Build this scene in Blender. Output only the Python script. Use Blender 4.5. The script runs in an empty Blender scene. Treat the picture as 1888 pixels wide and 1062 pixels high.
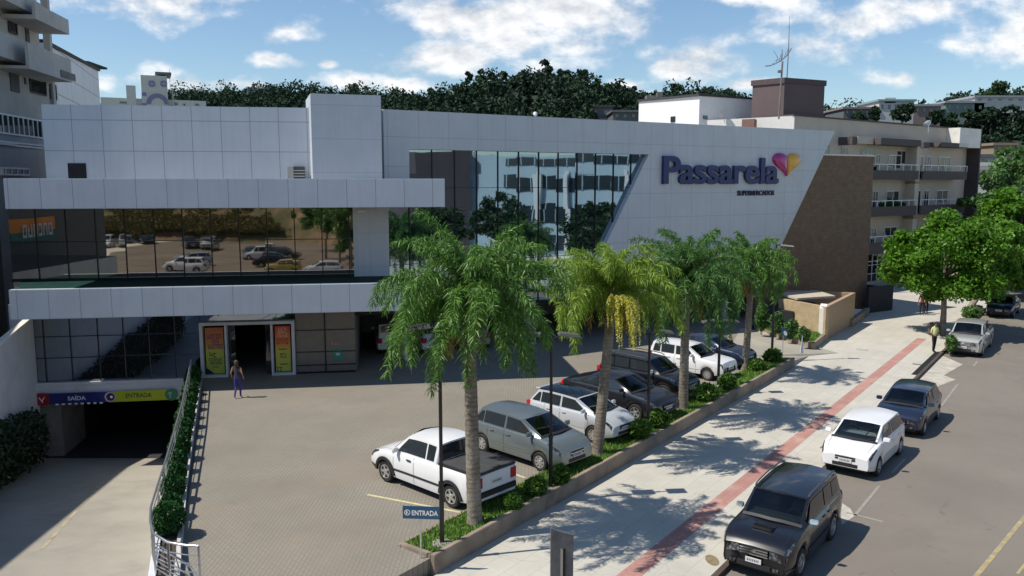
import bpy, bmesh, math, random
import numpy as np
from mathutils import Vector, Matrix
from mathutils.geometry import tessellate_polygon
random.seed(7)
rng = np.random.default_rng(11)
C = bpy.context.scene.collection
SC = bpy.context.scene
R = math.radians
# ------------------------------------------------------------------ camera
HC, FL, HOR = 9.1, 1500.0, 335.0
PITCH = math.atan((531 - HOR) / FL)
cam = bpy.data.cameras.new('camera'); camo = bpy.data.objects.new('camera', cam); C.objects.link(camo)
cam.sensor_width = 36; cam.lens = 36 * FL / 1888; cam.clip_end = 3000; cam.clip_start = .2
camo.location = (0, 0, HC); camo.rotation_euler = (R(90) - PITCH, 0, 0)
SC.camera = camo
# ------------------------------------------------------------------ light
SUNV = Vector((-4.0, -.9, 5.9)).normalized()            # towards the sun
EL = math.asin(SUNV.z); AZ = math.atan2(SUNV.x, SUNV.y)
sl = bpy.data.lights.new('sun', 'SUN'); sl.energy = 5.0; sl.angle = R(.5); sl.color = (1, .94, .84)
so = bpy.data.objects.new('sun', sl); C.objects.link(so)
so.rotation_euler = SUNV.to_track_quat('Z', 'Y').to_euler(); so.location = (-40, -10, 60)
SC.view_settings.view_transform = 'Standard'; SC.view_settings.look = 'None'
SC.view_settings.gamma = 1; SC.view_settings.exposure = 0.12
W = bpy.data.worlds.new('World'); SC.world = W; W.use_nodes = True
nt = W.node_tree; nt.nodes.clear()
def N(t, **k):
    n = nt.nodes.new(t)
    for a, b in k.items(): setattr(n, a, b)
    return n
def lk(a, b): nt.links.new(a, b)
def mth(op, a, b=None, clamp=False):
    n = N('ShaderNodeMath', operation=op, use_clamp=clamp)
    for i, v in enumerate((a, b)):
        if v is None: continue
        if isinstance(v, (int, float)): n.inputs[i].default_value = v
        else: lk(v, n.inputs[i])
    return n.outputs[0]
wo = N('ShaderNodeOutputWorld'); bg = N('ShaderNodeBackground'); lk(bg.outputs[0], wo.inputs[0])
sky = N('ShaderNodeTexSky', sky_type='NISHITA'); sky.sun_disc = False
sky.sun_elevation = EL; sky.sun_rotation = AZ % (2 * math.pi); sky.air_density = 1.15; sky.dust_density = .35; sky.ozone_density = 1.6; sky.altitude = 600
tc = N('ShaderNodeTexCoord'); sep = N('ShaderNodeSeparateXYZ'); lk(tc.outputs['Generated'], sep.inputs[0])
ay = mth('MAXIMUM', mth('ABSOLUTE', sep.outputs[1]), .05)
u = mth('DIVIDE', sep.outputs[0], ay); v = mth('DIVIDE', sep.outputs[2], ay)
cb = N('ShaderNodeCombineXYZ'); lk(u, cb.inputs[0]); lk(v, cb.inputs[1]); lk(sep.outputs[1], cb.inputs[2])
flat = N('ShaderNodeCombineXYZ'); lk(u, flat.inputs[0]); lk(v, flat.inputs[1])
# cumulus banks: centre and half size in tangent units of direction
BL = [(300, 5, 190, 48), (420, 0, 120, 30), (555, 72, 62, 26), (515, 118, 55, 17), (612, 125, 20, 9), (870, 40, 170, 60), (830, 110, 120, 34), (960, 85, 130, 40),
      (1080, 30, 180, 50), (1000, 130, 90, 22), (1310, 110, 105, 42), (1430, 85, 110, 34), (1240, 130, 40, 16), (1520, 45, 190, 34), (1700, 30, 220, 50), (1760, 95, 140, 34),
      (1640, 150, 70, 18), (1870, 70, 120, 50), (1350, 10, 150, 26), (205, 165, 36, 22), (360, 158, 90, 24), (440, 160, 110, 18), (640, 158, 80, 18), (1140, 165, 34, 17),
      (1210, 190, 40, 14), (760, 165, 60, 14), (1380, 160, 60, 14), (-300, 60, 250, 80), (2300, 60, 300, 90), (900, -330, 500, 120), (200, -300, 300, 90), (1900, -260, 300, 110)]
acc = None
for px, py, a, b in BL:
    s = N('ShaderNodeVectorMath', operation='SUBTRACT'); lk(flat.outputs[0], s.inputs[0]); s.inputs[1].default_value = ((px - 944) / FL, (335 - py) / FL, 0)
    m = N('ShaderNodeVectorMath', operation='MULTIPLY'); lk(s.outputs[0], m.inputs[0]); m.inputs[1].default_value = (FL / (a * 1.14), FL / (b * 1.16), 0)
    l = N('ShaderNodeVectorMath', operation='LENGTH'); lk(m.outputs[0], l.inputs[0])
    o = mth('SUBTRACT', 1.0, l.outputs['Value'])
    acc = o if acc is None else mth('MAXIMUM', acc, o)
def noi(vec, sc, det, rough=.6, off=(0, 0, 0)):
    mp = N('ShaderNodeMapping'); lk(vec, mp.inputs[0]); mp.inputs['Location'].default_value = off; mp.inputs['Scale'].default_value = (1, 1.7, 1)
    n = N('ShaderNodeTexNoise'); lk(mp.outputs[0], n.inputs['Vector']); n.inputs['Scale'].default_value = sc; n.inputs['Detail'].default_value = det; n.inputs['Roughness'].default_value = rough
    return n.outputs['Fac']
n1 = noi(cb.outputs[0], 11, 10, .56); n2 = noi(cb.outputs[0], 11, 10, .56, (-.006, -.014, 0)); n3 = noi(cb.outputs[0], 3.2, 4)
dens = mth('ADD', acc, mth('MULTIPLY', mth('SUBTRACT', n1, .5), 3.6))
mask = N('ShaderNodeMapRange', interpolation_type='SMOOTHSTEP'); lk(dens, mask.inputs[0]); mask.inputs[1].default_value = .0; mask.inputs[2].default_value = .95
mask.inputs[3].default_value = 0; mask.inputs[4].default_value = 1
hz = N('ShaderNodeMapRange'); lk(sep.outputs[2], hz.inputs[0]); hz.inputs[1].default_value = -.02; hz.inputs[2].default_value = .03
shade = mth('ADD', mth('MULTIPLY', mth('SUBTRACT', n1, n2), 4.0), mth('ADD', mth('MULTIPLY', mth('SUBTRACT', n3, .5), -.9), .72), clamp=True)
cr = N('ShaderNodeMix', data_type='RGBA'); lk(shade, cr.inputs[0]); cr.inputs[6].default_value = (5.2, 5.6, 6.2, 1); cr.inputs[7].default_value = (10.4, 10.4, 10.4, 1)
mx = N('ShaderNodeMix', data_type='RGBA'); lk(mth('MULTIPLY', mth('MULTIPLY', mask.outputs[0], hz.outputs[0]), .95), mx.inputs[0])
tn = N('ShaderNodeMix', data_type='RGBA', blend_type='MULTIPLY'); tn.inputs[0].default_value = 1; lk(sky.outputs[0], tn.inputs[6]); tn.inputs[7].default_value = (.98, 1.1, 1.2, 1); lk(tn.outputs[2], mx.inputs[6]); lk(cr.outputs[2], mx.inputs[7]); lk(mx.outputs[2], bg.inputs[0]); bg.inputs[1].default_value = .097
# ------------------------------------------------------------------ picture geometry -> world
cp, sp = math.cos(PITCH), math.sin(PITCH)
CAMP = Vector((0, 0, HC))
def ray(px, py):
    a = (px - 944) / FL; b = (531 - py) / FL
    return Vector((a, cp + b * sp, -sp + b * cp))
def G(px, py, z=0.0):
    r = ray(px, py); return CAMP + r * ((z - HC) / r.z)
def AY(px, py, Y):
    r = ray(px, py); return CAMP + r * (Y / r.y)
class Frame:                                   # local x along the front, y inwards, z up
    def __init__(s, p, q):
        s.o = Vector((p[0], p[1], 0)); d = Vector((q[0] - p[0], q[1] - p[1], 0)); s.len = d.length
        s.u = d.normalized(); s.v = Vector((-s.u.y, s.u.x, 0)); s.ang = math.atan2(s.u.y, s.u.x)
        s.m = Matrix.Translation(s.o) @ Matrix.Rotation(s.ang, 4, 'Z')
    def pl(s, px, py, y=0.0):                  # where the sight line meets the plane local y
        r = ray(px, py); o = s.o + s.v * y; t = (o - CAMP).dot(s.v) / r.dot(s.v); p = CAMP + r * t
        return ((p - s.o).dot(s.u), p.z)
    def w(s, x, y, z=0): return s.o + s.u * x + s.v * y + Vector((0, 0, z))
    def loc(s, p): d = Vector((p[0], p[1], 0)) - s.o; return d.dot(s.u), d.dot(s.v)
# ------------------------------------------------------------------ materials
def mat(name, col, rough=.6, metal=0., var=.12, scale=3., bump=0., bscale=40., spec=.5, coat=0., emit=None, fine=0.):
    m = bpy.data.materials.new(name); m.use_nodes = True; t = m.node_tree; b = t.nodes['Principled BSDF']
    b.inputs['Base Color'].default_value = (*col, 1); b.inputs['Roughness'].default_value = rough; b.inputs['Metallic'].default_value = metal
    b.inputs['Specular IOR Level'].default_value = spec; b.inputs['Coat Weight'].default_value = coat; b.inputs['Coat Roughness'].default_value = .05
    if emit: b.inputs['Emission Color'].default_value = (*col, 1); b.inputs['Emission Strength'].default_value = emit
    tcn = t.nodes.new('ShaderNodeTexCoord')
    if var:
        n = t.nodes.new('ShaderNodeTexNoise'); n.inputs['Scale'].default_value = scale; n.inputs['Detail'].default_value = 7; n.inputs['Roughness'].default_value = .62
        t.links.new(tcn.outputs['Object'], n.inputs['Vector'])
        r = t.nodes.new('ShaderNodeMapRange'); r.inputs[1].default_value = .3; r.inputs[2].default_value = .7; r.inputs[3].default_value = 1 - var; r.inputs[4].default_value = 1 + var
        t.links.new(n.outputs['Fac'], r.inputs[0])
        x = t.nodes.new('ShaderNodeMix'); x.data_type = 'RGBA'; x.blend_type = 'MULTIPLY'; x.inputs[0].default_value = 1; x.inputs[6].default_value = (*col, 1)
        t.links.new(r.outputs[0], x.inputs[7]); out = x.outputs[2]
        if fine:
            n2 = t.nodes.new('ShaderNodeTexNoise'); n2.inputs['Scale'].default_value = 60; n2.inputs['Detail'].default_value = 3; t.links.new(tcn.outputs['Object'], n2.inputs['Vector'])
            r2 = t.nodes.new('ShaderNodeMapRange'); r2.inputs[1].default_value = .35; r2.inputs[2].default_value = .65; r2.inputs[3].default_value = 1 - fine; r2.inputs[4].default_value = 1 + fine
            t.links.new(n2.outputs['Fac'], r2.inputs[0]); y = t.nodes.new('ShaderNodeMix'); y.data_type = 'RGBA'; y.blend_type = 'MULTIPLY'; y.inputs[0].default_value = 1
            t.links.new(out, y.inputs[6]); t.links.new(r2.outputs[0], y.inputs[7]); out = y.outputs[2]
        t.links.new(out, b.inputs['Base Color'])
    if bump:
        n = t.nodes.new('ShaderNodeTexNoise'); n.inputs['Scale'].default_value = bscale; n.inputs['Detail'].default_value = 4; t.links.new(tcn.outputs['Object'], n.inputs['Vector'])
        bp = t.nodes.new('ShaderNodeBump'); bp.inputs['Strength'].default_value = 1; bp.inputs['Distance'].default_value = bump; t.links.new(n.outputs['Fac'], bp.inputs['Height']); t.links.new(bp.outputs[0], b.inputs['Normal'])
    return m
def basecol(m):                                # socket feeding base colour, or None
    b = m.node_tree.nodes['Principled BSDF']; l = b.inputs['Base Color'].links
    return b, (l[0].from_socket if l else None)
def mulnode(m, fac_socket, colour):            # mix the base colour towards a colour where fac=1
    t = m.node_tree; b, s = basecol(m); x = t.nodes.new('ShaderNodeMix'); x.data_type = 'RGBA'
    t.links.new(fac_socket, x.inputs[0])
    if s: t.links.new(s, x.inputs[6])
    else: x.inputs[6].default_value = b.inputs['Base Color'].default_value
    x.inputs[7].default_value = (*colour, 1); t.links.new(x.outputs[2], b.inputs['Base Color'])
def panel_mat(name, col, w, h, ox=0, oz=0, joint=.02, jcol=(.24, .26, .30), rough=.35, var=.05, per=.05, axis=('X', 'Z'), **k):
    """cladding: joints on a w x h grid in object space, each panel a slightly different tone"""
    m = mat(name, col, rough, var=var, scale=.9, **k); t = m.node_tree
    def mm(op, a, b=None, cl=False):
        n = t.nodes.new('ShaderNodeMath'); n.operation = op; n.use_clamp = cl
        for i, q in enumerate((a, b)):
            if q is None: continue
            if isinstance(q, (int, float)): n.inputs[i].default_value = q
            else: t.links.new(q, n.inputs[i])
        return n.outputs[0]
    tcn = t.nodes.new('ShaderNodeTexCoord'); sp_ = t.nodes.new('ShaderNodeSeparateXYZ'); t.links.new(tcn.outputs['Object'], sp_.inputs[0])
    gx = mm('DIVIDE', mm('SUBTRACT', sp_.outputs[axis[0]], ox), w); gz = mm('DIVIDE', mm('SUBTRACT', sp_.outputs[axis[1]], oz), h)
    fx = mm('MULTIPLY', mm('ABSOLUTE', mm('SUBTRACT', mm('FRACT', gx), .5)), 2); fz = mm('MULTIPLY', mm('ABSOLUTE', mm('SUBTRACT', mm('FRACT', gz), .5)), 2)
    jx = mm('GREATER_THAN', fx, 1 - joint / w); jz = mm('GREATER_THAN', fz, 1 - joint / h)
    cbn = t.nodes.new('ShaderNodeCombineXYZ'); t.links.new(mm('FLOOR', gx), cbn.inputs[0]); t.links.new(mm('FLOOR', gz), cbn.inputs[1])
    wn = t.nodes.new('ShaderNodeTexWhiteNoise'); t.links.new(cbn.outputs[0], wn.inputs[0])
    if per:
        mulnode(m, mm('MULTIPLY', wn.outputs['Value'], per), tuple(c * .6 for c in col))
    # rain streaks
    mp = t.nodes.new('ShaderNodeMapping'); mp.inputs['Scale'].default_value = (2.2, 2.2, .12); t.links.new(tcn.outputs['Object'], mp.inputs[0])
    ns = t.nodes.new('ShaderNodeTexNoise'); ns.inputs['Scale'].default_value = 2.5; ns.inputs['Detail'].default_value = 5; t.links.new(mp.outputs[0], ns.inputs['Vector'])
    mulnode(m, mm('MULTIPLY', mm('SUBTRACT', ns.outputs['Fac'], .48, True), .6, True), tuple(c * .6 for c in col))
    mulnode(m, mm('MAXIMUM', jx, jz), jcol)
    return m
def glass_mat(name, tint, refl=.55, base=(.01, .012, .015), wob=.0025, rough=.015, tilt=0., pane=(1.25, 1.9)):
    m = bpy.data.materials.new(name); m.use_nodes = True; t = m.node_tree; t.nodes.clear()
    o = t.nodes.new('ShaderNodeOutputMaterial'); d = t.nodes.new('ShaderNodeBsdfDiffuse'); d.inputs[0].default_value = (*base, 1)
    g = t.nodes.new('ShaderNodeBsdfGlossy'); g.inputs['Color'].default_value = (*tint, 1); g.inputs['Roughness'].default_value = rough
    mxs = t.nodes.new('ShaderNodeMixShader'); fr = t.nodes.new('ShaderNodeLayerWeight'); fr.inputs[0].default_value = .12
    mr = t.nodes.new('ShaderNodeMapRange'); mr.inputs[3].default_value = refl; mr.inputs[4].default_value = 1; t.links.new(fr.outputs['Fresnel'], mr.inputs[0])
    t.links.new(mr.outputs[0], mxs.inputs[0]); t.links.new(d.outputs[0], mxs.inputs[1]); t.links.new(g.outputs[0], mxs.inputs[2]); t.links.new(mxs.outputs[0], o.inputs[0])
    if wob:
        tcn = t.nodes.new('ShaderNodeTexCoord'); n = t.nodes.new('ShaderNodeTexNoise'); n.inputs['Scale'].default_value = .55; n.inputs['Detail'].default_value = 1
        t.links.new(tcn.outputs['Object'], n.inputs['Vector']); bp = t.nodes.new('ShaderNodeBump'); bp.inputs['Distance'].default_value = wob; bp.inputs['Strength'].default_value = 1
        t.links.new(n.outputs['Fac'], bp.inputs['Height']); t.links.new(bp.outputs[0], g.inputs['Normal'])
        if tilt:                                # every pane hangs a hair out of true
            dv = t.nodes.new('ShaderNodeVectorMath'); dv.operation = 'DIVIDE'; dv.inputs[1].default_value = (pane[0], 50, pane[1]); t.links.new(tcn.outputs['Object'], dv.inputs[0])
            fl = t.nodes.new('ShaderNodeVectorMath'); fl.operation = 'FLOOR'; t.links.new(dv.outputs[0], fl.inputs[0]); wn = t.nodes.new('ShaderNodeTexWhiteNoise'); t.links.new(fl.outputs[0], wn.inputs[0])
            sb = t.nodes.new('ShaderNodeVectorMath'); sb.operation = 'SUBTRACT'; sb.inputs[1].default_value = (.5, .5, .5); t.links.new(wn.outputs['Color'], sb.inputs[0])
            sc_ = t.nodes.new('ShaderNodeVectorMath'); sc_.operation = 'SCALE'; sc_.inputs['Scale'].default_value = tilt; t.links.new(sb.outputs[0], sc_.inputs[0])
            ad = t.nodes.new('ShaderNodeVectorMath'); ad.operation = 'ADD'; t.links.new(bp.outputs[0], ad.inputs[0]); t.links.new(sc_.outputs[0], ad.inputs[1]); nz = t.nodes.new('ShaderNodeVectorMath'); nz.operation = 'NORMALIZE'; t.links.new(ad.outputs[0], nz.inputs[0]); t.links.new(nz.outputs[0], g.inputs['Normal'])
    return m
def wear(m, scale, lo, hi, colour, amt, det=6):   # blotches of dirt or wear with a shape of their own
    t = m.node_tree; tcn = t.nodes.new('ShaderNodeTexCoord'); n = t.nodes.new('ShaderNodeTexNoise'); n.inputs['Scale'].default_value = scale; n.inputs['Detail'].default_value = det; n.inputs['Roughness'].default_value = .65; n.inputs['Distortion'].default_value = .6
    t.links.new(tcn.outputs['Object'], n.inputs['Vector']); r = t.nodes.new('ShaderNodeMapRange'); r.inputs[1].default_value = lo; r.inputs[2].default_value = hi; r.inputs[4].default_value = amt; t.links.new(n.outputs['Fac'], r.inputs[0]); mulnode(m, r.outputs[0], colour); return m
def cracks(m, scale, colour, amt, width=.012):
    t = m.node_tree; tcn = t.nodes.new('ShaderNodeTexCoord'); n = t.nodes.new('ShaderNodeTexNoise'); n.inputs['Scale'].default_value = 1.2; n.inputs['Detail'].default_value = 5; t.links.new(tcn.outputs['Object'], n.inputs['Vector'])
    ad = t.nodes.new('ShaderNodeMix'); ad.data_type = 'VECTOR'; ad.inputs[0].default_value = .35; t.links.new(tcn.outputs['Object'], ad.inputs[4]); t.links.new(n.outputs['Color'], ad.inputs[5])
    v_ = t.nodes.new('ShaderNodeTexVoronoi'); v_.feature = 'DISTANCE_TO_EDGE'; v_.inputs['Scale'].default_value = scale; t.links.new(ad.outputs[1], v_.inputs['Vector'])
    r = t.nodes.new('ShaderNodeMapRange'); r.inputs[1].default_value = 0; r.inputs[2].default_value = width; r.inputs[3].default_value = amt; r.inputs[4].default_value = 0; t.links.new(v_.outputs['Distance'], r.inputs[0]); mulnode(m, r.outputs[0], colour); return m
def leaf_mat(name, c1, c2, rough=.5, trans=.25):
    m = bpy.data.materials.new(name); m.use_nodes = True; t = m.node_tree; b = t.nodes['Principled BSDF']
    g = t.nodes.new('ShaderNodeNewGeometry'); r = t.nodes.new('ShaderNodeMix'); r.data_type = 'RGBA'; r.inputs[6].default_value = (*c1, 1); r.inputs[7].default_value = (*c2, 1)
    t.links.new(g.outputs['Random Per Island'], r.inputs[0]); t.links.new(r.outputs[2], b.inputs['Base Color']); b.inputs['Roughness'].default_value = rough
    b.inputs['Specular IOR Level'].default_value = .35 if rough < .65 else .05
    tr = t.nodes.new('ShaderNodeBsdfTranslucent'); t.links.new(r.outputs[2], tr.inputs[0]); ms = t.nodes.new('ShaderNodeMixShader'); ms.inputs[0].default_value = trans
    t.links.new(b.outputs[0], ms.inputs[1]); t.links.new(tr.outputs[0], ms.inputs[2]); t.links.new(ms.outputs[0], t.nodes['Material Output'].inputs[0])
    return m
# ------------------------------------------------------------------ objects
def tag(o, label=None, cat=None, group=None, kind=None):
    if label: o['label'] = label
    if cat: o['category'] = cat
    if group: o['group'] = group
    if kind: o['kind'] = kind
    return o
def empty(name, loc, rz=0., label=None, cat=None, group=None):
    o = bpy.data.objects.new(name, None); C.objects.link(o); o.location = loc; o.rotation_euler = (0, 0, rz); o.empty_display_size = .3
    return tag(o, label, cat, group)
def wm(o):
    m = o.matrix_basis
    return (wm(o.parent) @ m) if o.parent else m
def place(o, parent, M4=None):
    if parent is not None:
        o.parent = parent
        if M4 is not None: o.matrix_basis = wm(parent).inverted() @ M4
    elif M4 is not None: o.matrix_basis = M4
    return o
class MB:
    def __init__(s): s.v = []; s.f = []; s.mi = []; s.mats = []
    def slot(s, m):
        if m not in s.mats: s.mats.append(m)
        return s.mats.index(m)
    def add(s, vs, fs, m=None):
        o = len(s.v); s.v += [tuple(p) for p in vs]; i = 0 if m is None else s.slot(m)
        s.f += [tuple(o + k for k in f) for f in fs]; s.mi += [i] * len(fs); return s
    def box(s, a, b, m=None):
        (x0, y0, z0), (x1, y1, z1) = a, b
        if x0 > x1: x0, x1 = x1, x0
        if y0 > y1: y0, y1 = y1, y0
        if z0 > z1: z0, z1 = z1, z0
        return s.add([(x0, y0, z0), (x1, y0, z0), (x1, y1, z0), (x0, y1, z0), (x0, y0, z1), (x1, y0, z1), (x1, y1, z1), (x0, y1, z1)],
                     [(0, 3, 2, 1), (4, 5, 6, 7), (0, 1, 5, 4), (1, 2, 6, 5), (2, 3, 7, 6), (3, 0, 4, 7)], m)
    def hexa(s, p, m=None):                    # 8 points, bottom ring then top ring
        return s.add(p, [(0, 3, 2, 1), (4, 5, 6, 7), (0, 1, 5, 4), (1, 2, 6, 5), (2, 3, 7, 6), (3, 0, 4, 7)], m)
    def poly(s, pts, y0, y1, m=None):          # outline in (x,z) extruded along y
        n = len(pts); a = [(x, y0, z) for x, z in pts] + [(x, y1, z) for x, z in pts]
        tri = tessellate_polygon([[Vector((x, z, 0)) for x, z in pts]])
        f = [tuple(t) for t in tri] + [tuple(n + k for k in reversed(t)) for t in tri] + [(i, (i + 1) % n, n + (i + 1) % n, n + i) for i in range(n)]
        return s.add(a, f, m)
    def slab(s, pts, z0, z1, m=None, holes=()):         # outline in (x,y) extruded along z
        rings = [list(pts)] + [list(h) for h in holes]; allp = [p for r in rings for p in r]; n = len(allp)
        tri = tessellate_polygon([[Vector((p[0], p[1], 0)) for p in r] for r in rings])
        a = [(p[0], p[1], z0) for p in allp] + [(p[0], p[1], z1) for p in allp]
        f = [tuple(n + k for k in t) for t in tri] + [tuple(reversed(t)) for t in tri]; o = 0
        for r in rings:
            k = len(r); f += [(o + i, o + (i + 1) % k, n + o + (i + 1) % k, n + o + i) for i in range(k)]; o += k
        return s.add(a, f, m)
    def sheet(s, pts, z, m=None, holes=()):
        rings = [list(pts)] + [list(h) for h in holes]; allp = [p for r in rings for p in r]
        tri = tessellate_polygon([[Vector((p[0], p[1], 0)) for p in r] for r in rings]); fs = []
        for t in tri:
            a, b, c = [Vector((allp[k][0], allp[k][1])) for k in t]
            fs.append(tuple(t) if (b - a).cross(c - a) > 0 else tuple(reversed(t)))
        return s.add([(p[0], p[1], z) for p in allp], fs, m)
    def tube(s, pts, r, n=8, m=None, cap=True):
        pts = [Vector(p) for p in pts]; rr = r if isinstance(r, (list, tuple)) else [r] * len(pts); vs = []; fs = []
        up = Vector((0, 0, 1)) if abs((pts[-1] - pts[0]).normalized().z) < .95 else Vector((1, 0, 0))
        for i, p in enumerate(pts):
            d = (pts[min(i + 1, len(pts) - 1)] - pts[max(i - 1, 0)]).normalized(); a = d.cross(up)
            if a.length < 1e-4: a = d.cross(Vector((0, 1, 0)))
            a.normalize(); b = d.cross(a)
            for k in range(n):
                t = 2 * math.pi * k / n; vs.append(p + (a * math.cos(t) + b * math.sin(t)) * rr[i])
        for i in range(len(pts) - 1):
            for k in range(n): fs.append((i * n + k, i * n + (k + 1) % n, (i + 1) * n + (k + 1) % n, (i + 1) * n + k))
        if cap: fs += [tuple(range(n)), tuple(reversed(range((len(pts) - 1) * n, len(pts) * n)))]
        return s.add(vs, fs, m)
    def lathe(s, prof, c=(0, 0, 0), n=16, axis='Z', m=None):
        vs = []; fs = []
        for r_, h in prof:
            for k in range(n):
                t = 2 * math.pi * k / n; x, y, z = r_ * math.cos(t), r_ * math.sin(t), h
                if axis == 'Y': x, y, z = x, h, y
                vs.append((x + c[0], y + c[1], z + c[2]))
        for i in range(len(prof) - 1):
            for k in range(n): fs.append((i * n + k, i * n + (k + 1) % n, (i + 1) * n + (k + 1) % n, (i + 1) * n + k))
        return s.add(vs, fs, m)
    def mesh(s, name, m=None, smooth=False, bevel=0):
        me = bpy.data.meshes.new(name); me.from_pydata(s.v, [], s.f)
        for q in (s.mats or ([m] if m else [])): me.materials.append(q)
        if s.mats: me.polygons.foreach_set('material_index', s.mi)
        if bevel or smooth:
            bm = bmesh.new(); bm.from_mesh(me); bmesh.ops.recalc_face_normals(bm, faces=bm.faces)
            if bevel: bmesh.ops.bevel(bm, geom=[e for e in bm.edges if len(e.link_faces) == 2 and e.calc_face_angle(0) > .6], offset=bevel, segments=2, affect='EDGES', clamp_overlap=True)
            bm.to_mesh(me); bm.free()
        if smooth:
            me.polygons.foreach_set('use_smooth', [True] * len(me.polygons)); me.set_sharp_from_angle(angle=R(smooth if smooth > 1 else 38))
        me.update(); return me
    def build(s, name, m=None, parent=None, M4=None, smooth=False, bevel=0):
        o = bpy.data.objects.new(name, s.mesh(name, m, smooth, bevel)); C.objects.link(o); place(o, parent, M4); return o
def quads_mesh(name, P, m):                    # P: (n,4,3) array, or (n,3,3)
    n, k, _ = P.shape; me = bpy.data.meshes.new(name); me.vertices.add(n * k); me.vertices.foreach_set('co', P.astype(np.float32).ravel())
    me.loops.add(n * k); me.loops.foreach_set('vertex_index', np.arange(n * k, dtype=np.int32)); me.polygons.add(n)
    me.polygons.foreach_set('loop_start', np.arange(0, n * k, k, dtype=np.int32)); me.polygons.foreach_set('loop_total', np.full(n, k, dtype=np.int32))
    me.materials.append(m); me.update(calc_edges=True); return me
def obj(name, me, parent=None, M4=None):
    o = bpy.data.objects.new(name, me); C.objects.link(o); place(o, parent, M4); return o
def copy_tree(o, parent=None):
    c = o.copy(); C.objects.link(c); c.parent = parent
    for ch in list(o.children): copy_tree(ch, c)
    return c
def text_mesh(s, size, ext=.02, off=0., bev=0., spacing=1., shear=0.):
    cu = bpy.data.curves.new('t', 'FONT'); cu.body = s; cu.size = size; cu.extrude = ext; cu.offset = off; cu.bevel_depth = bev; cu.space_character = spacing; cu.shear = shear
    cu.align_x = 'LEFT'; o = bpy.data.objects.new('t', cu); C.objects.link(o); dg = bpy.context.evaluated_depsgraph_get()
    me = bpy.data.meshes.new_from_object(o.evaluated_get(dg)); bpy.data.objects.remove(o); bpy.data.curves.remove(cu); return me
def text_fit(s, name, x0, x1, z0, z1, y, m, parent, fr, ext=.02, off=0., bev=0., spacing=1., rotm=None):
    """lettering filling the box x0..x1, z0..z1 on the plane local y of a frame"""
    me = text_mesh(s, 1., ext, off, bev, spacing); co = np.empty(len(me.vertices) * 3); me.vertices.foreach_get('co', co); co = co.reshape(-1, 3)
    mn, mxx = co.min(0), co.max(0)
    X = x0 + (co[:, 0] - mn[0]) / (mxx[0] - mn[0]) * (x1 - x0); Z = z0 + (co[:, 1] - mn[1]) / (mxx[1] - mn[1]) * (z1 - z0); Y = y - co[:, 2]
    me.vertices.foreach_set('co', np.stack([X, Y, Z], 1).ravel()); me.materials.clear(); me.materials.append(m); me.update()
    return obj(name, me, parent, fr)
# ------------------------------------------------------------------ palette
WHITE_A = panel_mat('white_cladding', (.49, .54, .60), 1.27, 1.36, ox=.35, oz=-.42, joint=.03, rough=.4)
WHITE_BAND = panel_mat('white_band', (.51, .555, .615), 1.235, 40, ox=.1, oz=-20, joint=.025, rough=.38)
WHITE_B = panel_mat('white_cladding_right', (.53, .555, .585), 1.65, 1.42, ox=.2, oz=-.1, joint=.022, jcol=(.32, .34, .37), rough=.4)
WHITE_P = mat('white_paint', (.56, .58, .62), .55, var=.08, scale=1.5)
OFFW = mat('offwhite_render', (.72, .69, .64), .75, var=.1, scale=1.)
CONC = mat('concrete', (.34, .33, .31), .85, var=.22, scale=1.2, bump=.003)
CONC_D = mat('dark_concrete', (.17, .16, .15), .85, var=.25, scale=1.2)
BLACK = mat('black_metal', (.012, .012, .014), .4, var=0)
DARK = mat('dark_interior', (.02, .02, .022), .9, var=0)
DGREY = mat('dark_grey', (.06, .06, .065), .6, var=.1)
STEEL = mat('galvanised_steel', (.62, .63, .66), .3, metal=.9, var=.06)
MULL = mat('mullion', (.02, .025, .03), .35, metal=.6, var=0)
GREENTOP = mat('green_canopy_top', (.006, .035, .028), .7, var=.3, scale=2, spec=.15)
GLASS_L = glass_mat('bronze_mirror_glass', (.92, .86, .76), .42, (.012, .011, .01), .001, tilt=.004, pane=(1.22, 1.6))
GLASS_G = glass_mat('dark_shop_glass', (.75, .84, .98), .36, (.012, .013, .016), .003, tilt=.01, pane=(1.45, 1.1))
GLASS_R = glass_mat('blue_mirror_glass', (.72, .9, 1.0), .42, (.008, .014, .018), .004, tilt=.009, pane=(1.28, 1.9))
WIN = glass_mat('window_glass', (.8, .85, .9), .12, (.02, .022, .025), .004, .05)
BRICK = mat('brown_brick', (.225, .145, .09), .85, var=.22, scale=2.2)
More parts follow.
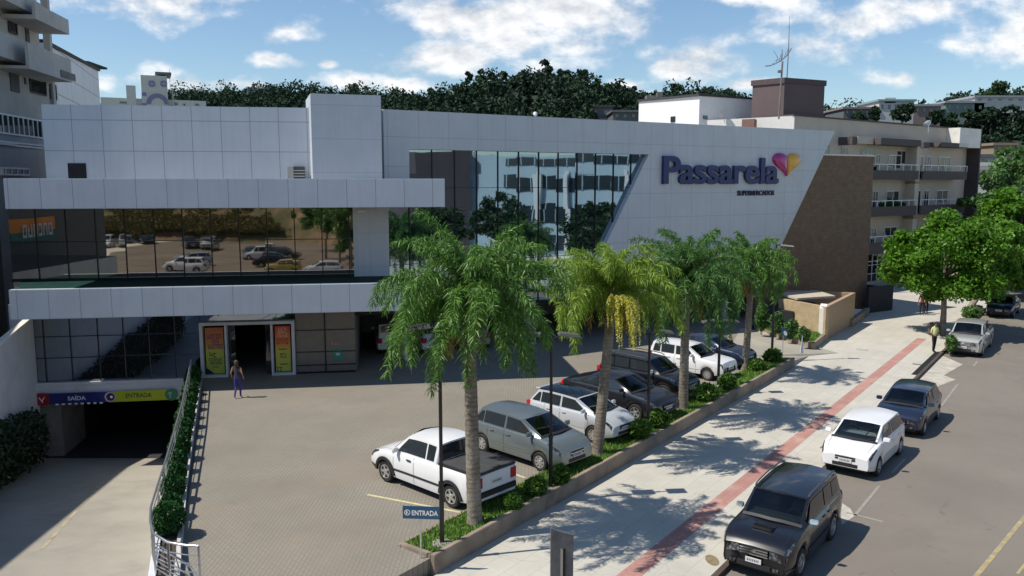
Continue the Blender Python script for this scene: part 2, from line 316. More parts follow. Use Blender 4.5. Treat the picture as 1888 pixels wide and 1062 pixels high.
def brickify(m, w, h, joint, jc, rot=None, per=.4, axis=('X', 'Z'), dark=.55):
    t = m.node_tree; tcn = t.nodes.new('ShaderNodeTexCoord'); spx = t.nodes.new('ShaderNodeSeparateXYZ'); src = tcn.outputs['Object']
    if rot is not None:
        mp = t.nodes.new('ShaderNodeMapping'); mp.inputs['Rotation'].default_value = (0, 0, rot); t.links.new(src, mp.inputs[0]); src = mp.outputs[0]
    t.links.new(src, spx.inputs[0]); cbx = t.nodes.new('ShaderNodeCombineXYZ'); t.links.new(spx.outputs[axis[0]], cbx.inputs[0]); t.links.new(spx.outputs[axis[1]], cbx.inputs[1])
    b = t.nodes.new('ShaderNodeTexBrick'); t.links.new(cbx.outputs[0], b.inputs['Vector']); b.inputs['Scale'].default_value = 1; b.inputs['Brick Width'].default_value = w; b.inputs['Row Height'].default_value = h
    b.inputs['Mortar Size'].default_value = joint; b.inputs['Mortar Smooth'].default_value = .3; b.inputs['Color1'].default_value = (0, 0, 0, 1); b.inputs['Color2'].default_value = (1, 1, 1, 1); b.inputs['Mortar'].default_value = (0, 0, 0, 1)
    bs, s = basecol(m); base = tuple(bs.inputs['Base Color'].default_value)[:3]
    r = t.nodes.new('ShaderNodeMath'); r.operation = 'MULTIPLY'; r.inputs[1].default_value = per; t.links.new(b.outputs['Color'], r.inputs[0]); mulnode(m, r.outputs[0], tuple(c * dark for c in base)); mulnode(m, b.outputs['Fac'], jc)
    return m
brickify(BRICK, .4, .12, .012, (.10, .068, .046))
PAVER = mat('lot_pavers', (.225, .203, .166), .85, var=.15, scale=.35, fine=.07)
brickify(PAVER, .22, .11, .010, (.155, .14, .115), rot=R(-8.8 + 100), per=.16, axis=('X', 'Y'), dark=.75)
WALK = mat('sidewalk_stone', (.47, .445, .385), .8, var=.12, scale=.5, fine=.08)
brickify(WALK, 1.2, .6, .008, (.33, .32, .29), rot=R(-53.4), per=.2, axis=('X', 'Y'), dark=.8)
RED = mat('tactile_red', (.40, .215, .18), .85, var=.15, scale=1.2, fine=.08)
brickify(RED, .25, .25, .008, (.33, .13, .105), rot=R(-53.4), per=.25, axis=('X', 'Y'), dark=.75)
ASPH = mat('asphalt', (.18, .158, .132), .9, var=.12, scale=.22, fine=.14)
KERB = mat('kerb_stone', (.27, .25, .22), .85, var=.2, scale=2)
PLWALL = mat('planter_wall', (.27, .215, .165), .85, var=.25, scale=1.5, bump=.003)
RAMPM = mat('ramp_concrete', (.32, .295, .245), .85, var=.14, scale=.4, fine=.06)
GROUND = mat('far_ground', (.16, .15, .12), .95, var=.3, scale=.05)
YEL = mat('yellow_paint', (.42, .33, .12), .8, var=.25, scale=4); wear(YEL, 5, .42, .6, (.24, .215, .18), .85)
PALEY = mat('pale_line_paint', (.5, .45, .25), .8, var=.25, scale=6)
FADED = mat('faded_line', (.27, .255, .225), .85, var=.2, scale=4)
STAIN = mat('cement_stain', (.42, .39, .33), .9, var=.25, scale=2)
GRASS = leaf_mat('grass_blades', (.09, .20, .03), (.21, .34, .06), .6, .3)
SOIL = mat('turf', (.11, .17, .045), .95, var=.4, scale=4)
LEAF_PALM = leaf_mat('palm_leaf', (.03, .10, .012), (.17, .33, .06), .42, .35)
LEAF_PALM_Y = leaf_mat('palm_blossom', (.42, .42, .05), (.55, .52, .1), .5, .3)
LEAF_PALM_D = leaf_mat('palm_dry', (.17, .11, .035), (.26, .18, .07), .7, .2)
LEAF_D = leaf_mat('dark_tree_leaf', (.015, .04, .012), (.04, .08, .02))
LEAF_T = leaf_mat('tree_leaf', (.045, .14, .008), (.13, .28, .02), .5, .35)
LEAF_T2 = leaf_mat('tree_leaf_light', (.06, .14, .035), (.13, .24, .07), .5, .35)
LEAF_B = leaf_mat('bush_leaf', (.045, .12, .015), (.11, .22, .03), .5, .3)
LEAF_BOX = leaf_mat('box_leaf', (.012, .06, .012), (.035, .12, .025), .5, .2)
LEAF_HEDGE = leaf_mat('hedge_leaf', (.012, .028, .012), (.03, .055, .02), .6, .15)
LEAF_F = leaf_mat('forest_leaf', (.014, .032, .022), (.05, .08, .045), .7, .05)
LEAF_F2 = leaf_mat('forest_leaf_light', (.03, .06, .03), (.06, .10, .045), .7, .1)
BARK = mat('palm_bark', (.19, .16, .125), .9, var=.35, scale=5, bump=.02, bscale=14)
def rings(m, h, col):
    t = m.node_tree; tcn = t.nodes.new('ShaderNodeTexCoord'); s = t.nodes.new('ShaderNodeSeparateXYZ'); n = t.nodes.new('ShaderNodeTexNoise'); n.inputs['Scale'].default_value = 2.5; t.links.new(tcn.outputs['Object'], n.inputs['Vector']); t.links.new(tcn.outputs['Object'], s.inputs[0])
    a = t.nodes.new('ShaderNodeMath'); a.operation = 'MULTIPLY_ADD'; t.links.new(n.outputs['Fac'], a.inputs[0]); a.inputs[1].default_value = .16; t.links.new(s.outputs['Z'], a.inputs[2])
    d = t.nodes.new('ShaderNodeMath'); d.operation = 'DIVIDE'; t.links.new(a.outputs[0], d.inputs[0]); d.inputs[1].default_value = h; f = t.nodes.new('ShaderNodeMath'); f.operation = 'FRACT'; t.links.new(d.outputs[0], f.inputs[0])
    g = t.nodes.new('ShaderNodeMapRange'); g.inputs[1].default_value = .65; g.inputs[2].default_value = .95; g.inputs[4].default_value = .7; t.links.new(f.outputs[0], g.inputs[0]); mulnode(m, g.outputs[0], col)
rings(BARK, .13, (.07, .055, .04)); wear(BARK, 1.2, .5, .7, (.30, .28, .24), .6)
BARK_T = mat('tree_bark', (.23, .19, .15), .9, var=.35, scale=4)
RUBBER = mat('tyre_rubber', (.016, .016, .017), .8, var=.1)
RIM = mat('alloy_rim', (.62, .62, .64), .3, metal=.85, var=0)
RIMD = mat('wheel_hub_dark', (.05, .05, .055), .5, var=0)
CARGLASS = mat('car_glass', (.022, .028, .032), .03, var=0, spec=.8)
LAMPGL = mat('headlight_glass', (.24, .26, .29), .1, metal=.6, var=0)
def lens(m):
    t = m.node_tree; tcn = t.nodes.new('ShaderNodeTexCoord'); v_ = t.nodes.new('ShaderNodeTexVoronoi'); v_.inputs['Scale'].default_value = 11; t.links.new(tcn.outputs['Object'], v_.inputs['Vector'])
    r = t.nodes.new('ShaderNodeMapRange'); r.inputs[1].default_value = .25; r.inputs[2].default_value = .6; r.inputs[4].default_value = .95; t.links.new(v_.outputs['Distance'], r.inputs[0]); mulnode(m, r.outputs[0], (.05, .055, .065))
lens(LAMPGL)
CARTRANS = bpy.data.materials.new('windscreen_glass')
def windscreen(m):
    m.use_nodes = True; t = m.node_tree; t.nodes.clear(); o = t.nodes.new('ShaderNodeOutputMaterial'); tr = t.nodes.new('ShaderNodeBsdfTransparent'); tr.inputs[0].default_value = (.42, .50, .50, 1)
    g = t.nodes.new('ShaderNodeBsdfGlossy'); g.inputs['Roughness'].default_value = .02; fr = t.nodes.new('ShaderNodeFresnel'); fr.inputs[0].default_value = 1.6; mx_ = t.nodes.new('ShaderNodeMixShader')
    t.links.new(fr.outputs[0], mx_.inputs[0]); t.links.new(tr.outputs[0], mx_.inputs[1]); t.links.new(g.outputs[0], mx_.inputs[2]); t.links.new(mx_.outputs[0], o.inputs[0])
windscreen(CARTRANS); SEAT = mat('seat_fabric', (.16, .155, .15), .9, var=.15, scale=6); DASH = mat('dashboard_plastic', (.045, .045, .048), .7, var=.1)
REDL = mat('tail_light_red', (.42, .01, .012), .15, var=0, coat=.6)
PLATE = mat('number_plate', (.6, .61, .62), .5, var=.03)
CHROME = mat('chrome', (.75, .76, .8), .12, metal=1, var=0)
TRIM = mat('black_trim', (.018, .018, .02), .55, var=.1)
def paint(name, c, metal=.2, rough=.28): return mat(name, c, rough, metal=metal, var=.03, scale=1, coat=.7)
P_WHITE = paint('white_car_paint', (.72, .725, .73), 0, .3); P_SILVER = paint('silver_car_paint', (.42, .45, .47), .55, .3); P_PEARL = paint('pearl_car_paint', (.6, .62, .65), .3, .3); LEAF_PALM_L = leaf_mat('palm_leaf_light', (.10, .21, .015), (.34, .46, .07), .42, .4); LEAF_PALM_M = leaf_mat('palm_leaf_deep', (.025, .095, .02), (.13, .27, .06), .42, .35)
P_GREY = paint('grey_green_car_paint', (.2, .235, .245), .5)
P_BLACK = paint('black_car_paint', (.008, .008, .01), .1, .2); P_DARK = paint('charcoal_car_paint', (.018, .019, .025), .3); P_BLUE = paint('navy_car_paint', (.02, .03, .06), .4); P_YEL = paint('yellow_car_paint', (.5, .36, .06), 0)
P_RED = paint('red_car_paint', (.35, .02, .02), 0); P_CHAMP = paint('champagne_car_paint', (.5, .5, .48), .45)
wear(ASPH, .35, .52, .62, (.155, .137, .115), .45); wear(ASPH, 1.6, .62, .72, (.10, .088, .075), .6); cracks(ASPH, .12, (.15, .135, .115), .3, .003); wear(ASPH, .08, .5, .7, (.215, .192, .162), .6)
wear(PAVER, .16, .5, .66, (.25, .20, .15), .5); wear(PAVER, 1.3, .66, .76, (.13, .12, .10), .6); wear(PAVER, .5, .56, .7, (.18, .165, .14), .5)
wear(WALK, .5, .55, .7, (.40, .385, .34), .6); wear(WALK, 3, .66, .74, (.26, .25, .22), .5); cracks(WALK, .3, (.30, .285, .25), .5, .004)
wear(RED, 1.2, .52, .66, (.46, .33, .28), .6); wear(RAMPM, .5, .5, .68, (.24, .22, .19), .6); wear(PLWALL, 1.2, .5, .65, (.15, .12, .09), .7); wear(KERB, 2, .5, .6, (.12, .11, .09), .6)
wear(OFFW, .8, .55, .7, (.42, .40, .35), .5); wear(WHITE_P, .6, .56, .75, (.36, .37, .37), .45)
# ------------------------------------------------------------------ frames
S0 = -.38
oa, ob = G(944, 978, S0), G(1411, 708, S0)
SD = Vector((ob.x - oa.x, ob.y - oa.y)).normalized(); SN = Vector((SD.y, -SD.x))       # along the street, and towards the road
SO = Vector((oa.x, oa.y))
def T(a, b): p = SO + SD * a + SN * b; return (p.x, p.y)
def Tinv(p): q = Vector((p[0], p[1])) - SO; return q.dot(SD), q.dot(SN)
SANG = math.atan2(SD.y, SD.x)
a0, a1 = G(40, 706, 0), G(655, 685, 0)
FA = Frame(a0, a1)
endB = G(1597, 573, S0)
tmp = Frame((endB.x - .857 * 38, endB.y - .515 * 38), (endB.x, endB.y))
s702 = tmp.pl(702, 205)[0]
b0 = tmp.w(s702, 0)
FB = Frame((b0.x, b0.y), (endB.x, endB.y))
print('FA', FA.o, math.degrees(FA.ang), 'FB', FB.o, math.degrees(FB.ang), FB.len, 'street', math.degrees(SANG), Tinv(G(1530, 850, S0)), Tinv(G(1690, 690, S0)))
# ------------------------------------------------------------------ ground, road, pavements
RW = [G(344, 702, 0), G(322, 800, 0), G(300, 905, 0), G(285, 1000, 0)]      # ramp retaining wall, lot side
RW = [Vector((p.x, p.y)) for p in RW]
d_ = (RW[3] - RW[2]).normalized(); RW.append(RW[3] + d_ * 2.5); RW.append(RW[3] + d_ * 13)
lx = FA.w(.6, 0)
LW = [Vector((lx.x, lx.y)), Vector((-16.6, 17.1)), Vector((-12.9, 6.5))]     # ramp's left wall
rin = FA.w(FA.loc(RW[0])[0], 0)
RAMPHOLE = [(-40, 60)] * 0 + [tuple(p) for p in RW] + [tuple(p) for p in reversed(LW)]
lb = FA.w(0.6, 14); rb = FA.w(FA.loc(RW[0])[0], 14)
RAMPHOLE = [(rb.x, rb.y)] + [tuple(p) for p in RW] + [tuple(p) for p in reversed(LW)] + [(lb.x, lb.y)]
g = MB().sheet([(-2500, -2500), (2500, -2500), (2500, 2500), (-2500, 2500)], -.62, holes=[RAMPHOLE]).build('ground', GROUND); tag(g, kind='structure')
KB = 5.42
g = MB().sheet([T(-70, KB + .15), T(-70, KB + 11), T(170, KB + 11), T(170, KB + .15)], -.5).build('road', ASPH); tag(g, kind='structure')
g = MB().slab([T(-70, 0), T(-70, KB), T(170, KB), T(170, -60), T(26.5, -60), T(24.6, 0)], -.6, S0).build('sidewalk', WALK); tag(g, kind='structure')
g = MB().slab([T(-70, KB + 11.15), T(-70, KB + 60), T(170, KB + 60), T(170, KB + 11.15)], -.6, S0).build('opposite_sidewalk', mat('far_pavement', (.4, .385, .35), .85, var=.15, scale=.4)); tag(g, kind='structure')
g = MB().slab([T(-70, KB + .003), T(-70, KB + .147), T(170, KB + .147), T(170, KB + .003)], -.6, S0 + .01)
g.slab([T(-70, KB + 11.003), T(-70, KB + 11.147), T(170, KB + 11.147), T(170, KB + 11.003)], -.6, S0 + .01); tag(g.build('kerb', mat('dark_kerb', (.075, .055, .045), .9, var=.3, scale=2)), kind='structure')
ra = Tinv(G(1130, 1062, S0))[1]; rc = Tinv(G(1187, 1062, S0))[1]
tag(MB().sheet([T(-40, ra + .06), T(-40, rc - .04), T(37, rc - .04), T(37, ra + .06)], S0 + .004).build('tactile_path', RED), kind='structure')
# lot
CUT = 24.6
isl = [Vector(G(1390, 601, 0)[:2]), Vector(G(1420, 615, 0)[:2]), Vector(G(1500, 645, -.3)[:2]), Vector(G(1524, 628, S0)[:2])]
fbE = FB.w(30.2, 0)
lotp = [T(-34, -.16), T(CUT - 1.2, -.16), T(CUT - 1.2, -3.2), (isl[0].x - 1.0, isl[0].y - .6), (fbE.x, fbE.y), tuple(FB.w(37.7, .3)[:2]), tuple(FB.w(37.5, 16)[:2]), tuple(FB.w(-2, 18)[:2]), tuple(FA.w(.6, 14.2)[:2]), tuple(FA.w(.6, .02)[:2]), tuple(FA.w(FA.loc(RW[0])[0], .02)[:2])] + [tuple(p) for p in RW]
tag(MB().slab(lotp, -.6, 0).build('parking_lot', PAVER), kind='structure')
# sloping apron between the lot and the pavement
p1 = T(CUT - 1.2, -.16); p2 = T(CUT - 1.2, -3.2); p3 = (isl[0].x - 1.0, isl[0].y - .6); q1 = T(CUT + .2, -.1); q2 = tuple(isl[2] + Vector((.1, -.9))); q3 = tuple(isl[2]); 
ap = MB().add([(p1[0], p1[1], .0), (p2[0], p2[1], .0), (p3[0], p3[1], .0), (q1[0], q1[1], S0 + .006), (T(CUT + 3.2, -.2)[0], T(CUT + 3.2, -.2)[1], S0 + .006), (q3[0] + 1.2, q3[1] - .5, S0 + .006), (q3[0], q3[1] + .4, S0 + .02), (isl[1].x, isl[1].y + .5, -.02)],
              [(0, 3, 4, 1), (1, 4, 5, 2), (2, 5, 6, 7)]); tag(ap.build('lot_apron', RAMPM), kind='structure')
# ramp down
dd = 0.0
def rz(y): return min(-.4, -3.6 + (36.5 - y) * .155) if y < 36.5 else -3.6
rv = []; rf = []
ys = [36.2, 33, 28, 22, 17, 12, 7, 2.5]
def onl(pts, y):
    for i in range(len(pts) - 1):
        y0, y1 = pts[i].y, pts[i + 1].y
        if (y - y0) * (y - y1) <= 0: t = (y - y0) / (y1 - y0); return pts[i].x + (pts[i + 1].x - pts[i].x) * t
    return pts[0].x if y > pts[0].y else pts[-1].x
for y in ys:
    rv += [(onl(LW, y) - .05, y, rz(y)), (onl(RW, y) + .05, y, rz(y))]
for i in range(len(ys) - 1): rf.append((2 * i, 2 * i + 2, 2 * i + 3, 2 * i + 1))
tag(MB().add(rv, rf).build('garage_ramp', RAMPM), kind='structure')
tag(MB().add([(onl(LW, 36.2) - .05, 36.2, -3.6), (onl(RW, 36.2) + .05, 36.2, -3.6), (onl(RW, 36.2) + 4, 54, -3.6), (onl(LW, 36.2) - 1, 54, -3.6)], [(0, 1, 2, 3)]).build('garage_floor', mat('garage_floor_shade', (.03, .03, .032), .7)), kind='structure')  # near-black floor: shade of the unlit garage put into its colour
ym = MB()
for k in range(5):
    ya, yb = 33.5 - k * 2.3, 33.5 - k * 2.3 - 2.1
    xs = [(onl(LW, y) * .44 + onl(RW, y) * .56) for y in (ya, yb)]
    ym.add([(xs[0] - .06, ya, rz(ya) + .006), (xs[1] - .06, yb, rz(yb) + .006), (xs[1] + .06, yb, rz(yb) + .006), (xs[0] + .06, ya, rz(ya) + .006)], [(0, 1, 2, 3)])
tag(ym.build('ramp_line', mat('worn_yellow', (.36, .31, .21), .9, var=.3, scale=2)), kind='structure')
# painted lines
ln = MB()
def strip(m_, p, q, w, z):
    p, q = Vector(p[:2]), Vector(q[:2]); n = (q - p).normalized(); n = Vector((-n.y, n.x)) * w / 2
    m_.add([(*(p + n), z), (*(p - n), z), (*(q - n), z), (*(q + n), z)], [(0, 1, 2, 3)])
e1, e2 = Vector(G(1800, 1062, -.5)[:2]), Vector(G(1888, 955, -.5)[:2]); dv = (e2 - e1)
strip(ln, e1 - dv * 3, e2 + dv * 1.5, .12, -.494)
strip(ln, Vector(G(1876, 1058, -.5)[:2]) , Vector(G(1888, 1048, -.5)[:2]) + dv * .5, .07, -.494)
tag(ln.build('yellow_road_line', YEL), kind='structure')
ln = MB()
for a, b in ((( 1576, 951), (1621, 896)), ((1645, 872), (1668, 846)), ((1736, 748), (1766, 708)), ((1795, 675), (1802, 666))): strip(ln, G(*a, -.5), G(*b, -.5), .09, -.494)
strip(ln, G(1560, 945, -.5), G(1628, 962, -.5), .09, -.494)
tag(ln.build('parking_bay_line', FADED), kind='structure')
st = MB()
for pts in ([(1548, 925), (1552, 968), (1575, 952), (1568, 938)], [(1695, 700), (1700, 688), (1712, 660), (1735, 655), (1775, 672), (1740, 692), (1762, 700), (1720, 716), (1690, 705)]):
    ps = [G(*p, -.5) for p in pts]; st.sheet([(p.x, p.y) for p in ps], -.495)
tag(st.build('cement_stain', STAIN), kind='structure')
# stall lines: parallel to the parked cars
HD = (Vector(G(996, 870, 0)[:2]) - Vector(G(888, 833, 0)[:2])).normalized()
ln = MB()
strip(ln, G(677, 912, 0), G(866, 948, 0), .1, .004)
for (x, y) in ((968, 881), (1075, 822), (1232, 762), (1330, 705)):
    q = Vector(G(x, y, 0)[:2]); strip(ln, q, q - HD * 4.6, .1, .004)
tag(ln.build('stall_line', PALEY), kind='structure')
tag(MB().sheet([tuple(G(373, 718, 0)[:2]), tuple(G(378, 718, 0)[:2]), tuple(G(336, 1000, 0)[:2]), tuple(G(331, 1000, 0)[:2])], .004).build('drain_channel', DGREY), kind='structure')
# ------------------------------------------------------------------ planter along the pavement
A0 = Tinv(G(770, 1055, S0))[0] + .15; A1 = CUT
pl = empty('planter', (*T(A0, 0), S0), SANG, 'long low brown walled planter strip between the parking lot and the pavement', 'planter')
wl = MB()
wl.slab([T(A0, -.15), T(A0, 0), T(A1, 0), T(A1, -.15)], -.6, .12); wl.slab([T(A0, -.151), T(A0 + .14, -.151), T(A0 + .14, -1.15), T(A0, -1.15)], -.6, .1)
wl.slab([T(A0, -1.151), T(A0, -1.27), T(A1 - .5, -1.27), T(A1 - .5, -1.151)], -.6, .07); wl.slab([T(A1 - .14, -.151), T(A1, -.151), T(A1 - .36, -1.15), T(A1 - .5, -1.15)], -.6, .1)
wl.build('retaining_wall', PLWALL, pl, Matrix(), bevel=.015)
MB().sheet([T(A0 + .14, -.15), T(A1 - .14, -.15), T(A1 - .5, -1.15), T(A0 + .14, -1.15)], .03).build('turf', SOIL, pl, Matrix())
isp = [tuple(p) for p in (isl[0], isl[1], isl[2], isl[3])]; back = FB.w(31.5, -.1)
ipl = empty('planter', (isl[1].x, isl[1].y, S0), 0, 'corner planter island with low kerb in front of the beige walls', 'planter')
i_in = [tuple(Vector(p) + Vector((.0, .16))) for p in isp[:3]]
MB().sheet(isp + [tuple(Vector(isp[3]) + Vector((-.4, 3.0))), tuple(Vector(isp[0]) + Vector((2.5, 3.5)))], .02).build('turf', SOIL, ipl, Matrix())
kb = MB()
for a, b in zip(isp[:-1], isp[1:]):
    a, b = Vector(a), Vector(b); n = (b - a).normalized(); n = Vector((-n.y, n.x)) * .14
    kb.slab([tuple(a), tuple(b), tuple(b + n), tuple(a + n)], -.6, .08)
kb.build('kerb_edge', PLWALL, ipl, Matrix())
def blades(pts_fn, n, h=.09, w=.03):
    P = np.zeros((n, 3, 3)); 
    for i in range(n):
        x, y, z = pts_fn(); t = random.uniform(0, 6.28); hh = h * random.uniform(.5, 1.5); lean = .5
        dx, dy = math.cos(t) * w, math.sin(t) * w
        P[i] = [(x - dx, y - dy, z), (x + dx, y + dy, z), (x + random.uniform(-lean, lean) * hh, y + random.uniform(-lean, lean) * hh, z + hh)]
    return P
def f1():
    a = random.uniform(A0 + .16, A1 - .3); b = random.uniform(-1.2, -.12); return (*T(a, b), .03)
tag(obj('grass', quads_mesh('grass', blades(f1, 17000), GRASS)), 'short green grass growing along the walled planter strip', 'grass', kind='stuff')
ic = [Vector(p) for p in isp]
def f2():
    s, t = random.random(), random.random(); base = ic[0].lerp(ic[1], s * 2) if s < .5 else ic[1].lerp(ic[2], s * 2 - 1); far = Vector(isp[0]).lerp(Vector(isp[3]), s) + Vector((.6, 2.))
    p = base.lerp(far, t * .8 + .04); return (p.x, p.y, .02)
tag(obj('grass', quads_mesh('grass', blades(f2, 4000, .11, .04), GRASS)), 'green grass covering the corner planter island by the beige walls', 'grass', kind='stuff')
# ------------------------------------------------------------------ the store
st_b = empty('store_building', (FA.o.x, FA.o.y, 0), 0, 'large white panelled supermarket with mirrored glass and a slanted right wall', 'building')
def pA(name, mb, m=None, **k): return mb.build(name, m, st_b, FA.m, **k)
def pB(name, mb, m=None, **k): return mb.build(name, m, st_b, FB.m, **k)
plA, plB = FA.pl, FB.pl
sE = FA.loc(FB.w(0, 0))[0] - .1
topA = (plA(80, 192)[1] + plA(560, 199)[1]) / 2
xL = plA(80, 250)[0]
print('topA', topA, plA(80, 192), plA(560, 199), 'tops B', plB(702, 205), plB(1533, 240), 'glass top', plB(750, 275), plB(1190, 285), 'brick top', plB(1611, 288), plB(1515, 287))
pA('upper_wall', MB().box((xL, 0, 9.0), (sE - .2, .35, topA)), WHITE_A)
pA('upper_wall', MB().box((xL, .352, 9.0), (xL + .3, 16, topA)), WHITE_A)
pA('roof', MB().box((xL + .31, .36, topA - .5), (sE - .3, 16, topA - .3)), CONC)
# wall above lower roof parapet and body behind the glass
pA('inner_body', MB().box((.3, .12, 4.0), (plA(712, 440)[0], 15, 9.0)), DARK)
pA('rear_wall', MB().box((0, 15.01, 0), (sE + 2, 15.3, topA)), WHITE_P)
pA('side_wall', MB().box((-.05, .13, 0), (.28, 15, 9.2)), WHITE_P)
# window and louvre in the upper wall
x0, z1 = plA(125, 301); x1, z0 = plA(160, 324)
pA('window', MB().box((x0, -.04, 9.05), (x1, .02, z1)), WIN)
x0, z1 = plA(530, 307, -.2); x1, z0 = plA(562, 327, -.2)
lo = MB().box((x0, -.25, 9.1), (x0 + (x1 - x0) * .35, -.01, z1), CONC); lo.box((x0 + (x1 - x0) * .35, -.2, 9.1), (x1, -.01, z1), DGREY)
for k in range(4): lo.box((x0 + (x1 - x0) * .37, -.23, 9.2 + k * .13), (x1, -.2, 9.24 + k * .13), STEEL)
pA('louvre', lo)
# tower
t1, t2 = AY(572, 172, 37.0), AY(702, 176, 37.95); FT = Frame(t1, t2); tz = t1.z
tw = MB().box((0, 0, 8.7), (FT.len, 3.2, tz))
TOW = panel_mat('tower_cladding', (.53, .57, .625), 40, 1.5, ox=-20, oz=.52, joint=.02, jcol=(.36, .38, .42), rough=.4)
tw.build('tower', TOW, st_b, FT.m, bevel=.01)
# bands (canopy fronts)
bandD = 3.0
x0, zt = plA(5, 325, -bandD); x1, _ = plA(820, 333, -bandD); zb = plA(5, 381, -bandD)[1]; print('upper band', x0, x1, zt, zb, plA(820, 333, -bandD), plA(820, 386, -bandD))
zt = (zt + plA(820, 333, -bandD)[1]) / 2; zb = (zb + plA(820, 386, -bandD)[1]) / 2
pA('upper_canopy', MB().box((x0, -bandD, zb), (x1, -bandD + .3, zt)), WHITE_BAND, bevel=.02)
pA('canopy_soffit', MB().box((x0 + .02, -bandD + .302, zb + .05), (sE, .1, zb + .25)), WHITE_P)
pA('canopy_end', MB().slab([(x1 - .3, -bandD + .302), (x1, -bandD + .302), (x1, 2.4), (x1 - .6, 2.4)], zb, zt), WHITE_P)
pA('canopy_top', MB().box((x0 + .02, -bandD + .302, zt - .25), (x1 - .32, -.02, zt - .12)), CONC)
pA('canopy_end', MB().slab([(x0, -bandD + .302), (x0 + .25, -bandD + .302), (x0 + .25, .2), (x0, .2)], zb, zt), WHITE_P)
x0l, ztl = plA(15, 530, -bandD); x1l, _ = plA(752, 528, -bandD); zbl = (plA(18, 583, -bandD)[1] + plA(600, 583, -bandD)[1]) / 2; ztl = (ztl + plA(600, 528.5, -bandD)[1]) / 2
print('lower band', x0l, x1l, ztl, zbl)
pA('lower_canopy', MB().box((x0l, -bandD, zbl), (x1l, -bandD + .3, ztl)), WHITE_BAND, bevel=.02)
pA('canopy_soffit', MB().box((x0l + .02, -bandD + .302, zbl + .05), (x1l, .08, zbl + .25)), WHITE_P)
gt = MB().slab([(x0l + .3, -bandD + .302), (x1l, -bandD + .302), (x1l + .6, -1.2), (plA(716, 512)[0], -.01), (.3, -.01)], ztl - .12, ztl + .0)
pA('canopy_top', gt, GREENTOP)
# upper ribbon window
gx0 = plA(18, 440)[0]; gx1 = plA(652, 440)[0]
pA('ribbon_glass', MB().box((gx0, 0, ztl - .2), (gx1, .1, zb + .6)), GLASS_L)
mu = MB()
x = plA(68, 440)[0]; step = plA(123, 440)[0] - x
k = -1
while x + k * step < gx1:
    if x + k * step > gx0: mu.box((x + k * step - .02, -.05, ztl - .1), (x + k * step + .02, -.002, zb + .6))
    k += 1
zz = plA(465, 442)[1]; mu.box((gx0, -.045, zz - .015), (gx1, -.003, zz + .015)); mu.box((gx0, -.12, ztl + .0), (gx1, -.003, ztl + .12)); pA('mullion_grid', mu, MULL)
c0, c1 = plA(652, 440)[0], plA(717, 440)[0]
pA('white_pier', MB().box((c0, -.2, ztl - .3), (c1, .5, zb + .6)), panel_mat('pier_cladding', (.50, .535, .565), 1.4, 1.6, ox=c0 + .75, oz=.3, joint=.015, jcol=(.33, .35, .38)))
wlx, wlz = plA(668, 389, -.5)
pA('wall_floodlight', MB().box((wlx - .18, -.75, wlz - .06), (wlx + .18, -.45, wlz + .03)).box((wlx - .03, -.45, wlz - .02), (wlx + .03, -.2, wlz + .02)), STEEL)
# ground floor: glass, doors
gz1 = zbl + .3
e0 = plA(371, 640)[0]; e1_ = plA(545, 640)[0]; e2_ = plA(655, 640)[0]
pA('shop_glass', MB().box((.45, 0, 0.02), (e0 - .02, .08, gz1)), GLASS_G)
mu = MB(); vx = [plA(p, 640)[0] for p in (82, 131, 182, 229, 275, 323)]
for x in vx: mu.box((x - .02, -.05, .02), (x + .02, -.002, gz1))
for yy in (618, 657): 
    z = plA(200, yy)[1]; mu.box((.45, -.045, z - .015), (e0, -.003, z + .015))
pA('mullion_grid', mu, MULL)
pA('corner_pier', MB().box((-.1, -.5, -.85), (.43, .1, gz1)), WHITE_P)
pA('side_glass', MB().box((e1_ + .02, 0, .02), (e2_, .08, gz1)), mat('beige_reflection', (.17, .155, .14), .25, var=.08))  # glass; the beige ground it reflects is painted in as flat colour
mu = MB(); xm = plA(600, 640)[0]; mu.box((xm - .03, -.06, .02), (xm + .03, -.002, gz1))
for yy in (608, 648, 672): z = plA(600, yy)[1]; mu.box((e1_ + .02, -.05, z - .02), (e2_, -.003, z + .02))
mu.box((e1_, -.08, -.0), (e2_, -.002, .08)); pA('mullion_grid', mu, MULL)
xx, zz = plA(615, 655)
pA('wall_notice', MB().box((xx, -.04, zz - .22), (xx + .45, -.004, zz + .28), mat('teal_sign', (.02, .25, .19), .4)).box((xx + .12, -.05, zz + .0), (xx + .3, -.042, zz + .12), WHITE_P))
xx, zz = plA(612, 634)
text_fit('10', 'bay_number', xx, xx + .28, zz - .06, zz + .1, -.05, mat('orange_vinyl', (.6, .3, .18), .5), st_b, FA.m, ext=.004)
# entrance portal
PF = WHITE_P
ztop = plA(460, 597)[1]; pf = MB()
d0, d1 = plA(421, 640)[0], plA(501, 640)[0]
pf.box((e0, -.3, ztop), (e1_, .1, ztop + .14)); pf.box((e0, -.3, 0), (e0 + .14, .1, ztop)); pf.box((e1_ - .14, -.3, 0), (e1_, .1, ztop)); pf.box((d0 - .1, -.3, 0), (d0, .1, ztop - .002)); pf.box((d1, -.3, 0), (d1 + .1, .1, ztop - .002))
pf.box((e0 + .14, -.3, 0.0), (d0 - .1, .1, .12)); pf.box((d1 + .1, -.3, 0.0), (e1_ - .14, .1, .12))
pA('door_frame', pf, PF, bevel=.01)
pA('transom_glass', MB().box((e0, 0, ztop + .14), (e1_, .08, gz1)), GLASS_G)
pA('entrance_hall', MB().box((e0, .1, 0.005), (e0 + .1, 9, 3.2)).box((e1_ - .1, .1, .005), (e1_, 9, 3.2)).box((e0, 9, 0), (e1_, 9.1, 3.2)).box((e0, .1, 3.2), (e1_, 9.1, 3.3)), DARK)
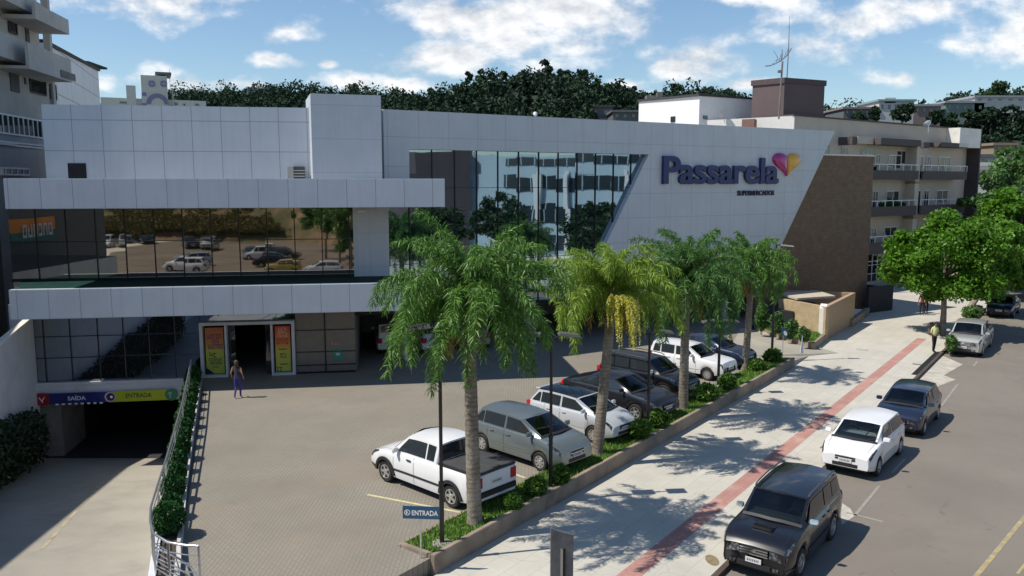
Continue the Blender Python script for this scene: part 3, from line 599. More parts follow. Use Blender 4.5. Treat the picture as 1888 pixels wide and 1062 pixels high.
pA('sliding_door', MB().box((d0 + .02, .15, .02), (d0 + .3, .19, ztop - .05)), WIN); pA('sliding_door', MB().box((d1 - .3, .15, .02), (d1 - .02, .19, ztop - .05)), WIN)
def grad_poster(name, stops):
    m = mat(name, (1, 1, 1), .5, var=0); t = m.node_tree; tcn = t.nodes.new('ShaderNodeTexCoord'); s = t.nodes.new('ShaderNodeSeparateXYZ'); t.links.new(tcn.outputs['Generated'], s.inputs[0])
    r = t.nodes.new('ShaderNodeValToRGB'); t.links.new(s.outputs['Z'], r.inputs[0]); r.color_ramp.elements[0].position = stops[0][0]; r.color_ramp.elements[0].color = (*stops[0][1], 1)
    r.color_ramp.elements[1].position = stops[-1][0]; r.color_ramp.elements[1].color = (*stops[-1][1], 1)
    for p, c in stops[1:-1]: e = r.color_ramp.elements.new(p); e.color = (*c, 1)
    t.links.new(r.outputs[0], m.node_tree.nodes['Principled BSDF'].inputs['Base Color']); return m
PO1 = grad_poster('poster_print', [(0, (.4, .48, .06)), (.5, (.5, .5, .08)), (.62, (.55, .24, .06)), (1, (.5, .12, .04))])
PO2 = grad_poster('poster_print_two', [(0, (.45, .5, .08)), (.45, (.55, .48, .07)), (.65, (.6, .2, .05)), (1, (.55, .05, .03))])
def glyphs(mb, x0, x1, z0, z1, y, n, seed, tilt=0.):      # rows of broad printed strokes, not legible in the photo
    rr = random.Random(seed); w = (x1 - x0) / n
    for i in range(n):
        a = x0 + i * w + w * .1; b = a + w * .78; th = (z1 - z0) * .2; dz = tilt * (i - n / 2) * w
        kind = rr.randrange(4)
        mb.box((a, y - .004, z0 + dz), (a + w * .2, y, z1 + dz))
        if kind != 1: mb.box((a + w * .2, y - .004, z1 - th + dz), (b, y, z1 + dz))
        if kind != 2: mb.box((b - w * .2, y - .004, z0 + dz), (b, y, z1 - th * 1.01 + dz))
        if kind != 3: mb.box((a + w * .2, y - .004, z0 + dz), (b - w * .201, y, z0 + th + dz))
NAVY = mat('navy_ink', (.012, .015, .05), .5, var=0); REDINK = mat('red_ink', (.5, .025, .02), .5, var=0); PURP = mat('purple_ink', (.16, .02, .1), .5, var=0)
a_, b_ = e0 + .22, d0 - .18
po = pA('poster', MB().box((a_, -.12, .16), (b_, -.08, ztop - .12)), PO1); hh = ztop - .28; w_ = b_ - a_
gl = MB(); glyphs(gl, a_ + .06, b_ - .08, .16 + hh * .76, .16 + hh * .86, -.122, 5, 1); glyphs(gl, a_ + .3, b_ - .2, .16 + hh * .66, .16 + hh * .74, -.122, 3, 2); glyphs(gl, a_ + .1, b_ - .04, .16 + hh * .54, .16 + hh * .64, -.122, 6, 3); gl.build('poster_print_large', PURP, po, FA.m)
gl = MB(); glyphs(gl, a_ + .14, a_ + .5, .16 + hh * .36, .16 + hh * .45, -.122, 2, 4, -.3); glyphs(gl, a_ + .12, b_ - .1, .16 + hh * .28, .16 + hh * .34, -.122, 6, 5); glyphs(gl, a_ + .16, b_ - .1, .16 + hh * .2, .16 + hh * .26, -.122, 6, 6); glyphs(gl, a_ + .26, b_ - .25, .16 + hh * .13, .16 + hh * .16, -.122, 5, 7)
gl.add([(a_, -.126, .16), (a_ + .35, -.126, .16), (a_, -.126, .45)], [(0, 1, 2)]); gl.build('poster_print_small', NAVY, po, FA.m)
a_, b_ = d1 + .18, e1_ - .22
po = pA('poster', MB().box((a_, -.12, .16), (b_, -.08, ztop - .12)), PO2)
gl = MB(); glyphs(gl, a_ + .15, b_ - .15, .16 + hh * .9, .16 + hh * .96, -.122, 3, 8); glyphs(gl, a_ + .12, b_ - .12, .16 + hh * .76, .16 + hh * .88, -.122, 4, 9); gl.build('poster_print_pale', mat('pale_ink', (.6, .42, .25), .5, var=0), po, FA.m)
gl = MB(); glyphs(gl, a_ + .06, b_ - .08, .16 + hh * .6, .16 + hh * .72, -.122, 4, 10); gl.build('poster_print_red', REDINK, po, FA.m)
gl = MB(); glyphs(gl, a_ + .2, b_ - .2, .16 + hh * .3, .16 + hh * .4, -.122, 4, 12); gl.box((a_ + .15, -.125, .16 + hh * .48), (b_ - .15, -.122, .16 + hh * .5)); gl.box((a_ + .2, -.125, .16 + hh * .15), (b_ - .15, -.122, .16 + hh * .17)); glyphs(gl, a_ + .04, a_ + .3, .17, .16 + hh * .1, -.122, 2, 13); gl.build('poster_print_small', NAVY, po, FA.m)
# beam over the garage opening with its two-way sign
rws = FA.loc(RW[0])[0]
bzb = plA(200, 741, -.15)[1]
pA('garage_beam', MB().box((-.1, -.15, bzb), (rws, .25, -.0)), WHITE_P, bevel=.01)
pA('garage_beam', MB().box((-.1, -.25, -.1), (rws, -.152, .0)), WHITE_P)
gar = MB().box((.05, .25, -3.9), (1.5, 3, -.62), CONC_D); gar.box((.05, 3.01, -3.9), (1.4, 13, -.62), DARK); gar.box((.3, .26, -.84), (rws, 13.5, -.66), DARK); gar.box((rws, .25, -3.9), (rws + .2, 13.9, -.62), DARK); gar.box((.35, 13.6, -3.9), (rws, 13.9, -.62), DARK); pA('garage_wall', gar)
pA('entrance_column', MB().box((.05, -.12, -3.7), (.6, .24, bzb - .002)), WHITE_P)
# sign
sx0, sz0 = plA(70, 747, -.3); sx1, sz1 = plA(326, 718, -.3); sz0 = plA(200, 741.5, -.3)[1]; sz1 = plA(200, 722, -.3)[1]; sh = sz1 - sz0; sm = plA(204, 735, -.3)[0]
sb = pA('garage_sign', MB().box((sx0, -.3, sz0), (sm, -.26, sz1)), mat('sign_navy', (.02, .025, .14), .4, var=0))
def rrect(mb, x0, x1, z0, z1, r, y0, y1, m=None, n=5):
    pts = []
    for cx, cz, a in ((x1 - r, z1 - r, 0), (x0 + r, z1 - r, 90), (x0 + r, z0 + r, 180), (x1 - r, z0 + r, 270)):
        for k in range(n + 1): t = R(a + 90 * k / n); pts.append((cx + r * math.cos(t), cz + r * math.sin(t)))
    mb.poly(pts, y0, y1, m); return mb
def disc(mb, cx, cz, r, y0, y1, m=None, n=24, sx=1): mb.poly([(cx + r * sx * math.cos(2 * math.pi * k / n), cz + r * math.sin(2 * math.pi * k / n)) for k in range(n)], y0, y1, m); return mb
SRED = mat('sign_red', (.28, .01, .02), .4, var=0); SYEL = mat('sign_yellow', (.42, .48, .02), .4, var=0); SGRN = mat('sign_green', (.03, .22, .1), .4, var=0); SWH = mat('sign_white', (.75, .75, .75), .4, var=0)
rrect(MB(), sx0 - .1, sx0 + .48, sz0 - .03, sz1 + .03, .12, -.325, -.301).build('sign_end', SRED, sb, FA.m)
MB().box((sm + .002, -.3, sz0), (sx1 - .2, -.26, sz1)).build('sign_panel', SYEL, sb, FA.m)
disc(MB(), sx1 - .25, (sz0 + sz1) / 2, sh * .56, -.33, -.302).build('sign_end', SGRN, sb, FA.m)
q = disc(MB(), sm, (sz0 + sz1) / 2, sh * .5, -.325, -.302, mat('sign_pink', (.5, .35, .42), .4, var=0)); disc(q, sm, (sz0 + sz1) / 2, sh * .36, -.332, -.326, NAVY); disc(q, sm + .05, (sz0 + sz1) / 2, sh * .12, -.338, -.333, SWH, 10); q.build('sign_emblem', None, sb, FA.m)
text_fit('SAÍDA', 'sign_lettering', plA(125, 735, -.3)[0], plA(158, 735, -.3)[0], sz0 + sh * .3, sz0 + sh * .78, -.303, SWH, sb, FA.m, ext=.004, off=.012)
text_fit('ENTRADA', 'sign_lettering', plA(232, 735, -.3)[0], plA(280, 735, -.3)[0], sz0 + sh * .34, sz0 + sh * .76, -.303, NAVY, sb, FA.m, ext=.004, off=.012)
q = MB(); cx = sx0 + .19; cz = (sz0 + sz1) / 2
for a in (-50, 50): q.tube([(cx, -.335, cz - .08), (cx + .16 * math.sin(R(a)), -.335, cz + .1)], .018, 5)
q.tube([(cx + .02, -.335, cz - .16), (cx + .02, -.335, cz)], .018, 5)
cx = sx1 - .3; q.tube([(cx, -.34, cz - .15), (cx, -.34, cz + .14)], .018, 5); q.tube([(cx - .1, -.34, cz + .03), (cx, -.34, cz + .15), (cx + .08, -.34, cz + .04)], .016, 5); q.build('sign_arrow', SWH, sb, FA.m)
q = MB()
for k in range(8): xq = sx0 + .75 + k * .27; q.box((xq, -.31, sz0 - .05), (xq + .13, -.29, sz0 + .02))
q.build('sign_dashes', SWH, sb, FA.m)
# open ground floor to the right
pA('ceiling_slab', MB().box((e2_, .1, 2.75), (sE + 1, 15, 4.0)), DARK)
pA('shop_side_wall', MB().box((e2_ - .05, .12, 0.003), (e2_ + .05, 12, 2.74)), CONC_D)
# ------------------------------------------------------------------ right wing
tzB = (plB(702, 205)[1] + plB(1533, 240)[1]) / 2; gtB = (plB(750, 275)[1] + plB(1190, 285)[1]) / 2
gl0 = plB(750, 300)[0]; r0 = plB(1533, 240)[0]; r1x, r1z = plB(1435, 450); l0 = plB(1190, 285)[0]; l1x, l1z = plB(1080, 515)
SOF = 2.55
rsl = (r0 - r1x) / (tzB - r1z); lsl = (l0 - l1x) / (gtB - l1z)
rb_ = r0 - rsl * (tzB - SOF); lb_ = l0 - lsl * (gtB - SOF); print('slants', rsl, lsl, r0, rb_, l0, lb_, tzB, gtB)
sb_z = zt - .3
outl = [(0, tzB), (0, sb_z), (gl0, sb_z), (gl0, gtB), (l0, gtB), (lb_, SOF), (rb_, SOF), (r0, tzB)]
pB('slanted_wall', MB().poly(outl, -.3, .05), WHITE_B)
g0 = plB(716, 440)[0]
pB('glass_wall', MB().box((g0, .06, SOF), (l0 + .3, .2, gtB + .2)), GLASS_R)
mu = MB(); x = gl0 + .1; k = 0
while x < l0:
    zlo = SOF if x < lb_ else gtB - (l0 - x) / lsl
    mu.box((x - .018, .0, max(SOF, zlo) if x > lb_ else SOF), (x + .018, .058, gtB)); x += 1.28; k += 1
for z in (gtB - 1.9, gtB - 3.8, gtB - 5.7, gtB - 7.4): mu.box((g0, .01, z - .012), (lb_ + (z - SOF) * lsl, .056, z + .012))
pB('mullion_grid', mu, MULL)
bx0 = rb_ - .4; bx1 = FB.len; bzt = (plB(1611, 288)[1] + plB(1515, 287)[1]) / 2
pB('brick_wall', MB().box((bx0, .06, -.6), (bx1, .4, bzt)), BRICK)
pB('brick_coping', MB().box((rb_ + 3, .0, bzt + .002), (bx1 + .05, .5, bzt + .1)), OFFW)
pB('side_wall', MB().box((bx1 - .3, .41, -.6), (bx1, 16, bzt)), BRICK)
pB('roof', MB().box((.1, .4, tzB - .6), (r0 - .1, 15.5, tzB - .4)), CONC)
pB('roof', MB().box((r0 - .1, .42, bzt - .4), (bx1 - .31, 15.5, bzt - .2)), CONC)
pB('inner_body', MB().box((.05, .22, SOF), (bx0, 15.4, tzB - .62)), DARK)
pB('rear_wall', MB().box((0, 15.5, 0), (bx1, 15.8, bzt)), WHITE_P)
pB('parking_back_wall', MB().box((-1, 9.0, 0.003), (bx0, 9.2, SOF)), CONC_D)
for s in (1.5, 9, 16.5, 24, 30):
    pB('column', MB().box((s - .25, .5, 0.003), (s + .25, 1.0, SOF)), OFFW, bevel=.02)
# lettering and emblem
LB = mat('sign_blue_letters', (.016, .026, .12), .35, var=.05)
x0, zt_ = plB(1222, 296, -.4); x1, zb_ = plB(1433, 341, -.4)
zb2 = plB(1222, 338, -.4)[1]; 
text_fit('Passarela', 'sign_lettering', x0, x1, (zb_ + zb2) / 2 , plB(1400, 291, -.4)[1], -.42, LB, st_b, FB.m, ext=.1, off=.023, bev=.0, spacing=.97)
x0, z_ = plB(1360, 353, -.35); x1, z2_ = plB(1427, 360, -.35)
text_fit('SUPERMERCADOS', 'sign_lettering', x0, x1, z2_, z2_ + .32, -.35, NAVY, st_b, FB.m, ext=.03, off=.012)
hx, hz_ = plB(1452, 325, -.5); hz_t = plB(1452, 283, -.5)[1]; hw = plB(1478, 300, -.5)[0] - hx
def half_heart(side):
    pts = []; n = 18
    for k in range(n + 1):
        t = math.pi * k / n; x = (math.sin(t) ** 3); z = (13 * math.cos(t) - 5 * math.cos(2 * t) - 2 * math.cos(3 * t) - math.cos(4 * t)) / 16
        pts.append((x, (z + 1.06) / 1.75))
    vs = []; fs = []; rings = ((1., 0), (.97, .16), (.8, .26), (.5, .32), (.1, .34))
    cx, cz = .42, .6
    for sc, dep in rings:
        for x, z in pts: vs.append((hx + side * (cx + (x - cx) * sc if sc < 1 else x) * hw * 1.0, -.3 - dep, hz_ + (cz + (z - cz) * sc) * (hz_t - hz_)))
    m_ = n + 1
    for r_ in range(len(rings) - 1):
        for k in range(n): fs.append((r_ * m_ + k, r_ * m_ + k + 1, (r_ + 1) * m_ + k + 1, (r_ + 1) * m_ + k))
        fs.append((r_ * m_ + n, r_ * m_, (r_ + 1) * m_, (r_ + 1) * m_ + n))
    fs.append(tuple((len(rings) - 1) * m_ + k for k in range(m_)))
    return MB().add(vs, fs)
hb = half_heart(-1).build('heart_emblem', paint('magenta_plastic', (.42, .02, .17), 0), st_b, FB.m, smooth=50)
half_heart(1).build('heart_half', paint('yellow_plastic', (.75, .38, .02), 0), hb, FB.m, smooth=50)
# ------------------------------------------------------------------ ramp walls, shrub bed, railing
rwl = empty('retaining_wall', (RW[2].x, RW[2].y, -.6), 0, 'white retaining wall with a planting bed along the right side of the garage ramp', 'wall')
def ribbon(mb, pts, off0, off1, z0, z1, m=None):
    pts = [Vector(p) for p in pts]; L_ = []; R_ = []
    for i, p in enumerate(pts):
        d = (pts[min(i + 1, len(pts) - 1)] - pts[max(0, i - 1)]).normalized(); n = Vector((-d.y, d.x)); L_.append(p + n * off0); R_.append(p + n * off1)
    zz0 = z0 if isinstance(z0, list) else [z0] * len(pts); zz1 = z1 if isinstance(z1, list) else [z1] * len(pts)
    for i in range(len(pts) - 1):
        a, b, c, d = L_[i], L_[i + 1], R_[i + 1], R_[i]
        mb.hexa([(*a, zz0[i]), (*b, zz0[i + 1]), (*c, zz0[i + 1]), (*d, zz0[i]), (*a, zz1[i]), (*b, zz1[i + 1]), (*c, zz1[i + 1]), (*d, zz1[i])], m)
    return mb
ribbon(MB(), RW[:5], 0, .16, -4.2, .16).build('wall_panel', WHITE_P, rwl, Matrix())
ribbon(MB(), RW[:5], .161, .55, .002, .1).build('soil_bed', mat('soil', (.06, .045, .03), .95), rwl, Matrix())
ribbon(MB(), RW[:5], .551, .68, .003, .15).build('kerb_edge', mat('light_kerb', (.5, .47, .42), .85, var=.15), rwl, Matrix())
ribbon(MB(), [RW[4], RW[5]], 0, .16, -4.2, .05).build('wall_panel', WHITE_P, rwl, Matrix())
lwl = empty('boundary_wall', (LW[1].x, LW[1].y, 0), 0, 'tall white boundary wall sloping down beside the left of the garage ramp', 'wall')
tz1 = AY(73, 587, LW[0].y).z
LW0 = [LW[0] + Vector((.1, -.02)), LW[1], LW[2]]
ribbon(MB(), LW0, 0, -.2, -4.2, [tz1, 1.2, 0.4]).build('wall_panel', WHITE_P, lwl, Matrix())
ribbon(MB(), LW0, .03, -.24, [tz1 + .002, 1.202, .402], [tz1 + .1, 1.3, .5]).build('coping', OFFW, lwl, Matrix())
# ------------------------------------------------------------------ vegetation
def leaf_quads(cen, size, elong=1.6, up=0.35, jit=.35):
    n = len(cen); d = rng.normal(size=(n, 3)); d /= np.linalg.norm(d, axis=1)[:, None]
    nn = rng.normal(size=(n, 3)); nn[:, 2] += up * 2; e = np.cross(d, nn); e /= (np.linalg.norm(e, axis=1)[:, None] + 1e-9)
    s = size * (1 + rng.uniform(-jit, jit, n))[:, None]; d = d * s * elong * .5; e = e * s * .5
    return np.stack([cen - d, cen - e * .9, cen + d, cen + e * .9], 1)
def blob_points(c, rad, n, shell=.55):         # points in an ellipsoid, denser near its skin
    d = rng.normal(size=(n, 3)); d /= np.linalg.norm(d, axis=1)[:, None]; r = (shell + (1 - shell) * rng.random(n)) ** .8
    return np.array(c) + d * r[:, None] * np.array(rad)
def crown_points(c, rad, nclump, per, crad, seed=None, shell=.5, flat=.75):
    out = []
    cc = blob_points(c, rad, nclump, shell)
    for q in cc:
        r = crad * random.uniform(.6, 1.35); out.append(blob_points(q, (r, r, r * flat), int(per * random.uniform(.5, 1.4)), .2))
    return np.concatenate(out), cc
def tree(name, label, base, top_z, c, rad, nclump, per, crad, leaf, lm, trunk_r=.16, stems=1, group=None, cat='tree'):
    t = empty(name, base, 0, label, cat, group); b = Vector(base)
    pts, cc = crown_points(c, rad, nclump, per, crad)
    pts = pts[pts[:, 2] > base[2] + .6]
    tr = MB()
    for s in range(stems):
        o = Vector((random.uniform(-.25, .25), random.uniform(-.25, .25), 0)) if stems > 1 else Vector((0, 0, 0)); hub = Vector((c[0] + o.x * 3, c[1] + o.y * 3, c[2] - rad[2] * .45))
        tr.tube([b + o, b + o + (hub - b - o) * .35 + Vector((.06, .03, 0)), hub], [trunk_r * 1.25, trunk_r, trunk_r * .8], 9)
        for q in cc[s::max(1, len(cc) // (9 // stems + 2))]:
            q = Vector(q); mid = hub.lerp(q, .5) + Vector((0, 0, .1 * rad[2])); tr.tube([hub - Vector((0, 0, .1)), mid, q], [trunk_r * .5, trunk_r * .3, trunk_r * .1], 5)
    tr.build('trunk', BARK_T, t, Matrix(), smooth=True)
    obj('crown', quads_mesh('crown', leaf_quads(pts, leaf), lm), t, Matrix()); return t
def frond(origin, az, el, L, nl, lw, ll, droop, out, plum=.5):
    """arching rachis with leaflets standing off it all round, tips falling"""
    o = Vector(origin); n = 12; pts = []; p = o.copy(); e = el; yaw = az; dy = random.uniform(-.05, .05)
    for i in range(n):
        pts.append(p.copy()); p = p + Vector((math.cos(yaw) * math.cos(e), math.sin(yaw) * math.cos(e), math.sin(e))) * (L / n); e -= droop * (.45 + 1.5 * i / n) / n; yaw += dy
        if e < -1.5: e = -1.5
    side = Vector((-math.sin(az), math.cos(az), 0))
    for k in range(nl):
        t = .1 + .9 * (k + random.random()) / nl; i = min(int(t * (n - 1)), n - 2); f = t * (n - 1) - i; q = pts[i].lerp(pts[i + 1], f); dr = (pts[i + 1] - pts[i]).normalized()
        upv = side.cross(dr).normalized()
        for s in (-1, 1):
            a = random.gauss(.0, plum); dv = (side * s * math.cos(a) + upv * math.sin(a)) + dr * random.uniform(.25, .9); dv.normalize(); dv += Vector((random.gauss(0, .12), random.gauss(0, .12), random.gauss(0, .12)))
            l = ll * (1 - .5 * abs(t - .5) / .5) * random.uniform(.6, 1.2); g = random.uniform(.1, .55); m1 = q + dv * l * .5 + Vector((0, 0, -.08 * l)); m2 = m1 + dv * l * .38 + Vector((0, 0, -g * l)); w = dv.cross(Vector((random.gauss(0, 1), random.gauss(0, 1), random.gauss(0, 1)))).normalized() * lw * .5
            out.append((q - w * .7, q + w * .7, m1 + w, m1 - w)); out.append((m1 - w, m1 + w, m2 + w * .2, m2 - w * .2))
    return pts
def palm(label, base, top, rtop, rx, up, down, nf, seed, blossom=None, tr=(.2, .13), dens=1., group='palms in the planter strip', azoff=0, lm=None):
    random.seed(seed); b = Vector(base); tp = Vector(top); t = empty('palm_tree', b, 0, label, 'palm tree', group)
    tk = MB(); n = 46; pts = []; rr = []
    for i in range(n + 1):
        s = i / n; pts.append(b.lerp(tp, s) + Vector((math.sin(s * 2.4 + seed) * .03, math.cos(s * 2) * .02, 0))); r = tr[0] * (1 - s) ** .8 * 1.0 + tr[1] * s * 1.0
        r = tr[1] + (tr[0] - tr[1]) * (1 - s) ** 1.2; rr.append(r * (1.05 if i % 2 else 1.0) * (1.18 if i == 0 else 1) )
    tk.tube(pts, rr, 12); tk.build('trunk', BARK, t, Matrix(), smooth=55)
    cs = MB(); cs.tube([tp - Vector((0, 0, .1)), tp + Vector((0, 0, .35)), tp + Vector((0, 0, .8))], [tr[1] * 1.05, tr[1] * .9, .05], 10)
    cs.build('crownshaft', mat('crownshaft', (.15, .14, .07), .7, var=.3), t, Matrix(), smooth=50)
    q = []; ra = MB(); o = tp + Vector((0, 0, .45))
    for k in range(nf):
        f = k / nf; az = k * 2.39996 + azoff + random.uniform(-.2, .2)
        el = R(84 - 88 * f ** 1.0 + random.uniform(-12, 12)); gap = blossom is not None and abs((az - blossom + math.pi) % (2 * math.pi) - math.pi) < .6
        if gap and f > .35: continue
        el = el; L = (up * 1.25 + (rx * 1.5 + .2 * down - up * 1.25) * min(1, f * 1.5)) * random.uniform(.8, 1.12)
        dr = 1.5 + 1.15 * f + random.uniform(-.4, .6)
        pts = frond(o, az, el, L, int(120 * dens), .026, .40, dr, q, 1.0)
        ra.tube(pts, [.022 - .0017 * i for i in range(len(pts))], 4)
    c = obj('crown', quads_mesh('crown', np.array([[tuple(v_) for v_ in f] for f in q]), lm or LEAF_PALM), t, Matrix())
    ra.build('frond_stem', mat('frond_stem', (.16, .2, .05), .6), c, Matrix())
    q = []
    for k in range(7): frond(o - Vector((0, 0, .3)), random.uniform(0, 6.28), R(-5), rx * .75, 24, .03, .35, 3.0, q, .8)
    obj('dry_fronds', quads_mesh('dry', np.array([[tuple(v_) for v_ in f] for f in q]), LEAF_PALM_D), t, Matrix())
    if blossom is not None:
        q = []; bo = o - Vector((0, 0, .1))
        for k in range(30):
            a_ = blossom + random.uniform(-.35, .35); p_ = bo + Vector((math.cos(a_), math.sin(a_), .3)) * random.uniform(.5, 1.0); frond(p_, a_ + random.uniform(-.8, .8), R(-20), random.uniform(.7, 2.3), 66, .028, .09, 2.6, q, 1.4)
        obj('blossom', quads_mesh('blossom', np.array([[tuple(v_) for v_ in f] for f in q]), LEAF_PALM_Y), t, Matrix())
    return t
def gy(px, py, z=.03): return G(px, py, z)
pb = gy(875, 965); palm('tall shaggy palm beside the white pickup, nearest of the palms', pb, AY(868, 592, pb.y), 0, 2.2, 2.3, 1.3, 68, 3, tr=(.2, .15), dens=1.25)
pb = gy(1103, 838); palm('palm with a hanging bright yellow flower cluster', pb, AY(1126, 568, pb.y + .2), 0, 1.95, 2.0, 1.1, 60, 5, blossom=-1.3, lm=LEAF_PALM_L, tr=(.19, .15), dens=1.15)
pb = gy(1258, 755); palm('palm with the highest crown, in front of the white panelled wall', pb, AY(1266, 545, pb.y), 0, 2.05, 2.7, 1.8, 66, 8, lm=LEAF_PALM_M, tr=(.2, .15), dens=1.15)
pb = gy(1373, 682); palm('smaller palm at the far end of the planter near the brick wall', pb, AY(1384, 515, pb.y), 0, 1.8, 1.9, 1.2, 58, 13, tr=(.18, .14), dens=1.1)
random.seed(21)
def bush(label, c, rad, n, size, lm, name='bush', group=None, cat='bush', stems=True, shell=.55):
    ball = shell > .8
    t = empty(name, (c[0], c[1], c[2] - rad[2]), 0, label, cat, group)
    k = max(5, int(n / 130)); cc = blob_points(c, [r * .62 for r in rad], k, .4); P = np.concatenate([blob_points(q, [r * random.uniform(.35, .55) for r in rad], n // k, .3) for q in cc] + [blob_points(c, [r * .85 for r in rad], n // 3, shell)])
    if ball: P = np.concatenate([blob_points(c, rad, n, .8), blob_points(c, [r * .7 for r in rad], n // 3, .5)])
    P = P[P[:, 2] > c[2] - rad[2]]
    obj('foliage', quads_mesh('foliage', leaf_quads(P, size, 2.2), lm), t, Matrix())
    if stems:
        s = MB()
        for j in range(4): s.tube([(c[0] + random.uniform(-.06, .06), c[1], c[2] - rad[2]), (c[0] + random.uniform(-.5, .5) * rad[0], c[1] + random.uniform(-.5, .5) * rad[1], c[2] + rad[2] * .3)], .012, 4)
        s.build('stem', BARK_T, t, Matrix())
    return t
BG = 'bushes in the planter strip'
for px, py, w, h, lab in ((946, 944, 20, 19, 'small rounded green bush nearest the white pickup, left of the row of bushes'), (988, 918, 26, 24, 'leafy green bush between the small round bush and the second lamp post'), (1033, 897, 22, 26, 'leafy bush at the foot of the second lamp post, in front of the silver hatchback'),
                          (1180, 812, 27, 26, 'spiky light green bush in front of the two-tone hatchback'), (1216, 793, 22, 24, 'darker green bush in front of the charcoal sedan'), (1303, 742, 27, 22, 'dark leafy bush in front of the white four-door hatchback'), (1342, 720, 22, 20, 'dark leafy bush between the third and fourth palms, by a lamp post'),
                          (1395, 684, 22, 15, 'low green bush just beyond the fourth palm'), (1425, 668, 22, 16, 'last green bush at the far end of the planter')):
    q = G(px, py, .03); sc = q.y / FL; bush(lab, (q.x, q.y + .1, .03 + h * sc * .8), (w * sc, w * sc * .8, h * sc * .95), 1500, .085, LEAF_B, group=BG)
# bushes against the beige wall
for px, py, w, h, lab in ((1412, 622, 16, 34, 'tall yellowish shrub at the left end of the beige corner wall'), (1440, 626, 17, 26, 'leafy shrub in the middle of the beige corner wall'), (1468, 632, 16, 22, 'leafy shrub behind the small white stake on the island'), (1492, 640, 13, 17, 'last low shrub at the corner of the beige wall')):
    q = G(px, py, .02); q.y += .9; sc = q.y / FL; bush(lab, (q.x, q.y, .02 + h * sc), (w * sc, w * sc * .6, h * sc), 1100, .1, LEAF_T2, group='shrubs before the beige walls')
# clipped box balls in the bed by the ramp
LBL = []
bed = [Vector(p) for p in RW[:5]]
n = 15; Ltot = sum((bed[i + 1] - bed[i]).length for i in range(3)); 
words = ['first clipped ball shrub of the row, against the store front', 'second clipped ball shrub from the store front', 'third clipped ball shrub from the store front', 'fourth clipped ball shrub from the store front', 'fifth clipped ball shrub from the store front', 'sixth clipped ball shrub from the store front', 'seventh clipped ball shrub from the store front', 'clipped ball shrub at the middle of the row', 'seventh clipped ball shrub from the curved railing end', 'sixth clipped ball shrub from the curved railing end', 'fifth clipped ball shrub from the curved railing end', 'fourth clipped ball shrub from the curved railing end', 'third clipped ball shrub from the curved railing end', 'clipped ball shrub next to the last, by the curved railing', 'largest clipped ball shrub, under the curved railing end']
for k in range(n):
    t = .02 + .97 * k / (n - 1); d = t * Ltot; i = 0
    while i < 2 and d > (bed[i + 1] - bed[i]).length: d -= (bed[i + 1] - bed[i]).length; i += 1
    dr = (bed[i + 1] - bed[i]).normalized(); p = bed[i] + dr * d; nn_ = Vector((-dr.y, dr.x)) * .34; p = p + nn_
    r = .33 + .03 * math.sin(k * 2.3) + (.08 if k == n - 1 else 0)
    bush(words[k], (p.x, p.y, .1 + r), (r, r, r), 1100, .06, LEAF_BOX, name='ball_shrub', group='clipped shrubs along the ramp wall', cat='shrub', shell=.85)
# hedge climbing the left wall
hp = []
for k in range(26):
    y = 34.5 - k * .55; x = onl(LW, y) + .45; z = rz(y); 
    hp.append(blob_points((x, y, z + 1.35), (.55, .5, 1.35), 420, .5))
hd = empty('hedge', (onl(LW, 28), 28, rz(28)), 0, 'dark dense hedge growing along the left wall of the garage ramp', 'hedge')
obj('foliage', quads_mesh('foliage', leaf_quads(np.concatenate(hp), .12, 1.8), LEAF_HEDGE), hd, Matrix())
# big street tree and the trees behind it
tb = G(1738, 617, S0); cc_ = AY(1748, 478, tb.y + .5)
tree('street_tree', 'broad bright green tree with two trunks standing beside the silver pickup', tuple(tb), 0, (cc_.x, cc_.y, cc_.z), (3.7, 3.4, 2.6), 110, 480, .82, .15, LEAF_T, .17, 2)
q = AY(1672, 500, tb.y + 2); 
for i, (px, py, Y, rx, rz_, lm, lab, nc) in enumerate((
    (1838, 468, 58, 3.0, 2.5, LEAF_T, 'bright green tree just right of the two-trunked tree, over the blue sedan', 60), (1885, 412, 70, 3.6, 3.2, LEAF_T, 'green tree at the right picture edge above the nearer street trees', 60), (1815, 402, 80, 2.6, 2.6, LEAF_T2, 'paler grey-green tree beside the right end of the apartments', 50),
    (1884, 345, 95, 5.0, 4.2, LEAF_T2, 'tall light green tree in front of the dark hillside', 60), (1850, 308, 120, 3.2, 3.0, LEAF_T2, 'small rounded light tree above the white flat building', 36), (1915, 470, 66, 3.6, 3.2, LEAF_T, 'green tree cut by the right picture edge over the road', 50),
    (1798, 500, 74, 2.6, 2.4, LEAF_T, 'small green tree behind the far street lamp', 36))):
    c = AY(px, py, Y); bx_ = min(c.x, T(Tinv((0, 0))[0] * 0 + (Y - SO.y + SN.y * -4.6) / SD.y, 4.6)[0]); tree('street_tree', lab, (bx_, c.y, S0), 0, tuple(c), (rx, rx, rz_), nc, 260, rx * .23, .15 + Y * .0017, lm, .2)
q = G(1790, 588, S0); bush('small light green shrub at the foot of the kerb by the street tree', (q.x, q.y, S0 + .5), (.8, .8, .5), 900, .12, LEAF_T2)
q = G(1752, 655, S0); bush('pale leafy shrub between the trunks and the silver pickup', (q.x + .1, q.y + .2, S0 + .65), (.35, .35, .62), 700, .1, LEAF_T2)
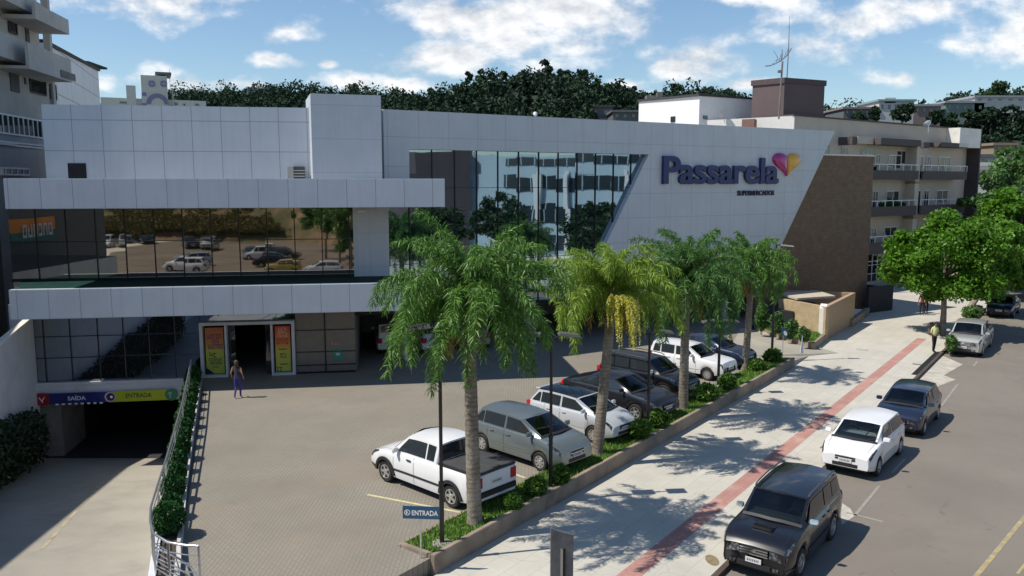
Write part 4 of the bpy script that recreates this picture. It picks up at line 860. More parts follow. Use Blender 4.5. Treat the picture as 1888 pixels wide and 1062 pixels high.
# ------------------------------------------------------------------ hills and forest
def ridge(px):                                 # (picture height of the ridge, its distance) against picture x
    K = [(-900, 190, 420), (0, 198, 420), (380, 202, 400), (440, 198, 380), (500, 191, 380), (570, 195, 380), (640, 196, 380), (700, 200, 330), (760, 203, 300), (815, 206, 270), (850, 190, 250), (880, 178, 240), (940, 176, 240), (1000, 170, 240), (1060, 176, 240), (1110, 186, 250), (1180, 200, 270), (1240, 200, 300), (1320, 196, 320), (1400, 222, 330),
         (1540, 232, 300), (1620, 226, 290), (1700, 224, 280), (1760, 216, 260), (1800, 212, 250), (1888, 206, 250), (2600, 190, 300), (3600, 190, 300)]
    for (x0, y0, d0), (x1, y1, d1) in zip(K[:-1], K[1:]):
        if x0 <= px <= x1: t = (px - x0) / (x1 - x0); t2 = t * t * (3 - 2 * t); return y0 + (y1 - y0) * t2, d0 + (d1 - d0) * t2
    return K[-1][1], K[-1][2]
def hill_z(px, f):                             # f: 0 foot .. 1 ridge .. 1.4 behind
    y, d = ridge(px); zr = HC + (335 - y) / FL * d
    foot = 6.0; s = min(1, max(0, f)); z = foot + (zr - foot) * (s * s * (3 - 2 * s)) 
    if f > 1: z = zr - (f - 1) * 10
    return z
hv = []; hf = []; cols = list(range(-800, 3500, 50)); fr_ = [0, .15, .3, .45, .6, .75, .9, 1, 1.2, 1.5]
def hp_(px, f):
    y, d = ridge(px); d0 = 130 if 300 < px < 1500 else 125; dist = d0 + (d - d0) * f; a = (px - 944) / FL; return (a * dist, dist, hill_z(px, f) if f > 0 else -.7)
for px in cols:
    for f in fr_: hv.append(hp_(px, f))
m_ = len(fr_)
for i in range(len(cols) - 1):
    for j in range(m_ - 1): hf.append((i * m_ + j, (i + 1) * m_ + j, (i + 1) * m_ + j + 1, i * m_ + j + 1))
hl = MB().add(hv, hf).build('hills', mat('hill_soil', (.02, .032, .02), .95, var=.4, scale=.05), smooth=80); tag(hl, kind='structure')
random.seed(5)
P = []
for k in range(3600):
    px = random.uniform(300, 1980); f = random.random() ** .7 * 1.03
    if 1000 < px < 1180 and .3 < f < .5: continue
    x, y, z = hp_(px, f); h = min(40, random.lognormvariate(2.85, .38)) * y / FL * (.85 if f > .9 else 1.1) * (.6 if 1540 < px < 1900 and f < .62 else 1); w = h * random.uniform(.35, .6)
    if z < 14: continue
    P.append(blob_points((x, y, z + h * .5), (w, w, h * .55), 110, .45))
fo = obj('forest', quads_mesh('forest', leaf_quads(np.concatenate(P), .72, 1.5), LEAF_F)); tag(fo, 'dark dense forest covering the hills behind the store', 'forest', kind='stuff')
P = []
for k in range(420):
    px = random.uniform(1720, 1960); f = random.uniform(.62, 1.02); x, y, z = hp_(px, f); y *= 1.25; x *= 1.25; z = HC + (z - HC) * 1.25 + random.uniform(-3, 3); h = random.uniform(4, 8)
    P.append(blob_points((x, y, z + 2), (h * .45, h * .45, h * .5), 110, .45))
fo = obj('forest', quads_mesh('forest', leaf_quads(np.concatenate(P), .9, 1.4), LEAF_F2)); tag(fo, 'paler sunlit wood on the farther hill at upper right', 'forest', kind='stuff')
# the trees that stand out on the ridge
for i, (px, yt, w, lab) in enumerate(((865, 137, 13, 'slim dark tree at the left end of the tall ridge trees'), (888, 140, 12, 'second tall dark tree on the ridge from the left'), (912, 140, 14, 'dark bushy tree on the ridge beside the two slim ones'), (932, 142, 14, 'dark tree left of the wide ridge conifer'), (962, 135, 17, 'wide dark conifer on the middle hill ridge'), (1006, 125, 19, 'highest dark tree on the hill ridge'), (1038, 136, 18, 'dark spreading tree right of the highest ridge tree'), (1075, 138, 13, 'last tall dark tree of the ridge group, leaning crown'), (1100, 156, 16, 'lower dark tree where the ridge drops to the right'), (1168, 163, 10, 'small thin tree alone on the ridge left of the white annex'), (658, 163, 9, 'small round tree above the ridge right of the white tower'), (800, 165, 14, 'low broad tree on the ridge behind the parapet'), (1252, 165, 24, 'broad dark tree behind the sunlit annex roof'), (1310, 168, 18, 'dark tree top behind the annex, left of the brown rooftop block'), (1345, 172, 16, 'low dark tree top next to the brown rooftop block'), (1590, 196, 16, 'rounded tree on the right hill left of the pale house'), (1842, 160, 26, 'light green round tree on the far right skyline'))):
    y, d = ridge(px); d *= .97; c = AY(px, (yt + y) / 2, d); sc = d / FL; hh = (y - yt) / 2 * sc + 1.5; base = (c.x, c.y, hill_z(px, .95) - 1)
    t = empty('ridge_tree', base, 0, lab, 'tree', 'trees on the ridge'); pts, cc = crown_points(tuple(c - Vector((0, 0, .6))), (w * sc * .85, w * sc * .85, hh * 1.1), 24, 110, w * sc * .40)
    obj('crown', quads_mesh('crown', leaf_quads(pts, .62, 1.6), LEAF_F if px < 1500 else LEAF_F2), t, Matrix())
    MB().tube([base, (c.x, c.y, c.z)], [.35, .15], 6).build('trunk', BARK_T, t, Matrix())

for i, (px, yt, yb, w, lab) in enumerate(((1583, 207, 226, 15, 'dark tree before the long dark hill house'), (1612, 197, 224, 12, 'dark tree between the long dark house and the pale rounded house'), (1664, 190, 226, 20, 'largest dark tree before the pale rounded hill house'), (1722, 203, 228, 14, 'dark tree before the pinkish hill house'), (1752, 208, 232, 15, 'dark tree below the left end of the teal-grey hill house'), (1790, 200, 236, 17, 'dark tree before the right end of the teal-grey hill house'),
        (1828, 192, 240, 22, 'large dark tree below the white-roofed hall'), (1868, 190, 245, 24, 'large dark tree at the right edge below the white-roofed hall'), (1845, 222, 262, 26, 'broad dark tree above the ochre shed'), (1800, 236, 275, 24, 'broad dark tree beside the apartment roof corner'))):
    Y = 192; c = AY(px, (yt + yb) / 2, Y); sc = Y / FL; hh = (yb - yt) / 2 * sc; base = (c.x, c.y, c.z - hh - 2.5); t = empty('hill_tree', base, 0, lab, 'tree', 'trees among the hill houses')
    pts, cc = crown_points(tuple(c), (w * sc * .8, w * sc * .8, hh * .85), 20, 110, w * sc * .34); obj('crown', quads_mesh('crown', leaf_quads(pts, .5, 1.6), LEAF_F), t, Matrix()); MB().tube([base, tuple(c)], [.3, .12], 6).build('trunk', BARK_T, t, Matrix())
# ------------------------------------------------------------------ vehicles
def interp(P, x):
    if x <= P[0][0]: return P[0][1]
    for (a, b), (c, d) in zip(P[:-1], P[1:]):
        if x <= c: t = (x - a) / (c - a); return b + (d - b) * t
    return P[-1][1]
WHEELS = {}
def wheel_mesh(r, w, style):
    k = (round(r, 3), w, style)
    if k in WHEELS: return WHEELS[k]
    t = MB().lathe([(r * .62, -w / 2 + .01), (r * .9, -w / 2), (r * .985, -w / 2 + .03), (r, -w / 2 + .06), (r, w / 2 - .06), (r * .985, w / 2 - .03), (r * .9, w / 2), (r * .62, w / 2 - .01)], n=28, axis='Y')
    tm = t.mesh('wheel', RUBBER, smooth=50)
    m = MB(); ri = r * .64; m.lathe([(ri, w / 2 - .035), (ri * .9, w / 2 - .012), (ri * .86, w / 2 - .05), (.001, w / 2 - .06)], n=24, axis='Y', m=RIMD if style != 'hub' else RIM)
    m.lathe([(ri * 1.01, w / 2 - .03), (ri * 1.0, w / 2 - .005), (ri * .88, w / 2 - .004), (ri * .86, w / 2 - .03)], n=24, axis='Y', m=RIM)
    ns = {'five': 5, 'hub': 8, 'six': 6}[style]
    for i in range(ns):
        a = 2 * math.pi * i / ns; ca, sa = math.cos(a), math.sin(a); h = .042 if style != 'hub' else .03
        q = []
        for yy in (w / 2 - .045, w / 2 - .008):
            for rr, hh in ((.03, h), (ri * .9, h * .7), (ri * .9, -h * .7), (.03, -h)): q.append((rr * ca - hh * sa, yy, rr * sa + hh * ca))
        m.hexa(q, RIM)
    m.lathe([(.055, w / 2 - .01), (.05, w / 2), (.001, w / 2)], n=12, axis='Y', m=RIM)
    WHEELS[k] = (tm, m.mesh('rim')); return WHEELS[k]
CARS = {
 'hatch': dict(L=3.95, W=1.66, H=1.48, wb=2.47, fo=.78, r=.29, top=[(-1.95, .88), (-1.8, .95), (.62, .95), (1.08, .96), (1.5, .9), (1.8, .8), (1.97, .68)], gh=(-1.88, -1.45, .28, 1.14), rear='hatch', style='hub', doors=4),
 'wagonhatch': dict(L=4.0, W=1.68, H=1.52, wb=2.54, fo=.8, r=.3, top=[(-2.0, .9), (-1.8, .98), (.62, .98), (1.12, 1.0), (1.55, .93), (1.84, .82), (2.0, .7)], gh=(-1.93, -1.5, .3, 1.2), rear='hatch', style='hub', doors=4),
 'boxhatch': dict(L=3.7, W=1.55, H=1.45, wb=2.36, fo=.72, r=.27, top=[(-1.85, .82), (-1.78, .9), (.5, .9), (.72, .91), (1.5, .84), (1.76, .78), (1.85, .6)], gh=(-1.82, -1.62, .12, .78), rear='hatch', style='hub', doors=4),
 'sedan': dict(L=4.5, W=1.75, H=1.46, wb=2.6, fo=.9, r=.31, top=[(-2.25, .8), (-2.1, .98), (-1.5, 1.0), (.7, .95), (1.05, .94), (1.7, .88), (2.05, .78), (2.25, .66)], gh=(-1.65, -.85, .35, 1.15), rear='sedan', style='five', doors=4),
 'fastsedan': dict(L=4.6, W=1.83, H=1.5, wb=2.7, fo=.9, r=.33, top=[(-2.3, .85), (-2.15, 1.02), (-1.6, 1.04), (.7, .99), (1.1, .99), (1.75, .91), (2.1, .81), (2.3, .68)], gh=(-1.95, -.75, .3, 1.2), rear='sedan', style='five', doors=4),
 'softroader': dict(L=4.35, W=1.78, H=1.66, wb=2.6, fo=.85, r=.34, top=[(-2.15, .92), (-2.0, 1.06), (.7, 1.06), (1.0, 1.06), (1.6, 1.0), (1.95, .9), (2.15, .74)], gh=(-2.05, -1.7, .4, 1.12), rear='hatch', style='five', doors=4),
 'suv': dict(L=4.7, W=1.86, H=1.83, wb=2.75, fo=.9, r=.385, top=[(-2.35, 1.05), (-2.25, 1.17), (.6, 1.17), (1.0, 1.17), (1.75, 1.12), (2.12, 1.04), (2.33, .88)], gh=(-2.28, -1.95, .45, 1.15), rear='hatch', style='six', doors=4),
 'smallpickup': dict(L=4.4, W=1.66, H=1.6, wb=2.72, fo=.79, r=.31, top=[(-2.2, .98), (-2.15, 1.03), (.6, 1.0), (1.0, .97), (1.6, .91), (1.98, .8), (2.2, .68)], gh=(-.74, -.68, .55, 1.22), rear='pickup', style='five', doors=2),
 'doublecab': dict(L=5.2, W=1.85, H=1.76, wb=3.2, fo=.9, r=.38, top=[(-2.6, 1.05), (-2.55, 1.08), (.6, 1.09), (1.1, 1.08), (1.9, 1.06), (2.38, 1.0), (2.58, .86)], gh=(-.92, -.8, .75, 1.42), rear='pickup', style='six', doors=4),
 'van': dict(L=3.9, W=1.6, H=1.72, wb=2.4, fo=.75, r=.29, top=[(-1.95, .88), (-1.9, .95), (.5, .95), (.8, .94), (1.5, .82), (1.85, .72), (1.95, .58)], gh=(-1.92, -1.82, .3, .95), rear='hatch', style='hub', doors=2),
}
def make_car(kind, pnt, loc, heading, label, group=None, scale=1., roofm=None, lowdetail=False, name=None, cat='car', extras=(), trim=False, style=None, plate='ABC'):
    """loc: centre between the axles, on the ground"""
    S = CARS[kind]; L, Wd, H, r = S['L'], S['W'], S['H'], S['r']; hw = Wd / 2; xf = S['wb'] / 2; fo = S['fo']; xF = xf + fo; xR = xF - L
    top = [(x + (xF - L / 2), z) for x, z in S['top']]; g = [x + (xF - L / 2) for x in S['gh']]; xrb, xrt, xwt, xwb = g
    root = empty(name or ('pickup_truck' if 'pickup' in kind or kind == 'doublecab' else 'parked_car'), loc, heading, label, cat, group); root.scale = (scale,) * 3
    ra = r + .055
    def wx(x):
        f = 1 - .17 * max(0, 1 - (xF - x) / .75) ** 2.2 - .11 * max(0, 1 - (x - xR) / .6) ** 2.2; return hw * f
    def zb(x):
        b = .24 + .1 * max(0, 1 - (xF - x) / .5) + .1 * max(0, 1 - (x - xR) / .5)
        for xc in (xf, -xf):
            if abs(x - xc) < ra: b = max(b, r + math.sqrt(ra * ra - (x - xc) ** 2) - .01)
        return b
    def zt(x): return interp(top, x)
    def sec(x, k, side=1, off=0.):
        w = wx(x); b = zb(x); t = zt(x)
        ends = max(0, 1 - (xF - x) / .28) ** 2 + max(0, 1 - (x - xR) / .22) ** 2
        t2 = t - .03 * ends
        zs = t2 - .075; pts = [(w * .95, b), (w * .99, b + (zs - b) * .22), (w * 1.0, b + (zs - b) * .55), (w * .985, zs - .0), (w * .93, t2), (w * .62, t2 + .028), (0, t2 + .045)]
        i = min(int(k), 5); f = k - i; y = pts[i][0] + (pts[i + 1][0] - pts[i][0]) * f; z = pts[i][1] + (pts[i + 1][1] - pts[i][1]) * f
        if off: 
            ty, tz = pts[i + 1][0] - pts[i][0], pts[i + 1][1] - pts[i][1]; l = math.hypot(ty, tz) + 1e-6; y += tz / l * off; z -= ty / l * off
        return (x, y * side, z)
    xs = sorted(set([round(v_, 3) for v_ in ([xR, xR + .03, xR + .1, xR + .22, xR + .4] + [xc + ra * math.cos(R(a)) * s for xc in (xf, -xf) for a in (0, 2, 20, 40, 60, 80) for s in (1, -1)] + [xf, -xf, 0, .4, -.4, .8, -.8, xwb, xF - .5, xF - .35, xF - .2, xF - .1, xF - .03, xF])]))
    xs = [x for x in xs if xR <= x <= xF]
    m = MB(); vs = []; nk = 7
    for x in xs:
        row = [sec(x, k, 1) for k in range(nk)] + [sec(x, k, -1) for k in range(nk - 2, -1, -1)]
        if x == xF: row = [(x - .02 - .05 * (abs(p[1]) / hw) ** 2, p[1] * .97, p[2] * .985 + .01) for p in row]
        vs += row
    nr = 2 * nk - 1; fs = []
    for i in range(len(xs) - 1):
        for k in range(nr - 1): fs.append((i * nr + k, i * nr + k + 1, (i + 1) * nr + k + 1, (i + 1) * nr + k))
    fs.append(tuple(range(nr))); fs.append(tuple(reversed(range((len(xs) - 1) * nr, len(xs) * nr)))); m.add(vs, fs)
    body = m.build('body', pnt, root, None, smooth=32)
    # cabin
    rw = .74 * hw if kind not in ('suv', 'softroader', 'van', 'boxhatch') else .79 * hw
    def roofz(x):
        a = (x - xrt) / (xwt - xrt); return H - .03 - .10 * (a - .42) ** 2 * 1.6
    def belt(x): x = min(max(x, xrb), xwb); return Vector((x, wx(x) * .925, zt(x) - .005))
    def edge(x):                               # roof edge line incl. the pillars
        if x > xwt: t = (x - xwt) / (xwb - xwt); a = Vector((xwt, rw, roofz(xwt) - .05)); b = Vector((xwb, wx(xwb) * .84, zt(xwb))); return a.lerp(b, t)
        if x < xrt: t = (xrt - x) / (xrt - xrb + 1e-6); a = Vector((xrt, rw, roofz(xrt) - .05)); b = Vector((xrb, wx(xrb) * .86, zt(xrb))); return a.lerp(b, t)
        return Vector((x, rw + .03 * math.sin(math.pi * (x - xrt) / (xwt - xrt)), roofz(x) - .05))
    def cenr(x, v_):                           # crown across the roof/screen, v in 0..1 from edge to centre
        e = edge(x); z = e.z + .055 * math.sin(v_ * math.pi / 2); bow = (.12 if x > xwt else 0) * v_ if x > xwt - 1e-6 else 0
        bow = bow - (.06 * v_ if x < xrt + 1e-6 and kind != 'van' else 0)
        if abs(x - xwt) < 1e-6: bow = .05 * v_
        return Vector((x + bow, e.y * (1 - v_), z))
    gx = [xrb] + [xrb + (xrt - xrb) * t for t in (.5,)] + [xrt + (xwt - xrt) * t for t in (0, .2, .45, .7, .88, 1)] + [xwt + (xwb - xwt) * t for t in (.33, .66, 1)]
    m = MB(); vs = []
    vv = (0, .25, .6, 1)
    for x in gx:
        half = [belt(x)] + [cenr(x, v_) for v_ in vv]; vs += [tuple(p) for p in half] + [(p.x, -p.y, p.z) for p in reversed(half[:-1])]
    nr = 9; fs = [(i * nr + k, i * nr + k + 1, (i + 1) * nr + k + 1, (i + 1) * nr + k) for i in range(len(gx) - 1) for k in range(nr - 1)]
    seethru = not lowdetail
    if seethru: fs = [f for n_f, f in enumerate(fs) if not (gx[n_f // 8] > xwt - 1e-4 and 1 <= n_f % 8 <= 6)]
    m.add(vs, fs); cab = m.build('cabin', pnt, root, None, smooth=35)
    if roofm:
        m = MB(); vs = []; rxs = [xrt + .02] + gx[3:8]; rxs = [x for x in rxs]
        for x in rxs: h = [cenr(x, v_) + Vector((0, 0, .008)) for v_ in (.06, .3, .6, 1)]; vs += [tuple(p) for p in h] + [(p.x, -p.y, p.z) for p in reversed(h[:-1])]
        m.add(vs, [(i * 7 + k, i * 7 + k + 1, (i + 1) * 7 + k + 1, (i + 1) * 7 + k) for i in range(len(rxs) - 1) for k in range(6)]); m.build('roof_panel', roofm, root, None, smooth=40)
    def screen(nm, xa, xb, ta, tb, off):
        m = MB(); vs = []; us = [ta + (tb - ta) * k / 4 for k in range(5)]
        for t in us:
            x = xa + (xb - xa) * t; row = []
            for v_ in (.09, .35, .65, 1):
                c = cenr(x, v_); lo_ = cenr(xa + (xb - xa) * 0, v_); hi_ = cenr(xa + (xb - xa) * 1, v_); c = Vector(lo_).lerp(hi_, t); row.append(c + off)
            vs += [tuple(p) for p in row] + [(p.x, -p.y, p.z) for p in reversed(row[:-1])]
        m.add(vs, [(i * 7 + k, i * 7 + k + 1, (i + 1) * 7 + k + 1, (i + 1) * 7 + k) for i in range(4) for k in range(6)]); return m.build(nm, CARGLASS, root, None, smooth=60)
    if not seethru: screen('windshield', xwt + 2e-6, xwb, .06, .93, Vector((.006, 0, .018)))
    else:
        def grid(ts, vs_, off, nm, m_, both=True):
            for sg in ((1, -1) if both else (0,)):
                q = MB(); pts = []; lo_ = [cenr(xwt + 2e-6, a) for a in vs_]; hi_ = [cenr(xwb, a) for a in vs_]
                for t in ts:
                    row = [l_.lerp(h_, t) + off for l_, h_ in zip(lo_, hi_)]
                    if sg == 0: row = row + [Vector((p.x, -p.y, p.z)) for p in reversed(row[:-1])]
                    elif sg == -1: row = [Vector((p.x, -p.y, p.z)) for p in row]
                    pts += [tuple(p) for p in row]
                w_ = len(pts) // len(ts); q.add(pts, [(i * w_ + k, i * w_ + k + 1, (i + 1) * w_ + k + 1, (i + 1) * w_ + k) for i in range(len(ts) - 1) for k in range(w_ - 1)]); o_ = q.build(nm, m_, root, smooth=60)
            return o_
        grid([0, .25, .5, .75, 1], (.0, .3, .6, 1), Vector((.004, 0, .012)), 'windshield', CARTRANS, False)
        grid([0, .5, 1], (.0, .055, .09), Vector((.006, 0, .016)), 'screen_pillar', pnt); grid([0, .05], (.0, .3, .6, 1), Vector((.006, 0, .017)), 'screen_header', pnt, False); grid([.9, 1], (.0, .3, .6, 1), Vector((.006, 0, .017)), 'screen_scuttle', TRIM, False)
        zb_ = zt(xwb); MB().box((xwb - .5, -hw * .72, zb_ + .0), (xwb + .02, hw * .72, zb_ + .06)).box((xwb - .5, -hw * .72, zb_ - .1), (xwb - .4, hw * .72, zb_ + .1)).build('dashboard', DASH, root, bevel=.02)
        for sg in (1, -1):
            xs_ = xwb - .5 - .55; q = MB(); q.hexa([(xs_ - .1, sg * .38 - .24, zb_ - .1), (xs_ + .08, sg * .38 - .24, zb_ - .1), (xs_ + .08, sg * .38 + .24, zb_ - .1), (xs_ - .1, sg * .38 + .24, zb_ - .1), (xs_ - .2, sg * .38 - .2, H - .42), (xs_ - .08, sg * .38 - .2, H - .42), (xs_ - .08, sg * .38 + .2, H - .42), (xs_ - .2, sg * .38 + .2, H - .42)])
            q.hexa([(xs_ - .2, sg * .38 - .11, H - .4), (xs_ - .1, sg * .38 - .11, H - .4), (xs_ - .1, sg * .38 + .11, H - .4), (xs_ - .2, sg * .38 + .11, H - .4), (xs_ - .24, sg * .38 - .1, H - .22), (xs_ - .15, sg * .38 - .1, H - .22), (xs_ - .15, sg * .38 + .1, H - .22), (xs_ - .24, sg * .38 + .1, H - .22)]); q.build('seat', SEAT, root, bevel=.03)
        cy_, cz_, cx_ = .38, zb_ + .04, xwb - .62; MB().tube([(cx_ - .06 * math.sin(a_), cy_ + .18 * math.cos(a_), cz_ + .16 * math.sin(a_)) for a_ in [2 * math.pi * k / 14 for k in range(15)]], .016, 5).build('steering_wheel', TRIM, root)
    if kind not in (): screen('rear_window', xrt - 2e-6, xrb, .08, .62 if S['rear'] != 'pickup' else .9, Vector((-.016, 0, .014 if S['rear'] != 'pickup' else 0)))
    # side windows
    def side_win(lo0, lo1, hi0, hi1, s0=.12, s1=.9):
        for sd in (1, -1):
            m = MB(); vs = []
            for s in (s0, (s0 + s1) / 2, s1):
                for t in (0, .33, .66, 1):
                    xl = lo0 + (lo1 - lo0) * t; xh = hi0 + (hi1 - hi0) * t; q = belt(xl).lerp(edge(xh), (s)); q.x = xl + (xh - xl) * (s - s0) / (s1 - s0)
                    q2 = belt(q.x).lerp(edge(min(max(q.x, xrt), xwt)), s); y = (q2.y if xrt <= q.x <= xwt else q.y) + .012; vs.append((q.x, y * sd, q.z))
            m.add(vs, [(i * 4 + k, i * 4 + k + 1, (i + 1) * 4 + k + 1, (i + 1) * 4 + k) for i in range(2) for k in range(3)]); m.build('side_window', CARGLASS, root)
    cabL = xwt - xrt; mid = xrt + cabL * .5
    if S['rear'] == 'pickup' and S['doors'] == 2: side_win(xrt + .42, xwb - .32, xrt + .42, xwt - .02); side_win(xrt + .07, xrt + .36, xrt + .07, xrt + .36)
    elif S['doors'] == 4:
        B = (xwb + xrb) / 2 + .05 if S['rear'] != 'pickup' else (xwb + xrb) / 2 - .05
        side_win(B + .05, xwb - .3, B + .03, xwt - .03); rr0 = -xf + ra * .2 if S['rear'] != 'pickup' else xrb + .14; rr0 = max(rr0, xrb + .1)
        side_win(rr0, B - .05, max(rr0, xrt + .08), B - .05)
        if rr0 - xrb > .35 and kind not in ('sedan',): side_win(xrb + .22, rr0 - .06, max(xrt + .06, xrb + .3), max(rr0, xrt + .08) - .06, .14, .84)
    else: B = 0.; side_win(B + .05, xwb - .3, B + .03, xwt - .03); side_win(xrb + .2, B - .06, xrt + .1, B - .06)
    # underbody and wheels
    MB().box((xR + .25, -hw + .24, .2), (xF - .25, hw - .24, .62)).box((-xf + ra, -hw + .06, .22), (xf - ra, hw - .06, .4)).build('underbody', TRIM, root)
    wlm, rim = wheel_mesh(r, .2, style or S['style'])
    for xc in (xf, -xf):
        for sd in (1, -1):
            w = obj('wheel', wlm, root); w.location = (xc, sd * (hw - .115), r); w.rotation_euler = (0, 0, 0 if sd > 0 else math.pi); rm = obj('rim', rim, w)
    def patch(nm, x0, x1, k0, k1, m_, off=.01, sides=(1, -1), parent=None, nx=4, nk_=3):
        for sd in sides:
            q = MB(); vs = [sec(x0 + (x1 - x0) * i / nx, k0 + (k1 - k0) * j / nk_, sd, off) for i in range(nx + 1) for j in range(nk_ + 1)]
            q.add(vs, [(i * (nk_ + 1) + j, i * (nk_ + 1) + j + 1, (i + 1) * (nk_ + 1) + j + 1, (i + 1) * (nk_ + 1) + j) for i in range(nx) for j in range(nk_)]); q.build(nm, m_, root, smooth=60)
    zf = zt(xF); wf = wx(xF)
    # front
    lhh = .25 if kind in ('suv', 'doublecab') else .19
    for sd in (1, -1):
        q = MB(); nx, nk2 = 6, 3; x0_, x1_ = xF - (.5 if kind not in ('boxhatch',) else .22), xF - .045
        vs = []
        for i in range(nx + 1):
            for j in range(nk2 + 1):
                t_ = i / nx; k0_ = 3.75 - (1.05 + .25 * (lhh > .2)) * (.25 + .75 * t_); vs.append(sec(x0_ + (x1_ - x0_) * t_, k0_ + (3.95 - k0_) * j / nk2, sd, .014))
        q.add(vs, [(i * (nk2 + 1) + j, i * (nk2 + 1) + j + 1, (i + 1) * (nk2 + 1) + j + 1, (i + 1) * (nk2 + 1) + j) for i in range(nx) for j in range(nk2)])
        yo, yi = sd * wf * .96, sd * wf * .5; xo, xi = xF - .055, xF - .022
        q.hexa([(xo - .1, yo, zf - lhh), (xo, yo, zf - lhh), (xi, yi, zf - lhh + .05), (xi - .1, yi, zf - lhh + .05), (xo - .14, yo, zf - .015), (xo - .01, yo, zf - .025), (xi - .01, yi, zf - .025), (xi - .12, yi, zf - .0)])
        q.build('headlight', LAMPGL, root, smooth=30)
        MB().box((xF - .06, sd * wf * .62, zb(xF) + .03), (xF - .012, sd * wf * .8, zb(xF) + .11)).build('fog_light', LAMPGL, root)
    grm = CHROME if kind in ('suv', 'doublecab') else TRIM
    q = MB(); q.box((xF - .1, -wf * .44, zf - .15 - .06 * (kind in ('suv', 'doublecab'))), (xF + .004, wf * .44, zf - .02), TRIM)
    if kind in ('suv', 'doublecab'):
        for z in (zf - .19, zf - .12, zf - .05): q.box((xF + .0, -wf * .46, z), (xF + .02, wf * .46, z + .025), CHROME)
        q.box((xF + .0, -.06, zf - .12), (xF + .03, .06, zf - .02), CHROME)
    else: q.box((xF + .0, -wf * .44, zf - .09), (xF + .012, wf * .44, zf - .075), CHROME)
    q.build('grille', None, root)
    q = MB(); q.box((xF - .06, -wf * .55, zb(xF) + .02), (xF + .006, wf * .55, zb(xF) + .13)); q.build('air_intake', TRIM, root)
    q = MB(); pz = zb(xF) + .15; q.box((xF + .0, -.2, pz), (xF + .022, .2, pz + .125), PLATE)
    for i in range(7): q.box((xF + .0221, -.155 + i * .045, pz + .035), (xF + .0235, -.13 + i * .045, pz + .095), DGREY)
    q.build('number_plate', None, root)
    patch('bumper', xF - .55, xF - .04, .05, 1.15, TRIM if trim else pnt, .012)
    # rear
    zr = zt(xR); wr = wx(xR)
    lh = (zr - .3, zr - .02) if S['rear'] != 'hatch' else (zr - .22, zr + .05)
    for sd in (1, -1):
        q = MB(); q.box((xR - .012, sd * wr * .7, lh[0]), (xR + .12, sd * wr * 1.0, lh[1])); q.build('tail_light', REDL, root, bevel=.01)
    patch('tail_light_side', xR + .02, xR + .22, 2.5, 3.95, REDL, .012)
    q = MB(); q.box((xR - .012, -.2, zr - .28), (xR, .2, zr - .155), PLATE)
    for i in range(7): q.box((xR - .0135, -.155 + i * .045, zr - .245), (xR - .0121, -.13 + i * .045, zr - .185), DGREY)
    q.build('number_plate', None, root)
    MB().box((xR - .05, -wr * .98, .42), (xR + .1, wr * .98, .58)).build('rear_bumper', TRIM if trim or S['rear'] == 'pickup' else pnt, root, bevel=.03)
    # mirrors, handles, seams
    for sd in (1, -1):
        q = MB(); x = xwb - .36; y = wx(x) * .95; z = zt(x) + .04
        q.hexa([(x - .06, sd * (y + .0), z - .0), (x + .08, sd * y, z), (x + .04, sd * (y + .2), z + .0), (x - .05, sd * (y + .2), z + .0), (x - .06, sd * y, z + .13), (x + .05, sd * y, z + .13), (x + .01, sd * (y + .2), z + .12), (x - .05, sd * (y + .2), z + .12)])
        q.build('wing_mirror', pnt if pnt is not P_BLACK else CHROME, root, bevel=.02)
    if not lowdetail:
        doors = [xwb - .2, (xwb + xrb) / 2 + .05, -xf + ra * .8] if S['doors'] == 4 and S['rear'] != 'pickup' else ([xwb - .2, .1] if S['doors'] == 2 else [xwb - .2, (xwb + xrb) / 2 - .05, xrb + .05])
        for x in doors: patch('door_seam', x - .006, x + .006, .3, 3.9, TRIM, .004, nx=1, nk_=6)
        for x in doors[1:]:
            for sd in (1, -1):
                p = sec(x + .2, 2.85, sd, .01); MB().box((p[0] - .09, p[1] - .015 * sd, p[2] - .015), (p[0] + .09, p[1] + .02 * sd, p[2] + .02)).build('door_handle', TRIM if trim else pnt, root, bevel=.006)
        patch('bonnet_seam', xwb + .08, xF - .2, 4.5, 4.53, TRIM, .006, nk_=1)
        patch('side_moulding', -xf + ra + .05, xf - ra - .05, 1.35, 1.62, TRIM if trim else pnt, .014)
        q = MB(); 
        for sd in (-.35, .25): q.tube([cenr(xwb - .03, .0) * 0 + Vector((xwb + .07, sd, zt(xwb) + .05)), Vector((xwb - .2, sd + .42, zt(xwb) + .16))], .008, 4)
        q.build('wiper', TRIM, root)
    if trim or kind in ('smallpickup',):
        for xc in (xf, -xf):
            for sd in (1, -1):
                q = MB(); n_ = 12; vs = []
                for i in range(n_ + 1):
                    a = math.pi * i / n_; 
                    for rr in (ra - .005, ra + .085):
                        xx = xc + rr * math.cos(a); zz = r + rr * math.sin(a) - .01; vs.append((xx, sd * (wx(min(max(xx, xR), xF)) + .022), zz)); vs.append((xx, sd * (wx(min(max(xx, xR), xF)) - .05), zz))
                fs = []
                for i in range(n_): a = i * 4; b = a + 4; fs += [(a, a + 2, b + 2, b), (a, b, b + 1, a + 1), (a + 2, a + 3, b + 3, b + 2)]
                q.add(vs, fs).build('wheel_arch', TRIM, root, smooth=40)
